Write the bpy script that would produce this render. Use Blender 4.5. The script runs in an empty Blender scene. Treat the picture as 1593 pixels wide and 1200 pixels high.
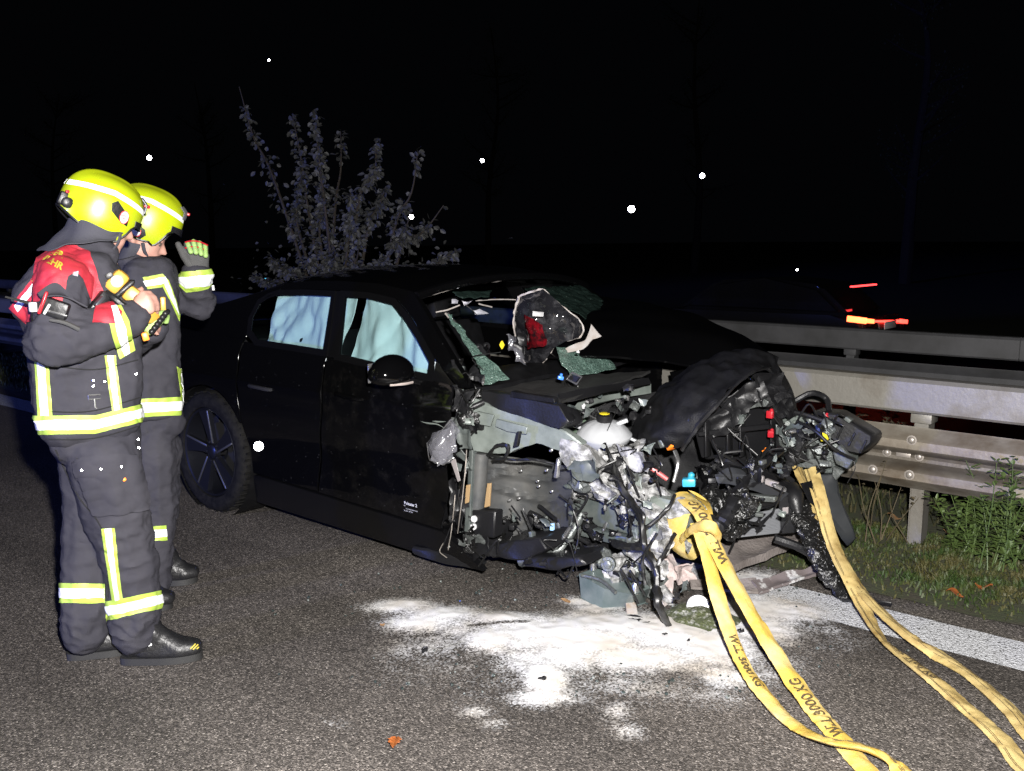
import bpy, bmesh, math, random
import numpy as np
from mathutils import Vector, Matrix, noise
from mathutils.bvhtree import BVHTree
random.seed(11)
SC = bpy.context.scene
COL = SC.collection

# ------------------------------------------------------------------ camera
CAMLOC = Vector((0, 0, 1.52))
PITCH, HEAD, FPX = math.radians(8.627), math.radians(39.86), 1450.0
cd = bpy.data.cameras.new('camera'); cam = bpy.data.objects.new('camera', cd); COL.objects.link(cam)
cam.location = CAMLOC
cam.rotation_euler = (math.pi / 2 - PITCH, 0, HEAD)
cd.sensor_width = 36; cd.lens = 36 * FPX / 1593; cd.clip_start = 0.05; cd.clip_end = 2000
SC.camera = cam
# ------------------------------------------------------------------ night sky
W = bpy.data.worlds.new('World'); SC.world = W; W.use_nodes = True
wn = W.node_tree.nodes
wn['Background'].inputs[0].default_value = (.0008, .0009, .0012, 1)     # moonless, evenly dark
wn['Background'].inputs[1].default_value = 1.0
# ------------------------------------------------------------------ lamps: the photographer's flash gun, a patrol car's blue light
rgt = Vector((math.cos(HEAD), math.sin(HEAD), 0))
fl = bpy.data.lights.new('flash_gun', 'SPOT'); fl.energy = 2200; fl.color = (1.0, 0.97, 0.94)
fl.spot_size = math.radians(135); fl.spot_blend = 0.75; fl.shadow_soft_size = 0.03
flo = bpy.data.objects.new('flash_gun', fl); COL.objects.link(flo)
flo.location = CAMLOC + rgt * 0.11 + Vector((0, 0, 0.2))
flo.rotation_euler = (math.pi / 2 - math.radians(10.5), 0, HEAD - math.radians(2))
bl = bpy.data.lights.new('blue_beacon', 'SPOT'); bl.energy = 33000; bl.color = (0.13, 0.2, 1.0)
bl.shadow_soft_size = 1.2; bl.spot_size = math.radians(44); bl.spot_blend = 0.5
blo = bpy.data.objects.new('blue_beacon', bl); COL.objects.link(blo)
blo.location = (-14, -34, 3.5)
blo.rotation_euler = (Vector((-6.0, 6.3, 1.5)) - Vector(blo.location)).to_track_quat('-Z', 'Y').to_euler()
# ------------------------------------------------------------------ colour management
SC.view_settings.view_transform = 'Standard'; SC.view_settings.look = 'None'
SC.view_settings.exposure = 0; SC.view_settings.gamma = 1
SC.cycles.use_denoising = True
SC.cycles.max_bounces = 6; SC.cycles.transparent_max_bounces = 12
SC.cycles.sample_clamp_indirect = 4

# ------------------------------------------------------------------ measuring: a pixel of the photograph and a known plane give a point
_f = Vector((-math.sin(HEAD) * math.cos(PITCH), math.cos(HEAD) * math.cos(PITCH), -math.sin(PITCH)))
_u = rgt.cross(_f)
def ray(px, py):
    return _f + rgt * ((px - 796.5) / FPX) - _u * ((py - 600) / FPX)
def P(px, py, Y=None, Z=None, X=None):
    d = ray(px, py)
    if Y is not None: t = (Y - CAMLOC.y) / d.y
    elif Z is not None: t = (Z - CAMLOC.z) / d.z
    else: t = (X - CAMLOC.x) / d.x
    return CAMLOC + d * t
def G(px, py, z=0.0): return P(px, py, Z=z)
def V(*a): return Vector(a)

# ------------------------------------------------------------------ materials
MATS = {}
def mat(name, col, rough=0.5, metal=0.0, col2=None, vs=12, vlo=0.35, vhi=0.65, bump=0, bs=120, coat=0, spec=0.5, detail=4, rough2=None, emit=0, alpha=None, trans=0):
    if name in MATS: return MATS[name]
    m = bpy.data.materials.new(name); m.use_nodes = True; MATS[name] = m
    nt = m.node_tree; b = nt.nodes['Principled BSDF']; L = nt.links
    b.inputs['Base Color'].default_value = (*col, 1); b.inputs['Roughness'].default_value = rough
    b.inputs['Metallic'].default_value = metal; b.inputs['Specular IOR Level'].default_value = spec
    b.inputs['Coat Weight'].default_value = coat; b.inputs['Coat Roughness'].default_value = 0.05
    b.inputs['Transmission Weight'].default_value = trans
    if emit: b.inputs['Emission Color'].default_value = (*col, 1); b.inputs['Emission Strength'].default_value = emit
    if alpha is not None: b.inputs['Alpha'].default_value = alpha
    tc = nt.nodes.new('ShaderNodeTexCoord')
    if col2 is not None or rough2 is not None:
        n = nt.nodes.new('ShaderNodeTexNoise'); n.inputs['Scale'].default_value = vs; n.inputs['Detail'].default_value = detail
        n.inputs['Roughness'].default_value = 0.65
        L.new(tc.outputs['Object'], n.inputs['Vector'])
        r = nt.nodes.new('ShaderNodeMapRange'); r.inputs[1].default_value = vlo; r.inputs[2].default_value = vhi
        L.new(n.outputs['Fac'], r.inputs[0])
        if col2 is not None:
            x = nt.nodes.new('ShaderNodeMix'); x.data_type = 'RGBA'
            x.inputs[6].default_value = (*col, 1); x.inputs[7].default_value = (*col2, 1)
            L.new(r.outputs[0], x.inputs[0]); L.new(x.outputs[2], b.inputs['Base Color'])
        if rough2 is not None:
            y = nt.nodes.new('ShaderNodeMapRange'); y.inputs[3].default_value = rough; y.inputs[4].default_value = rough2
            L.new(r.outputs[0], y.inputs[0]); L.new(y.outputs[0], b.inputs['Roughness'])
    if bump:
        n2 = nt.nodes.new('ShaderNodeTexNoise'); n2.inputs['Scale'].default_value = bs; n2.inputs['Detail'].default_value = 3
        L.new(tc.outputs['Object'], n2.inputs['Vector'])
        bp = nt.nodes.new('ShaderNodeBump'); bp.inputs['Strength'].default_value = bump; bp.inputs['Distance'].default_value = 0.01
        L.new(n2.outputs['Fac'], bp.inputs['Height']); L.new(bp.outputs[0], b.inputs['Normal'])
    return m
def glass_mat(name, tint, gloss=0.08, rough=0.02):
    m = bpy.data.materials.new(name); m.use_nodes = True; MATS[name] = m
    nt = m.node_tree; nt.nodes.remove(nt.nodes['Principled BSDF'])
    t = nt.nodes.new('ShaderNodeBsdfTransparent'); t.inputs[0].default_value = (*tint, 1)
    g = nt.nodes.new('ShaderNodeBsdfGlossy'); g.inputs['Roughness'].default_value = rough
    lw = nt.nodes.new('ShaderNodeLayerWeight'); lw.inputs[0].default_value = .5
    pw = nt.nodes.new('ShaderNodeMath'); pw.operation = 'POWER'; pw.inputs[1].default_value = 4
    nt.links.new(lw.outputs['Facing'], pw.inputs[0])
    f = nt.nodes.new('ShaderNodeMath'); f.operation = 'MULTIPLY_ADD'; f.inputs[1].default_value = .8; f.inputs[2].default_value = .03
    nt.links.new(pw.outputs[0], f.inputs[0])
    x = nt.nodes.new('ShaderNodeMixShader')
    nt.links.new(f.outputs[0], x.inputs[0]); nt.links.new(t.outputs[0], x.inputs[1]); nt.links.new(g.outputs[0], x.inputs[2])
    nt.links.new(x.outputs[0], nt.nodes['Material Output'].inputs[0])
    return m
def powder_nodes(nt, attr, nscale):
    """grain mask: a painted density compared with fine grain"""
    L = nt.links
    a = nt.nodes.new('ShaderNodeAttribute'); a.attribute_name = attr
    tc = nt.nodes.new('ShaderNodeTexCoord')
    n = nt.nodes.new('ShaderNodeTexNoise'); n.inputs['Scale'].default_value = nscale; n.inputs['Detail'].default_value = 6; n.inputs['Roughness'].default_value = 0.9
    L.new(tc.outputs['Object'], n.inputs['Vector'])
    vo = nt.nodes.new('ShaderNodeTexVoronoi'); vo.inputs['Scale'].default_value = 150; L.new(tc.outputs['Object'], vo.inputs['Vector'])   # stones of the asphalt stand out of it
    sc = nt.nodes.new('ShaderNodeSeparateColor'); L.new(vo.outputs['Color'], sc.inputs[0])
    ma = nt.nodes.new('ShaderNodeMath'); ma.operation = 'MULTIPLY_ADD'; ma.inputs[1].default_value = .42; L.new(sc.outputs[1], ma.inputs[0]); L.new(a.outputs['Fac'], ma.inputs[2])
    mb = nt.nodes.new('ShaderNodeMath'); mb.operation = 'MULTIPLY_ADD'; mb.inputs[1].default_value = .35; L.new(n.outputs['Fac'], mb.inputs[0]); L.new(ma.outputs[0], mb.inputs[2])
    s = mb
    r = nt.nodes.new('ShaderNodeMapRange'); r.inputs[1].default_value = 0.60; r.inputs[2].default_value = 1.16
    L.new(s.outputs[0], r.inputs[0])
    return r, tc

def asphalt(name, lo=0.028, hi=0.152):
    m = bpy.data.materials.new(name); m.use_nodes = True
    nt = m.node_tree; b = nt.nodes['Principled BSDF']; L = nt.links
    tc = nt.nodes.new('ShaderNodeTexCoord')
    v = nt.nodes.new('ShaderNodeTexVoronoi'); v.inputs['Scale'].default_value = 180; v.inputs['Randomness'].default_value = 1
    L.new(tc.outputs['Object'], v.inputs['Vector'])
    sp = nt.nodes.new('ShaderNodeSeparateColor'); L.new(v.outputs['Color'], sp.inputs[0])
    rp = nt.nodes.new('ShaderNodeValToRGB'); e = rp.color_ramp.elements
    e[0].position = 0; e[0].color = (lo, lo * .90, lo * .82, 1)
    e[1].position = 1; e[1].color = (hi * 1.75, hi * 1.58, hi * 1.42, 1)
    for p, c in ((0.45, 0.46), (0.75, 0.72), (0.9, 1.0)):
        q = e.new(p); q.color = (hi * c, hi * c * .89, hi * c * .80, 1)
    L.new(sp.outputs[0], rp.inputs[0])
    n = nt.nodes.new('ShaderNodeTexNoise'); n.inputs['Scale'].default_value = 1.3; n.inputs['Detail'].default_value = 6
    L.new(tc.outputs['Object'], n.inputs['Vector'])
    mr = nt.nodes.new('ShaderNodeMapRange'); mr.inputs[1].default_value = .3; mr.inputs[2].default_value = .7; mr.inputs[3].default_value = .72; mr.inputs[4].default_value = 1.2
    L.new(n.outputs['Fac'], mr.inputs[0])
    mx = nt.nodes.new('ShaderNodeMix'); mx.data_type = 'RGBA'; mx.blend_type = 'MULTIPLY'; mx.inputs[0].default_value = 1
    mp = nt.nodes.new('ShaderNodeMapping'); mp.inputs['Scale'].default_value = (.12, 1.6, 1); L.new(tc.outputs['Object'], mp.inputs[0])   # tracks along the lane
    n3 = nt.nodes.new('ShaderNodeTexNoise'); n3.inputs['Scale'].default_value = 1.5; n3.inputs['Detail'].default_value = 5; L.new(mp.outputs[0], n3.inputs['Vector'])
    mr3 = nt.nodes.new('ShaderNodeMapRange'); mr3.inputs[1].default_value = .35; mr3.inputs[2].default_value = .65; mr3.inputs[3].default_value = .78; mr3.inputs[4].default_value = 1.15
    L.new(n3.outputs['Fac'], mr3.inputs[0])
    ml = nt.nodes.new('ShaderNodeMath'); ml.operation = 'MULTIPLY'; L.new(mr.outputs[0], ml.inputs[0]); L.new(mr3.outputs[0], ml.inputs[1])
    L.new(rp.outputs[0], mx.inputs[6]); L.new(ml.outputs[0], mx.inputs[7]); L.new(mx.outputs[2], b.inputs['Base Color'])
    bp = nt.nodes.new('ShaderNodeBump'); bp.inputs['Strength'].default_value = .8; bp.inputs['Distance'].default_value = .004; bp.invert = True
    L.new(v.outputs['Distance'], bp.inputs['Height']); L.new(bp.outputs[0], b.inputs['Normal'])
    b.inputs['Roughness'].default_value = .55; b.inputs['Specular IOR Level'].default_value = .4
    return m

M_asphalt = asphalt('asphalt')
M_paint = mat('edge_line_paint', (.5, .51, .53), .6, col2=(.05, .048, .045), vs=130, vlo=.54, vhi=.6, bump=.9, bs=110, detail=5)
M_soil = mat('verge_soil', (.035, .03, .018), .95, col2=(.03, .042, .012), vs=9, bump=.7, bs=60)
M_galv = mat('galvanised_steel', (.155, .147, .13), .5, .35, col2=(.085, .072, .056), vs=3.5, vlo=.48, vhi=.74, bump=.15, bs=40, rough2=.75)
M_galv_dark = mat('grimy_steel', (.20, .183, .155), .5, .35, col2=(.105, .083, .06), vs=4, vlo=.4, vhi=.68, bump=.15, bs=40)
def fold_grime_shade(m):
    """grime along the folds of the beam, doubling as painted corrugation shade"""
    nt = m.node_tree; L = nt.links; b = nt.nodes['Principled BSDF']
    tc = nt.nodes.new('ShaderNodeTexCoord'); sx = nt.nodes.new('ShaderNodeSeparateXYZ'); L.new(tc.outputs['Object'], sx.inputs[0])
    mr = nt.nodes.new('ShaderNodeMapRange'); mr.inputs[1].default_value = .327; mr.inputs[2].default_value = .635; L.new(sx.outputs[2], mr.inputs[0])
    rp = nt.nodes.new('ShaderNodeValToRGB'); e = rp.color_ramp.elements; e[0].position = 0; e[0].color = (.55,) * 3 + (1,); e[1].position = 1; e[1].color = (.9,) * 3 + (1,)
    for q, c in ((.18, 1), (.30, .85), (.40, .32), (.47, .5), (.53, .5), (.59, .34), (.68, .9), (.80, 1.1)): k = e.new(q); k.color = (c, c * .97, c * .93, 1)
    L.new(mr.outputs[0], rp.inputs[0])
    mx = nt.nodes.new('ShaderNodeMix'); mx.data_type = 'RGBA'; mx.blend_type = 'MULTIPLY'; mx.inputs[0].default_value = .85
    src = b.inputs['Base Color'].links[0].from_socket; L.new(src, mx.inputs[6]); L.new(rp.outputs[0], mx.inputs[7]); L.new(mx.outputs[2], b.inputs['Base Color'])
M_bolt = mat('bolt_steel', (.32, .29, .26), .4, .6)
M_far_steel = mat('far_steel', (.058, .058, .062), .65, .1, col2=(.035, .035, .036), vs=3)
M_black = mat('black_plastic', (.008, .008, .009), .42, bump=.12, bs=90, spec=.4)
M_black_soft = mat('black_liner', (.0045, .0045, .005), .5, col2=(.008, .008, .009), vs=18, bump=.3, bs=200, spec=.12)
M_cloth_blue = None

# ------------------------------------------------------------------ objects
def new_obj(name, me, mats, parent=None, smooth=True):
    o = bpy.data.objects.new(name, me)
    COL.objects.link(o)
    if mats is not None:
        for m in (mats if isinstance(mats, (list, tuple)) else [mats]): me.materials.append(m)
    if smooth and len(me.polygons):
        me.polygons.foreach_set('use_smooth', [True] * len(me.polygons))
        try: me.set_sharp_from_angle(angle=math.radians(38))
        except Exception: pass
    if parent is not None:
        o.parent = parent
        o.matrix_parent_inverse = parent.matrix_basis.inverted() if parent.type == 'EMPTY' else Matrix()
    return o
def obj(name, bm, mats, parent=None, smooth=True):
    me = bpy.data.meshes.new(name)
    bmesh.ops.recalc_face_normals(bm, faces=bm.faces)
    bm.to_mesh(me); bm.free()
    return new_obj(name, me, mats, parent, smooth)
def tag(o, label=None, cat=None, group=None, kind=None):
    if label: o['label'] = label
    if cat: o['category'] = cat
    if group: o['group'] = group
    if kind: o['kind'] = kind
    return o
def thing(name, label, cat, loc, group=None):
    o = bpy.data.objects.new(name, None); COL.objects.link(o); o.location = loc; o.empty_display_size = .2
    o.matrix_basis = Matrix.Translation(loc)
    return tag(o, label, cat, group)

# ------------------------------------------------------------------ shapes added to a bmesh
def B(): return bmesh.new()
def add_box(bm, c, size, rot=None, bevel=0.0):
    r = bmesh.ops.create_cube(bm, size=1)
    vs = r['verts']
    bmesh.ops.scale(bm, vec=size, verts=vs)
    if bevel:
        es = list({e for v in vs for e in v.link_edges})
        g = bmesh.ops.bevel(bm, geom=es, offset=bevel, segments=2, affect='EDGES', profile=.5)
        vs = list({v for f in g['faces'] for v in f.verts} | {v for v in vs if v.is_valid})
    if rot is not None: bmesh.ops.rotate(bm, cent=(0, 0, 0), matrix=rot, verts=vs)
    bmesh.ops.translate(bm, vec=c, verts=vs)
    return vs
def frame_mat(d, up=Vector((0, 0, 1))):
    d = d.normalized()
    s = d.cross(up)
    if s.length < 1e-4: s = d.cross(Vector((0, 1, 0)))
    s.normalize(); u = s.cross(d)
    return Matrix((d, s, u)).transposed()
def add_beam(bm, a, b, w, h, bevel=0.0, up=Vector((0, 0, 1))):
    a, b = Vector(a), Vector(b)
    return add_box(bm, (a + b) / 2, ((b - a).length, w, h), frame_mat(b - a, up), bevel)
def catmull(pts, n):
    pts = [Vector(p) for p in pts]
    if len(pts) < 3: return [pts[0].lerp(pts[-1], i / (n - 1)) for i in range(n)]
    q = [pts[0] * 2 - pts[1]] + pts + [pts[-1] * 2 - pts[-2]]
    out = []
    for i in range(n):
        t = i / (n - 1) * (len(pts) - 1); k = min(int(t), len(pts) - 2); t -= k
        a, b, c, d = q[k:k + 4]
        out.append(.5 * ((2 * b) + (c - a) * t + (2 * a - 5 * b + 4 * c - d) * t * t + (3 * b - a - 3 * c + d) * t ** 3))
    return out
def add_tube(bm, pts, r, seg=8, n=None, caps=True, wob=0, flat=1.0):
    pts = catmull(pts, n) if n else [Vector(p) for p in pts]
    N = len(pts)
    rs = r if isinstance(r, (list, tuple)) else [r] * N
    if len(rs) != N: rs = [np.interp(i / (N - 1), np.linspace(0, 1, len(rs)), rs) for i in range(N)]
    rings = []; s = None
    for i, p in enumerate(pts):
        d = (pts[min(i + 1, N - 1)] - pts[max(i - 1, 0)]).normalized()
        if s is None:
            s = d.cross(Vector((0, 0, 1)))
            if s.length < .1: s = d.cross(Vector((0, 1, 0)))
        s = (s - d * s.dot(d)).normalized(); u = d.cross(s)
        ring = []
        for k in range(seg):
            a = 2 * math.pi * k / seg
            rr = rs[i] * (1 + (wob * noise.noise(p * 40 + Vector((k, 0, 0))) if wob else 0))
            ring.append(bm.verts.new(p + (s * math.cos(a) + u * math.sin(a) * flat) * rr))
        rings.append(ring)
    for i in range(N - 1):
        for k in range(seg):
            bm.faces.new((rings[i][k], rings[i][(k + 1) % seg], rings[i + 1][(k + 1) % seg], rings[i + 1][k]))
    if caps:
        bm.faces.new(rings[0][::-1]); bm.faces.new(rings[-1])
    return rings
def add_lathe(bm, o, axis, prof, seg=24, ref=None, caps=True):
    axis = Vector(axis).normalized()
    Mx = frame_mat(axis) if ref is None else frame_mat(axis, ref)
    s, u = Mx.col[1], Mx.col[2]
    rings = []
    for h, r in prof:
        rings.append([bm.verts.new(Vector(o) + axis * h + (s * math.cos(2 * math.pi * k / seg) + u * math.sin(2 * math.pi * k / seg)) * max(r, 1e-4)) for k in range(seg)])
    for i in range(len(rings) - 1):
        for k in range(seg):
            bm.faces.new((rings[i][k], rings[i][(k + 1) % seg], rings[i + 1][(k + 1) % seg], rings[i + 1][k]))
    if caps: bm.faces.new(rings[0][::-1]); bm.faces.new(rings[-1])
def add_grid(bm, fn, nu, nv, thick=0.0, closed_u=False):
    vs = [[bm.verts.new(fn(i / nu, j / nv)) for j in range(nv + 1)] for i in range(nu + (0 if closed_u else 1))]
    fs = []
    I = len(vs)
    for i in range(nu):
        for j in range(nv):
            fs.append(bm.faces.new((vs[i][j], vs[(i + 1) % I][j], vs[(i + 1) % I][j + 1], vs[i][j + 1])))
    if thick:                                   # a second skin set back along the vertex normals, and the rim between them
        back = []
        for i in range(I):
            row = []
            for j in range(nv + 1):
                a = vs[min(i + 1, I - 1)][j].co - vs[max(i - 1, 0)][j].co; b = vs[i][min(j + 1, nv)].co - vs[i][max(j - 1, 0)].co
                n = a.cross(b); n = n.normalized() if n.length > 1e-9 else Vector((0, 1, 0))
                row.append(bm.verts.new(vs[i][j].co - n * thick))
            back.append(row)
        for i in range(nu):
            for j in range(nv): bm.faces.new((back[i][j], back[i][j + 1], back[i + 1][j + 1], back[i + 1][j]))
        ring = [(i, 0) for i in range(nu)] + [(nu, j) for j in range(nv)] + [(i, nv) for i in range(nu, 0, -1)] + [(0, j) for j in range(nv, 0, -1)]
        for (i, j), (k, l) in zip(ring, ring[1:] + ring[:1]): bm.faces.new((vs[i][j], back[i][j], back[k][l], vs[k][l]))
    return vs
def add_prism(bm, poly, off):
    """closed polygon (3-D points) swept by a vector"""
    off = Vector(off)
    a = [bm.verts.new(p) for p in poly]; b = [bm.verts.new(Vector(p) + off) for p in poly]
    n = len(a)
    bm.faces.new(a); bm.faces.new(b[::-1])
    for i in range(n): bm.faces.new((a[i], b[i], b[(i + 1) % n], a[(i + 1) % n]))
def add_hull(bm, balls, seg=10):
    """convex skin over a handful of spheres"""
    t = bmesh.new()
    for p, r in balls:
        g = bmesh.ops.create_icosphere(t, subdivisions=2, radius=r)
        bmesh.ops.translate(t, vec=Vector(p), verts=g['verts'])
    h = bmesh.ops.convex_hull(t, input=t.verts)
    junk = [e for e in h['geom_interior'] if isinstance(e, bmesh.types.BMVert)] + [e for e in h['geom_unused'] if isinstance(e, bmesh.types.BMVert)]
    bmesh.ops.delete(t, geom=list(set(junk)), context='VERTS')
    m2 = bpy.data.meshes.new('tmp'); t.to_mesh(m2); t.free()
    bm.from_mesh(m2); bpy.data.meshes.remove(m2)
def crumple(bm, amp, freq, seed=0, verts=None, power=1):
    o = Vector((seed * 7.3, seed * 3.1, seed * 5.7))
    for v in (verts or bm.verts):
        n = noise.noise_vector(v.co * freq + o)
        n += .5 * noise.noise_vector(v.co * freq * 2.3 + o)
        v.co += n * amp
def patch(bm, c00, c10, c11, c01, nu=10, nv=10, bulge=0, amp=0, freq=8, thick=.004, seed=0):
    n = ((c10 - c00).cross(c01 - c00)).normalized()
    o = Vector((seed * 7.3, seed * 3.1, seed * 5.7))
    def fn(u, v):
        p = c00 * (1 - u) * (1 - v) + c10 * u * (1 - v) + c11 * u * v + c01 * (1 - u) * v
        p = p + n * bulge * math.sin(math.pi * u) * math.sin(math.pi * v)
        if amp: p = p + noise.noise_vector(p * freq + o) * amp + noise.noise_vector(p * freq * 2.7 + o) * amp * .4
        return p
    return add_grid(bm, fn, nu, nv, thick)
def loft(bm, A, Bc, n, m, thick=.004, amp=0, freq=9, bulge=0, seed=0):
    a, b = catmull(A, n + 1), catmull(Bc, n + 1); o = Vector((seed * 3.3, 0, seed))
    def fn(u, v):
        i = round(u * n)
        p = a[i].lerp(b[i], v)
        if bulge:
            t = (a[min(i + 1, n)] - a[max(i - 1, 0)]).cross(b[i] - a[i]).normalized()
            p = p + t * bulge * math.sin(math.pi * v)
        if amp: p = p + noise.noise_vector(p * freq + o) * amp
        return p
    return add_grid(bm, fn, n, m, thick)
def mesh_from(name, verts, faces):
    me = bpy.data.meshes.new(name); me.from_pydata(verts, [], faces); me.update(); return me
def text_mesh(txt, size, bold=0.0, res=3):
    c = bpy.data.curves.new('t', 'FONT'); c.body = txt; c.size = size; c.offset = bold; c.resolution_u = res
    c.align_x = 'CENTER'; c.align_y = 'CENTER'
    o = bpy.data.objects.new('t', c); COL.objects.link(o)
    dg = bpy.context.evaluated_depsgraph_get(); dg.update()
    me = bpy.data.meshes.new_from_object(o.evaluated_get(dg))
    bpy.data.objects.remove(o); bpy.data.curves.remove(c)
    me.materials.clear()
    return me
def densify(me, step_x):
    bm = bmesh.new(); bm.from_mesh(me)
    xs = [v.co.x for v in bm.verts]
    x = min(xs) + step_x
    while x < max(xs):
        bmesh.ops.bisect_plane(bm, geom=bm.verts[:] + bm.edges[:] + bm.faces[:], plane_co=(x, 0, 0), plane_no=(1, 0, 0)); x += step_x
    bm.to_mesh(me); bm.free()

# ================================================================== the setting
def vz(x, y):   # height of the verge and the median
    z = np.interp(y, [3.9, 4.2, 5.0, 6.5, 7.6, 9.6], [.003, .02, .05, .04, -.03, -.5])
    k = 1 if y < 9 else 0.2
    return z + k * min(1, max(0, (y - 3.95) / .3)) * .035 * noise.noise(Vector((x * 1.7, y * 1.7, 0))) + (.012 * noise.noise(Vector((x * 7, y * 7, 3))) if y > 4.1 else 0)
bm = B(); add_grid(bm, lambda u, v: V(-220 + 300 * u, -60 + 64.15 * v, 0), 6, 4)
tag(obj('road', bm, M_asphalt, smooth=False), kind='structure')
bm = B()
add_grid(bm, lambda u, v: (lambda x, y: V(x, y, vz(x, y)))(-16 + 19 * u, 4.02 + .06 * noise.noise(V(u * 60, 0, 0)) * (1 - v) + 5.6 * v), 240, 70)
add_grid(bm, lambda u, v: V(-220 + 204 * u, 4.02 + 5.6 * v, np.interp(v, [0, .5, 1], [.002, .02, -.5])), 30, 4)
add_grid(bm, lambda u, v: V(3 + 77 * u, 4.02 + 5.6 * v, np.interp(v, [0, .5, 1], [.002, .02, -.5])), 20, 4)
tag(obj('verge', bm, M_soil), kind='structure')
bm = B(); add_grid(bm, lambda u, v: V(-220 + 300 * u, 9.5 + 8.5 * v, -.49), 4, 2)
tag(obj('far_carriageway', bm, M_asphalt, smooth=False), kind='structure')
bm = B(); add_grid(bm, lambda u, v: V(-220 + 300 * u, 17.9 + 400 * v, -.5 + 3 * v + .3 * noise.noise(V(u * 40, v * 30, 0))), 60, 30)
tag(obj('far_ground', bm, M_soil), kind='structure')
bm = B()
def line_fn(u, v):
    x = -60 + 70 * u
    e = .006 * noise.noise(V(x * 9, v * 5, 0)) + .004 * noise.noise(V(x * 31, v * 5, 0))
    return V(x, 3.60 + .27 * v + (e if v in (0, 1) else 0), .005 + (.002 * noise.noise(V(x * 40, v * 20, 1)) if 0 < v < 1 else 0))
add_grid(bm, line_fn, 900, 4)
tag(obj('edge_line_marking', bm, M_paint), kind='structure')

# ---------------------------------------------------------------- guard rails
fold_grime_shade(M_galv_dark)
def w_section():
    """front outline (depth, height) of a two-wave beam, 0.33 high"""
    return [(0, 0), (.006, .011), (.07, .047), (.083, .058), (.083, .098), (.07, .110), (.012, .138), (.006, .154), (.012, .170), (.07, .198), (.083, .210), (.083, .250), (.07, .261), (.006, .297), (0, .308)]
def sweep_x(bm, sec, x0, x1, y, z, thick, n=8, sag=0):
    def fn(u, v):
        d, h = sec[round(v * (len(sec) - 1))]
        x = x0 + (x1 - x0) * u
        w = noise.noise(V(x * .9, y, 0)) * .006
        return V(x, y - d + w, z + h + w)
    add_grid(bm, fn, n, len(sec) - 1, thick)
def dome_bolt(bm, p, r=.018):
    add_lathe(bm, p, (0, -1, 0), [(0, r * 1.35), (.003, r * 1.35), (.0035, r), (.009, r * .8), (.012, r * .35)], 12)
def guard_rail(name, y0, zoff, posts, x0, x1, m, label, seg, top, bolts=True):
    t = thing(name, label, 'guard rail', (0.5 * (x0 + x1), y0, zoff))
    xs = []; x = x0
    while x < x1 - .1: xs.append((x, min(x + seg, x1))); x += seg
    for k, (a, b) in enumerate(xs):
        bm = B(); sweep_x(bm, w_section(), a - .16, b + (0 if k % 2 else 0), y0 - .07 - .004 * (k % 2), .327 + zoff, .004)
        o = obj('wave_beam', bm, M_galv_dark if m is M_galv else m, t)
        if bolts and -5 < b < 2:
            for dx in (.035, .21):
                for h in (.075, .247):
                    bm = B(); dome_bolt(bm, V(b - dx - .02, y0 - .157, .327 + zoff + h + .01)); obj('bolt', bm, M_bolt, o)
            for dx in (.035, .19):
                bm = B(); dome_bolt(bm, V(b - dx, y0 - .086, .327 + zoff + .165), .016); obj('bolt', bm, M_bolt, o)
            bm = B(); add_box(bm, V(b - .11, y0 - .086, .327 + zoff + .165), (.07, .008, .026), bevel=.003); obj('slot_plate', bm, M_bolt, o)
    # upper box beam: tall closed section with rolled top edge
    sec = [(0, 0), (.075, 0), (.085, .012), (.085, top - .022), (.07, top - .004), (.03, top), (-.03, top - .006), (-.04, top - .02), (-.04, .01), (-.03, 0), (0, 0)]
    x = x0 - .8
    while x < x1:
        bm = B(); sweep_x(bm, sec, x, min(x + 6, x1), y0 - .055, .712 + zoff, 0, 6); obj('box_beam', bm, m, t)
        x += 6.006
    for px in posts:
        bm = B()
        h = .90 + zoff
        z0 = -.15 + zoff
        for (dx, dy, w, d) in ((-.03, 0, .006, .10), (.0, -.047, .06, .006), (.03, -.028, .006, .05), (.0, .047, .06, .006), (.03, .028, .006, .05)):
            add_box(bm, V(px + dx, y0 + dy * .9, (h * .86 + z0) / 2), (w, d, h * .86 - z0))
        obj('post', bm, M_galv if m is M_galv else m, t, smooth=False)
        bm = B(); add_box(bm, V(px, y0 - .012, .68 + zoff), (.1, .11, .055), bevel=.006); obj('spacer_block', bm, m, t)
    return t
guard_rail('guard_rail', 4.78, 0, [-1.335 - 2.0 * k for k in range(7)] + [.665, 2.665] + [-17.3, -19.3], -37.29, 6.71, M_galv,
           'galvanised steel guard rail right behind the crashed car, with brown grime and round bolts', 4.0, .17)
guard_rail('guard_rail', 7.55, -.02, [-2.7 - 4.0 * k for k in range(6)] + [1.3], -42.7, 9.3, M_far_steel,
           'dim bluish guard rail beyond the near one, in front of the passing car', 4.0, .17, bolts=False)
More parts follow.
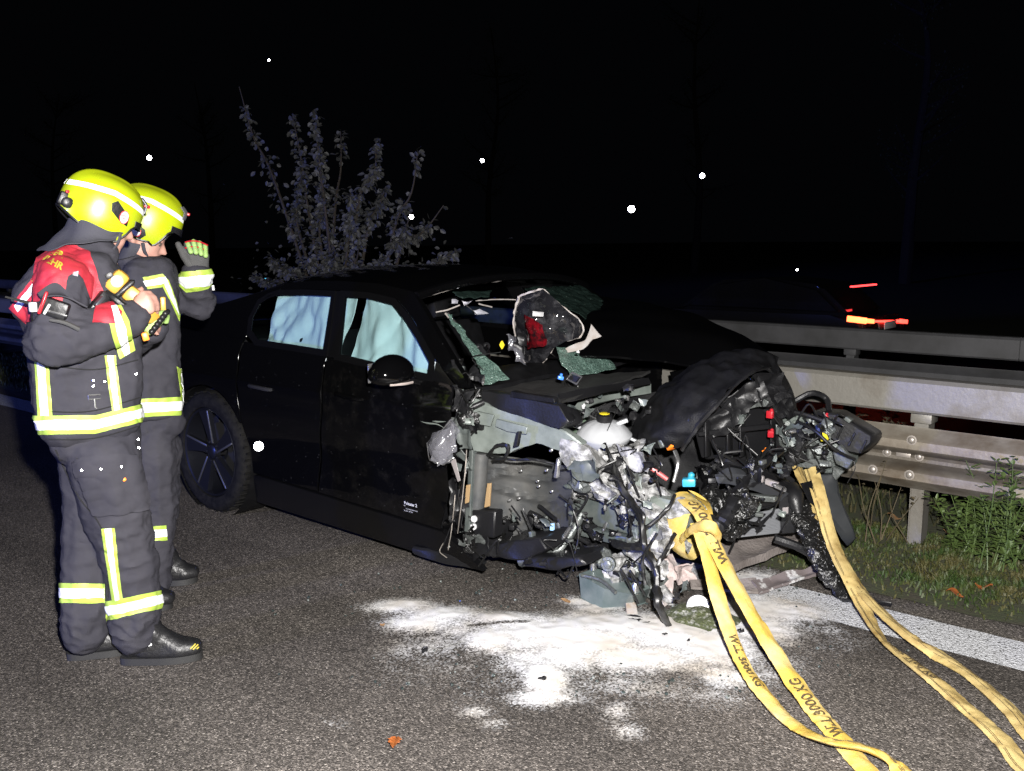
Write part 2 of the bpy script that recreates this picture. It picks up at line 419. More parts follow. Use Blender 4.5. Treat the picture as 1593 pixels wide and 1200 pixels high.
# ---------------------------------------------------------------- spilled absorbent powder
def spill():
    x0, x1, y0, y1 = -3.2, -.55, 1.75, 4.05
    nx, ny = 300, 260
    X, Y = np.meshgrid(np.linspace(x0, x1, nx), np.linspace(y0, y1, ny), indexing='ij')
    D = np.zeros_like(X); HH = np.zeros_like(X)
    def blob(px, py, rx, ry, amp, ang=0, h=.0):
        c = G(px, py); dx, dy = X - c.x, Y - c.y
        ca, sa = math.cos(ang), math.sin(ang)
        rx *= 1.2; ry *= 1.3; q = ((dx * ca + dy * sa) / rx) ** 2 + ((-dx * sa + dy * ca) / ry) ** 2
        g = amp * np.exp(-q ** 1.15); 
        np.maximum(D, g, out=D); np.add(HH, h * np.exp(-q), out=HH)
    ra = HEAD     # image-right direction on the ground
    for a in [(625, 948, .13, .07, 1, ra, .01), (690, 962, .15, .08, 1, ra, .01), (655, 975, .13, .08, .95, ra, .006), (720, 985, .1, .09, .6, ra), (670, 1010, .16, .10, .42, ra),
              (780, 970, .12, .06, 1, ra, .012), (760, 1003, .10, .10, 1, ra, .01), (850, 990, .27, .13, 1, ra, .01), (900, 1005, .3, .12, 1, ra, .004), (1160, 975, .2, .15, 1, ra), (950, 980, .28, .13, 1, ra, .012), (870, 1030, .20, .12, .85, ra, .003),
              (1040, 990, .26, .16, 1, ra, .01), (1110, 1010, .16, .18, 1, ra), (1000, 1030, .3, .1, .9, ra), (848, 1060, .07, .12, 1.05, ra, .012), (840, 1090, .10, .05, .8, ra), (1130, 1055, .12, .1, .7, ra),
              (1180, 950, .16, .14, 1, ra), (1150, 905, .17, .12, .9, ra), (1225, 955, .15, .1, .9, ra), (1240, 962, .1, .05, .75, ra), (1290, 985, .05, .05, .4, ra), (900, 940, .08, .05, .7, ra), (930, 952, .1, .05, .9, ra),
              (740, 1112, .05, .04, .5, ra), (765, 1130, .05, .03, .42, ra), (960, 1110, .05, .06, .5, ra), (975, 1140, .05, .05, .45, ra), (890, 1085, .12, .06, .34, ra), (1000, 1070, .3, .08, .32, ra), (700, 1030, .3, .14, .24, ra), (900, 1060, .5, .16, .24, ra), (1100, 1085, .14, .08, .36, ra), (1270, 1000, .2, .1, .22, ra), (500, 1140, .07, .05, .33, ra), (1180, 1040, .15, .12, .4, ra)]:
        blob(*a)
    # broom marks and an irregular rim
    for i in range(nx):
        for j in range(ny):
            p = V(X[i, j], Y[i, j], 0)
            if D[i, j] > .02:
                D[i, j] += (.16 * noise.noise(p * 6) * (1 if D[i, j] < .9 else .3) + .12 * noise.noise(p * 17)) * min(1, D[i, j] * 4)
                HH[i, j] += (.5 + .5 * noise.noise(p * 9)) * .006 * min(1, D[i, j]) + .003 * noise.noise(p * 25)
    q = G(740, 980)
    D *= np.clip(.2 + 40 * np.abs((X - q.x) * math.sin(ra) - (Y - q.y) * math.cos(ra) + .01 * np.sin(X * 30)), 0, 1) * (X < q.x + .16) * (X > q.x - .02) + 1 * ~((X < q.x + .16) & (X > q.x - .02))
    D = np.clip(D, 0, 1.2); HH = np.clip(HH, 0, .03)
    vs = np.stack([X, Y, .009 + HH], -1).reshape(-1, 3)
    idx = np.arange(nx * ny).reshape(nx, ny)
    f = np.stack([idx[:-1, :-1], idx[1:, :-1], idx[1:, 1:], idx[:-1, 1:]], -1).reshape(-1, 4)
    d = D.reshape(-1)
    f = f[(d[f] > .03).any(1)]
    me = mesh_from('powder', vs.tolist(), f.tolist())
    at = me.attributes.new('spread', 'FLOAT', 'POINT'); at.data.foreach_set('value', d.astype(np.float32))
    m = bpy.data.materials.new('absorbent_powder'); m.use_nodes = True; nt = m.node_tree; b = nt.nodes['Principled BSDF']
    b.inputs['Roughness'].default_value = .95; b.inputs['Specular IOR Level'].default_value = .1
    r, tc = powder_nodes(nt, 'spread', 130)
    n = nt.nodes.new('ShaderNodeTexNoise'); n.inputs['Scale'].default_value = 4; n.inputs['Detail'].default_value = 5
    nt.links.new(tc.outputs['Object'], n.inputs['Vector'])
    rp = nt.nodes.new('ShaderNodeValToRGB'); rp.color_ramp.elements[0].position = .42; rp.color_ramp.elements[0].color = (.60, .60, .61, 1); rp.color_ramp.elements[1].position = .68; rp.color_ramp.elements[1].color = (.48, .44, .39, 1)
    nt.links.new(n.outputs['Fac'], rp.inputs[0]); nt.links.new(rp.outputs[0], b.inputs['Base Color'])
    nt.links.new(r.outputs[0], b.inputs['Alpha'])
    o = new_obj('absorbent_powder', me, m)
    tag(o, 'white absorbent powder spread over the asphalt in front of the wreck', 'powder', kind='stuff')
spill()

# ---------------------------------------------------------------- grass, weeds, shrub, trees
def blades(name, n, area, h0, h1, m, label, dens=None, w=.004):
    vs, fs = [], []; rnd = random.Random(5)
    k = 0
    for _ in range(n):
        x, y = rnd.uniform(area[0], area[1]), rnd.uniform(area[2], area[3])
        if dens and rnd.random() > dens(x, y): continue
        z = vz(x, y) - .005
        a = rnd.uniform(0, 6.283); h = rnd.uniform(h0, h1) * (.6 + .8 * abs(noise.noise(V(x * 2.2, y * 2.2, 5)))) ; l = h * rnd.uniform(.2, .9)
        b = rnd.uniform(0, 6.283); cx, cy = math.cos(a), math.sin(a); bx, by = math.cos(b) * w, math.sin(b) * w
        m1 = (x + cx * l * .35, y + cy * l * .35, z + h * .6)
        vs += [(x - bx, y - by, z), (x + bx, y + by, z), (m1[0] - bx * .8, m1[1] - by * .8, m1[2]), (m1[0] + bx * .8, m1[1] + by * .8, m1[2]), (x + cx * l, y + cy * l, z + h * rnd.uniform(.7, 1))]
        fs += [(k, k + 1, k + 3, k + 2), (k + 2, k + 3, k + 4)]; k += 5
    o = new_obj(name, mesh_from(name, vs, fs), m, smooth=False)
    tag(o, label, 'grass', kind='stuff')
M_grass = mat('grass_blades', (.022, .042, .008), .6, col2=(.055, .05, .016), vs=7, vlo=.4, vhi=.6, spec=.3)
M_grass2 = mat('dry_grass', (.045, .038, .018), .7, col2=(.02, .028, .008), vs=5, spec=.2)
blades('grass', 26000, (-2.3, .6, 4.0, 4.9), .015, .06, M_grass, 'short green grass on the verge under the near guard rail', lambda x, y: min(1, max(.05, (y - 4.02) * 3)) * (.35 + 1.0 * max(0, .5 + noise.noise(V(x * 2.5, y * 2.5, 0)))))
blades('grass', 9000, (-14, -2.3, 4.05, 5.2), .03, .1, M_grass, 'short grass on the verge along the rail to the left of the car', None)
blades('median_grass', 12000, (-7, 1.5, 5.0, 8.2), .05, .16, M_grass2, 'dull dry grass between the two guard rails', None, w=.006)

def leaf_quad(vs, fs, p, d, up, L, w):
    s = d.cross(up)
    if s.length < 1e-3: s = Vector((1, 0, 0))
    s.normalize(); n = s.cross(d); k = len(vs)
    vs += [tuple(p), tuple(p + d * L * .35 + s * w + n * w * .3), tuple(p + d * L * .75 + s * w * .8 + n * w * .2), tuple(p + d * L), tuple(p + d * L * .75 - s * w * .8 + n * w * .2), tuple(p + d * L * .35 - s * w + n * w * .3), tuple(p + d * L * .5)]
    fs += [(k, k + 1, k + 6), (k + 1, k + 2, k + 6), (k + 2, k + 3, k + 6), (k + 3, k + 4, k + 6), (k + 4, k + 5, k + 6), (k + 5, k, k + 6)]
M_leaf = mat('shrub_leaf', (.034, .036, .038), .55, col2=(.06, .06, .06), vs=4, spec=.35)
M_bark = mat('bark', (.022, .017, .013), .9, col2=(.04, .032, .026), vs=18, bump=.6, bs=40)
M_leaf_dark = mat('tree_leaf', (.02, .03, .01), .7, col2=(.03, .03, .012), vs=2)
def shrub():
    base = P(540, 470, Y=6.35); base.z = vz(base.x, 6.35)
    t = thing('shrub', 'loose upright shrub with pale bluish leaves behind the car roof', 'shrub', base)
    rnd = random.Random(3)
    # stems: (pixel of tip, depth)
    stems = [((372, 135), [(430, 290), (395, 215)], 6.2), ((455, 180), [(480, 330), (468, 245)], 6.4), ((490, 170), [(505, 320), (495, 235)], 6.1), ((530, 205), [(520, 340), (530, 265)], 6.5),
             ((585, 215), [(555, 330), (582, 270)], 6.2), ((650, 235), [(610, 370), (640, 300)], 6.5), ((470, 270), [(470, 380), (462, 320)], 6.0), ((545, 300), [(540, 390), (545, 345)], 6.0), ((600, 290), [(570, 370), (590, 320)], 6.3), ((690, 320), [(620, 400), (660, 360)], 6.6), ((420, 400), [(470, 440), (440, 420)], 6.0), ((395, 430), [(450, 450), (420, 440)], 6.3), ((500, 290), [(500, 390), (500, 330)], 6.3), ((520, 390), [(515, 430), (520, 410)], 5.9), ((560, 370), [(550, 430), (556, 400)], 5.9), ((640, 330), [(600, 410), (625, 370)], 6.2), ((710, 390), [(640, 440), (680, 410)], 6.5), ((480, 400), [(490, 440), (485, 420)], 5.9), ((600, 400), [(580, 440), (590, 420)], 6.0)]
    vs, fs = [], []
    for (tip, mids, yy) in stems:
        pts = [base + V(rnd.uniform(-.25, .25), rnd.uniform(-.2, .2), 0)] + [P(*m, Y=(6.35 + yy) / 2) for m in mids] + [P(*tip, Y=yy)]
        bm = B(); add_tube(bm, pts, [.02, .012, .004], 6, n=16); obj('stem', bm, M_bark, t)
        q = catmull(pts, 90)
        for i in range(14, 90):
            f = i / 89
            for r in range(rnd.randint(2, 5) if f < .72 else rnd.randint(1, 3)):
                if noise.noise(q[i] * 2.5) < -.28: continue
                d = Vector((rnd.gauss(0, 1), rnd.gauss(0, 1), rnd.gauss(-.1, .8))).normalized()
                p = q[i] + d * abs(rnd.gauss(0, .07)) * (1.25 - f)
                leaf_quad(vs, fs, p, (d + V(0, 0, -.5)).normalized(), Vector((rnd.gauss(0, 1), rnd.gauss(0, 1), 1)).normalized(), rnd.uniform(.042, .075), rnd.uniform(.018, .027))
    for r in range(2600):     # dense low skirt
        p = base + V(rnd.gauss(0, .55), rnd.gauss(0, .28), abs(rnd.gauss(.55, .45)))
        d = Vector((rnd.gauss(0, 1), rnd.gauss(0, 1), rnd.gauss(0, .6))).normalized()
        leaf_quad(vs, fs, p, d, Vector((rnd.gauss(0, 1), rnd.gauss(0, 1), 1)).normalized(), rnd.uniform(.04, .06), .017)
    o = new_obj('foliage', mesh_from('foliage', vs, fs), M_leaf, t, smooth=False); o['kind'] = 'stuff'
shrub()
def weed(px, py, Y, h, n, m, label, leafy=True, seed=0):
    b = P(px, py, Y=Y); b.z = vz(b.x, Y)
    rnd = random.Random(seed); t = thing('weed', label, 'plant', b)
    vs, fs = [], []; bm = B()
    for k in range(n):
        tip = b + V(rnd.gauss(0, .10), rnd.gauss(0, .08), h * rnd.uniform(.6, 1))
        root = b + V(rnd.gauss(0, .04), rnd.gauss(0, .04), 0)
        q = [root, root.lerp(tip, .5) + V(rnd.gauss(0, .02), rnd.gauss(0, .02), 0), tip]
        add_tube(bm, q, [.0035, .0025, .0012], 5, n=8)
        for i, p in enumerate(catmull(q, 14)[2:]):
            for r in range(4 if leafy else (1 if i > 8 else 0)):
                d = Vector((rnd.gauss(0, 1), rnd.gauss(0, 1), rnd.uniform(-.2, .8))).normalized()
                leaf_quad(vs, fs, p + d * .01, d, V(0, 0, 1), rnd.uniform(.02, .05) * (1 if leafy else .5), rnd.uniform(.006, .013))
    obj('stem', bm, m, t); o = new_obj('leaves', mesh_from('leaves', vs, fs), m, t, smooth=False); o['kind'] = 'stuff'
M_weed = mat('weed_green', (.045, .075, .016), .6, col2=(.06, .09, .02), vs=8)
M_weed_dry = mat('weed_dry', (.075, .055, .028), .8, col2=(.04, .034, .016), vs=8)
for i, (px, py, Y, h, n, m, lb, lf) in enumerate([
    (1565, 880, 4.62, .55, 16, M_weed, 'leafy green weed under the near rail at the right edge', True),
    (1500, 860, 4.7, .35, 12, M_weed, 'low bushy green weed right of the near rail post', True),
    (1352, 870, 4.65, .45, 4, M_weed_dry, 'thin dry stalks left of the near rail post', False),
    (1385, 870, 4.7, .4, 3, M_weed_dry, 'few dry stalks between the car and the rail post', False),
    (1375, 580, 5.6, .55, 9, M_weed_dry, 'brownish weed standing above the near rail, left of the joint', True),
    (1420, 580, 6.0, .5, 8, M_weed_dry, 'brownish weed just right of the far rail post', True),
    (1235, 560, 6.4, .45, 5, M_weed_dry, 'spindly dry weed in front of the far rail left of its post', False),
    (1065, 540, 7.95, .85, 6, M_weed_dry, 'tall faint stalks behind the far rail above the bonnet', True),
    (1110, 540, 7.95, .8, 6, M_weed_dry, 'faint stalks behind the far rail at its left visible end', True)]):
    weed(px, py, Y, h, n, m, lb, lf, i)
def tree(x, y, h, r, label, seed, leaves=True):
    rnd = random.Random(seed); b = V(x, y, -.55); t = thing('tree', label, 'tree', b, 'trees in the dark behind the road')
    q = [b, b + V(rnd.gauss(0, .1), 0, h * .35), b + V(rnd.gauss(0, .35), rnd.gauss(0, .3), h * .7), b + V(rnd.gauss(0, .6), 0, h)]
    bm = B(); add_tube(bm, q, [r, r * .8, r * .45, r * .1], 9, n=18, wob=.15)
    vs, fs = [], []; c = catmull(q, 30)
    for k in range(22):
        p0 = c[rnd.randint(8, 27)]; a = rnd.uniform(0, 6.283); L = rnd.uniform(.9, 2.6)
        p2 = p0 + V(math.cos(a) * L, math.sin(a) * L, rnd.uniform(.4, 1.6))
        br = [p0, p0.lerp(p2, .5) + V(0, 0, -.1), p2]
        add_tube(bm, br, [r * .3, r * .18, .012], 5, n=8)
        for p in catmull(br, 12)[3:]:
            for _ in range(9):
                d = Vector((rnd.gauss(0, 1), rnd.gauss(0, 1), rnd.gauss(0, 1))).normalized()
                leaf_quad(vs, fs, p + d * rnd.uniform(.05, .5), d, V(0, 0, 1), rnd.uniform(.08, .15), .04)
    obj('trunk', bm, mat('dark_bark', (.009, .007, .005), .95, col2=(.015, .012, .01), vs=9), t)
    o = new_obj('crown', mesh_from('crown', vs, fs), M_leaf_dark, t, smooth=False); o['kind'] = 'stuff'
for i, (px, Y, h, r, lb) in enumerate([(330, 40, 14, .24, 'faint dark tree trunk above the second firefighter'), (1410, 46, 15, .3, 'faint dark tree above the passing car'), (760, 48, 16, .22, 'dark tree in the middle of the black background'), (1080, 50, 16, .24, 'dark tree between the shrub and the passing car, in the black'), (90, 30, 12, .2, 'dark tree behind the helmets at the left edge')]):
    p = P(px, 400, Y=Y); tree(p.x, Y, h, r, lb, 20 + i)

# small rail reflector on a stake beside the far rail, glow added to its lens
lp = P(414, 437, Y=7.75)
t = thing('glowing_reflector', 'tiny cyan rail reflector made to glow just above the rear of the car roof', 'reflector', (lp.x, lp.y, -.05))
bm = B(); add_beam(bm, V(lp.x, lp.y, -.15), V(lp.x, lp.y, lp.z - .04), .04, .03, .004); obj('stake', bm, M_far_steel, t)
bm = B(); add_box(bm, lp + V(0, .03, 0), (.1, .05, .085), bevel=.012); obj('housing', bm, M_black, t)
bm = B(); add_lathe(bm, lp + V(0, .006, 0), (0, -1, 0), [(0, .034), (.012, .034), (.02, .025), (.024, .008)], 16); obj('lens', bm, mat('cyan_reflector_glow', (.12, .7, 1.0), .3, emit=3.5), t)

# ---------------------------------------------------------------- passing car on the far carriageway
def passing_car():
    zr = -.49; yb = 13.2
    rear = P(1346, 490, Y=yb); xr = rear.x
    t = thing('passing_car', 'dark car driving off on the far road with red tail lights lit', 'car', (xr - 2.2, yb + .9, zr))
    mp = mat('dark_car_paint', (.01, .01, .012), .15, coat=1); mg = mat('dark_car_glass', (.006, .006, .007), .05)
    prof = [(0, .32), (.02, .62), (-.02, .95), (-.5, 1.0), (-3.2, .98), (-4.3, .82), (-4.5, .6), (-4.5, .3)]
    bm = B(); add_prism(bm, [V(xr + a, yb, zr + b) for a, b in prof], (0, 1.8, 0))
    bmesh.ops.bevel(bm, geom=bm.edges[:], offset=.07, segments=3, affect='EDGES'); obj('body', bm, mp, t)
    cab = [(-.25, .97), (-.75, 1.42), (-1.6, 1.5), (-2.4, 1.45), (-3.1, .97)]
    bm = B(); add_prism(bm, [V(xr + a, yb + .14, zr + b) for a, b in cab], (0, 1.52, 0))
    bmesh.ops.bevel(bm, geom=bm.edges[:], offset=.08, segments=3, affect='EDGES'); obj('cabin', bm, mg, t)
    for dx in (-.85, -3.6):
        for y, s in ((yb + .02, 1), (yb + 1.78, -1)):
            bm = B(); add_lathe(bm, V(xr + dx, y, zr + .33), (0, s, 0), [(0, .2), (.01, .31), (.03, .33), (.17, .33), (.2, .3)], 24); w = obj('wheel', bm, M_black, t)
            bm = B(); add_lathe(bm, V(xr + dx, y - .008 * s, zr + .33), (0, s, 0), [(0, .05), (.004, .2), (.02, .21)], 18); obj('rim', bm, M_bolt, w)
    mr = mat('tail_lamp_red', (1.0, .03, .02), .3, emit=9); mh = mat('tail_lamp_hot', (1.0, .10, .03), .3, emit=9)
    for y, m in ((yb - .012, mh), (yb + 1.5, mr)):
        dz = 0 if y < yb + 1 else -.10
        bm = B(); add_prism(bm, [p + V(0, 0, dz) for p in [V(xr + .0, y, zr + .98), V(xr + .035, y, zr + .98), V(xr + .035, y + .3, zr + .95), V(xr + .0, y + .3, zr + .95)]], (0, 0, -.06))
        if y < yb + 1: add_beam(bm, V(xr - .25, y + .006, zr + .965), V(xr + .03, y + .006, zr + .945), .03, .085, .01)
        o = obj('tail_lamp', bm, m, t)
    bm = B(); add_beam(bm, V(xr + .02, yb + .3, zr + .92), V(xr + .02, yb + 1.5, zr + .85), .02, .03, .004); obj('light_bar', bm, mr, t)
    bm = B(); add_beam(bm, V(xr - .34, yb + .35, zr + 1.40), V(xr - .34, yb + 1.35, zr + 1.40), .05, .022, .004); obj('brake_lamp', bm, mat('brake_lamp', (1, .05, .05), .3, emit=4), t)
    bm = B(); add_box(bm, V(xr + .035, yb + .98, zr + .83), (.012, .5, .11), bevel=.004); obj('number_plate', bm, mat('plate_white', (.8, .8, .8), .4), t)
passing_car()
# ---------------------------------------------------------------- tow slings
def sling_leg(name, pts, rolls, width, m, t, seed=0, texts=(), n=210, pillow=.010, mt=None, stitches=True, st0=0.0):
    dd = pts[-1] - pts[-2]; dd.z = 0; dd.normalize(); sd = V(-dd.y, dd.x, 0)
    pts = pts + [pts[-1] + dd * .35 + sd * .03 * seed, pts[-1] + dd * .75 + sd * .02, pts[-1] + dd * 1.2 - sd * .04, pts[-1] + dd * 1.7 + sd * .05]; rolls = list(rolls) + [0, 0, 0, 0]
    c = catmull(pts, n); rl = [np.interp(i / (n - 1), np.linspace(0, 1, len(rolls)), rolls) for i in range(n)]
    ws = [width * (1 + .10 * noise.noise(V(i * .06, seed, 0))) for i in range(n)]
    fr = []; acc = [0]
    for i in range(n):
        d = (c[min(i + 1, n - 1)] - c[max(i - 1, 0)]).normalized()
        s = d.cross(V(0, 0, 1)); s.normalize(); u = s.cross(d)
        a = math.radians(rl[i])
        fr.append((d, s * math.cos(a) + u * math.sin(a), u * math.cos(a) - s * math.sin(a)))
        if i: acc.append(acc[-1] + (c[i] - c[i - 1]).length)
    L = acc[-1]
    def surf(sl, tt, off=0.0):
        """point at arc length sl, across tt in -1..1, on the upper face"""
        i = float(np.interp(sl, acc, range(n))); k = min(int(i), n - 2); f = i - k
        p = c[k].lerp(c[k + 1], f); d, s, u = fr[k]
        return p + s * (tt * ws[k] / 2) + u * (pillow * (1 - tt * tt) + wr(k + f, tt) + off)
    def wr(i, tt):
        return .006 * noise.noise(V(i * .20, tt * 1.0 + i * .12, seed)) + .004 * (1 - 2 * abs(noise.noise(V(i * .45, tt * 1.3 + i * .25, seed + 4))))
    prof = [-1, -.92, -.75, -.5, -.25, 0, .25, .5, .75, .92, 1]
    bm = B(); rows = []
    for i in range(n):
        d, s, u = fr[i]
        top = [c[i] + s * (q * ws[i] / 2) + u * (pillow * (1 - q * q) + wr(i, q)) for q in prof]
        bot = [c[i] + s * (q * ws[i] / 2) - u * (pillow * .6 * (1 - q * q) + .001) for q in prof[::-1][1:-1]]
        rows.append([bm.verts.new(p) for p in top + bot])
    K = len(rows[0])
    for i in range(n - 1):
        for k in range(K): bm.faces.new((rows[i][k], rows[i][(k + 1) % K], rows[i + 1][(k + 1) % K], rows[i + 1][k]))
    bm.faces.new(rows[0]); bm.faces.new(rows[-1][::-1])
    o = obj(name, bm, m, t)
    for (txt, s0, size, rev) in texts:
        me = text_mesh(txt, size, .0015); densify(me, .012)
        for v in me.vertices:
            x, y = (v.co.x, v.co.y) if not rev else (-v.co.x, -v.co.y)
            v.co = surf(s0 + x, -y / (width / 2), .0022)
        new_obj('lettering', me, mt, o, smooth=False)
    if stitches:
        for q in stitches:
            bm = B(); add_tube(bm, [surf(L * (st0 + (1 - st0) * k / 90), q, .0006) for k in range(91)], .0012, 4); obj('seam', bm, mt, o)
    return o
M_sl = mat('sling_yellow', (.47, .315, .06), .7, col2=(.52, .42, .19), vs=7, vlo=.4, vhi=.7, bump=.25, bs=260, spec=.25)
M_sl2 = mat('sling_dirty', (.42, .32, .13), .75, col2=(.22, .14, .04), vs=9, vlo=.42, vhi=.72, bump=.25, bs=260, spec=.2)
M_ink = mat('sling_ink', (.03, .022, .008), .8, col2=(.09, .06, .02), vs=60)
g0 = G(1200, 1000)
t = thing('tow_sling', 'bright yellow lifting sling choked round the grey chassis rail end, WLL lettering', 'sling', (g0.x, g0.y, 0))
# leg A: from the choke down to the road
legA = [P(1058, 770, Y=3.28), P(1090, 800, Y=3.17), P(1111, 850, Y=3.10), G(1154, 930, .24), G(1212, 1027, .09), G(1263, 1100, .03), G(1297, 1140, .014), G(1348, 1200, .014), G(1410, 1270, .014)]
sling_leg('sling_leg', legA, [-10, 0, 5, 5, 0, 0, 0, 0], .070, M_sl, t, 1, [('WLL 3000 KG', .27, .052, True), ('WLL 3000 KG', 1.08, .052, True)], mt=M_ink, stitches=None)
legB = [P(1085, 815, Y=3.14), P(1096, 850, Y=3.08), G(1117, 930, .22), G(1152, 1027, .08), G(1204, 1100, .03), G(1248, 1138, .03), G(1292, 1156, .055), G(1348, 1167, .05), G(1393, 1192, .02), G(1415, 1225, .015), G(1450, 1290, .015)]
sling_leg('sling_leg', legB, [0, 0, 0, 10, 5, 10, 25, 30, 10, -25, 0], .060, M_sl, t, 2, [('WLL 3000 KG', .60, .044, False)], mt=M_ink, stitches=(-.15, -.02, .1), st0=.33)
# choke round the rail end
cc = P(1066, 815, Y=3.33)
loop = []
for k in range(15):
    a = math.radians(100 + 330 * k / 14)
    loop.append(cc + V(.02 + .012 * math.sin(a), math.cos(a) * .115, math.sin(a) * .125))
def ribbon_loop(name, pts, width, axis, m, t, thick=.008, n=60):
    c = catmull(pts, n); bm = B(); rows = []
    for i, p in enumerate(c):
        d = (c[min(i + 1, n - 1)] - c[max(i - 1, 0)]).normalized(); u = d.cross(axis).normalized()
        w = width / 2 * (1 + .12 * noise.noise(V(i * .2, 0, 0)))
        k = .006 * noise.noise(p * 25)
        rows.append([bm.verts.new(p + axis * (q * w) + u * (thick * h + k)) for q, h in ((-1, 0), (-.6, .8), (0, 1), (.6, .8), (1, 0), (.5, -.4), (-.5, -.4))])
    for i in range(n - 1):
        for k in range(7): bm.faces.new((rows[i][k], rows[i][(k + 1) % 7], rows[i + 1][(k + 1) % 7], rows[i + 1][k]))
    bm.faces.new(rows[0]); bm.faces.new(rows[-1][::-1])
    return obj(name, bm, m, t)
ribbon_loop('sling_choke', loop, .105, V(.93, -.25, -.2).normalized(), M_sl, t)
kn = [P(1062, 838, Y=3.2), P(1074, 826, Y=3.12), P(1092, 818, Y=3.06), P(1110, 822, Y=3.07), P(1117, 835, Y=3.12), P(1108, 850, Y=3.2)]
ribbon_loop('sling_knot', kn, .055, V(.3, -.2, .93).normalized(), M_sl, t, .012)
g0 = G(1330, 960)
t = thing('tow_sling', 'pale dirty yellow sling hooked under the grey casting beside the guard rail', 'sling', (g0.x, g0.y, 0))
l1 = [P(1240, 728, Y=4.10), P(1256, 765, Y=4.02), P(1282, 830, Y=3.98), G(1314, 885, .16), G(1352, 935, .10), G(1412, 990, .045), G(1458, 1020, .02), G(1510, 1053, .014), G(1570, 1105, .014), G(1640, 1180, .014)]
sling_leg('sling_leg', l1, [20, 25, 10, 0, 15, 10, -10, 10, 0, 0], .064, M_sl2, t, 5, [], mt=M_ink, stitches=(-.35, -.2, .3))
l2 = [P(1262, 730, Y=4.06), P(1274, 770, Y=3.96), P(1293, 840, Y=3.88), G(1318, 895, .16), G(1343, 945, .08), G(1376, 1000, .03), G(1438, 1047, .025), G(1500, 1100, .014), G(1556, 1150, .014), G(1625, 1225, .014)]
sling_leg('sling_leg', l2, [-15, -10, 0, 0, 5, 35, 5, 0, 0, 0], .064, M_sl2, t, 6, [('WLL 3000 KG', 1.15, .046, False)], mt=M_ink, stitches=(.5, .62))
bm = B(); patch(bm, P(1246, 752, Y=3.99), P(1262, 748, Y=3.97), P(1272, 790, Y=3.93), P(1258, 782, Y=3.95), 6, 6, .004, .003, 20, .003); obj('wear_pad', bm, M_black_soft, t)
# ================================================================== the wrecked car
CX0, CY0, CW = -4.652, 2.86, 1.80
M_car = mat('black_car_paint', (.0016, .0016, .0018), .04, rough2=.09, vs=5, vlo=.45, vhi=.75, spec=.5)
M_carlow = mat('dusty_black_paint', (.0016, .0016, .0018), .05, col2=(.006, .0056, .0052), vs=14, vlo=.5, vhi=.8, rough2=.3, detail=8)
M_trim = mat('black_trim', (.003, .003, .0034), .22, spec=.35)
M_tyre = mat('tyre_rubber', (.005, .005, .0055), .75, col2=(.012, .0115, .011), vs=30, bump=.2, bs=160, spec=.08)
M_rim = mat('dark_alloy', (.016, .017, .024), .3, .6)
M_rim_hi = mat('machined_alloy', (.16, .165, .19), .3, .8)
M_glass = glass_mat('side_glass', (.84, .92, .92))
M_airbag = mat('airbag_cloth', (.48, .53, .55), .85, col2=(.41, .47, .50), vs=5, bump=.3, bs=180)
M_primer = mat('grey_green_primer', (.15, .17, .157), .42, col2=(.095, .11, .10), vs=9, vlo=.4, vhi=.7, bump=.1, bs=50)
M_primer_dk = mat('dark_primer', (.045, .055, .055), .35, col2=(.08, .09, .085), vs=10, rough2=.55)
M_liner = mat('satin_liner', (.05, .053, .056), .36, col2=(.08, .079, .075), vs=7, bump=.08, bs=60, rough2=.55)
M_alu = mat('cast_aluminium', (.15, .162, .158), .42, .5, col2=(.07, .077, .074), vs=22, bump=.35, bs=90)
M_alu_white = mat('powdered_aluminium', (.11, .11, .107), .6, .2, col2=(.40, .40, .40), vs=18, vlo=.42, vhi=.62, bump=.5, bs=70)
M_steel = mat('bright_steel', (.5, .5, .5), .25, .9)
M_tank = mat('translucent_plastic', (.36, .37, .385), .35, spec=.4)
M_pink = mat('torn_foam', (.40, .30, .28), .85, col2=(.42, .39, .38), vs=6, bump=.4, bs=60)
M_wire = mat('wire_black', (.008, .008, .008), .4)
M_char = mat('charred_plastic', (.005, .005, .005), .35, col2=(.4, .4, .4), vs=90, vlo=.63, vhi=.68, bump=.8, bs=60)
M_crumb = mat('crumbled_glass', (.025, .055, .044), .15, col2=(.13, .20, .17), vs=130, bump=1.0, bs=120, spec=.8)
M_clear = mat('clear_plastic', (.22, .22, .25), .08, coat=1, spec=1.0, bump=1.0, bs=38, alpha=.24)
M_raw = mat('torn_edge', (.28, .245, .22), .7, col2=(.36, .34, .33), vs=20)
M_red = mat('red_plastic', (.35, .012, .02), .35); M_blue = mat('blue_plastic', (.05, .2, .7), .35); M_orange = mat('orange_plastic', (.85, .22, .02), .4)
M_cyan = mat('cyan_plastic', (.03, .27, .38), .4); M_yel = mat('yellow_plastic', (.75, .6, .03), .4); M_teal = mat('teal_fitting', (.03, .3, .22), .35)
M_white = mat('white_mark', (.5, .5, .51), .5)
M_brown = mat('grimy_undertray', (.10, .085, .078), .75, col2=(.17, .15, .14), vs=9, bump=.5, bs=70)
M_tan = mat('tan_strip', (.30, .20, .10), .6)
M_fin = mat('radiator_fins', (.30, .31, .33), .5, .5)

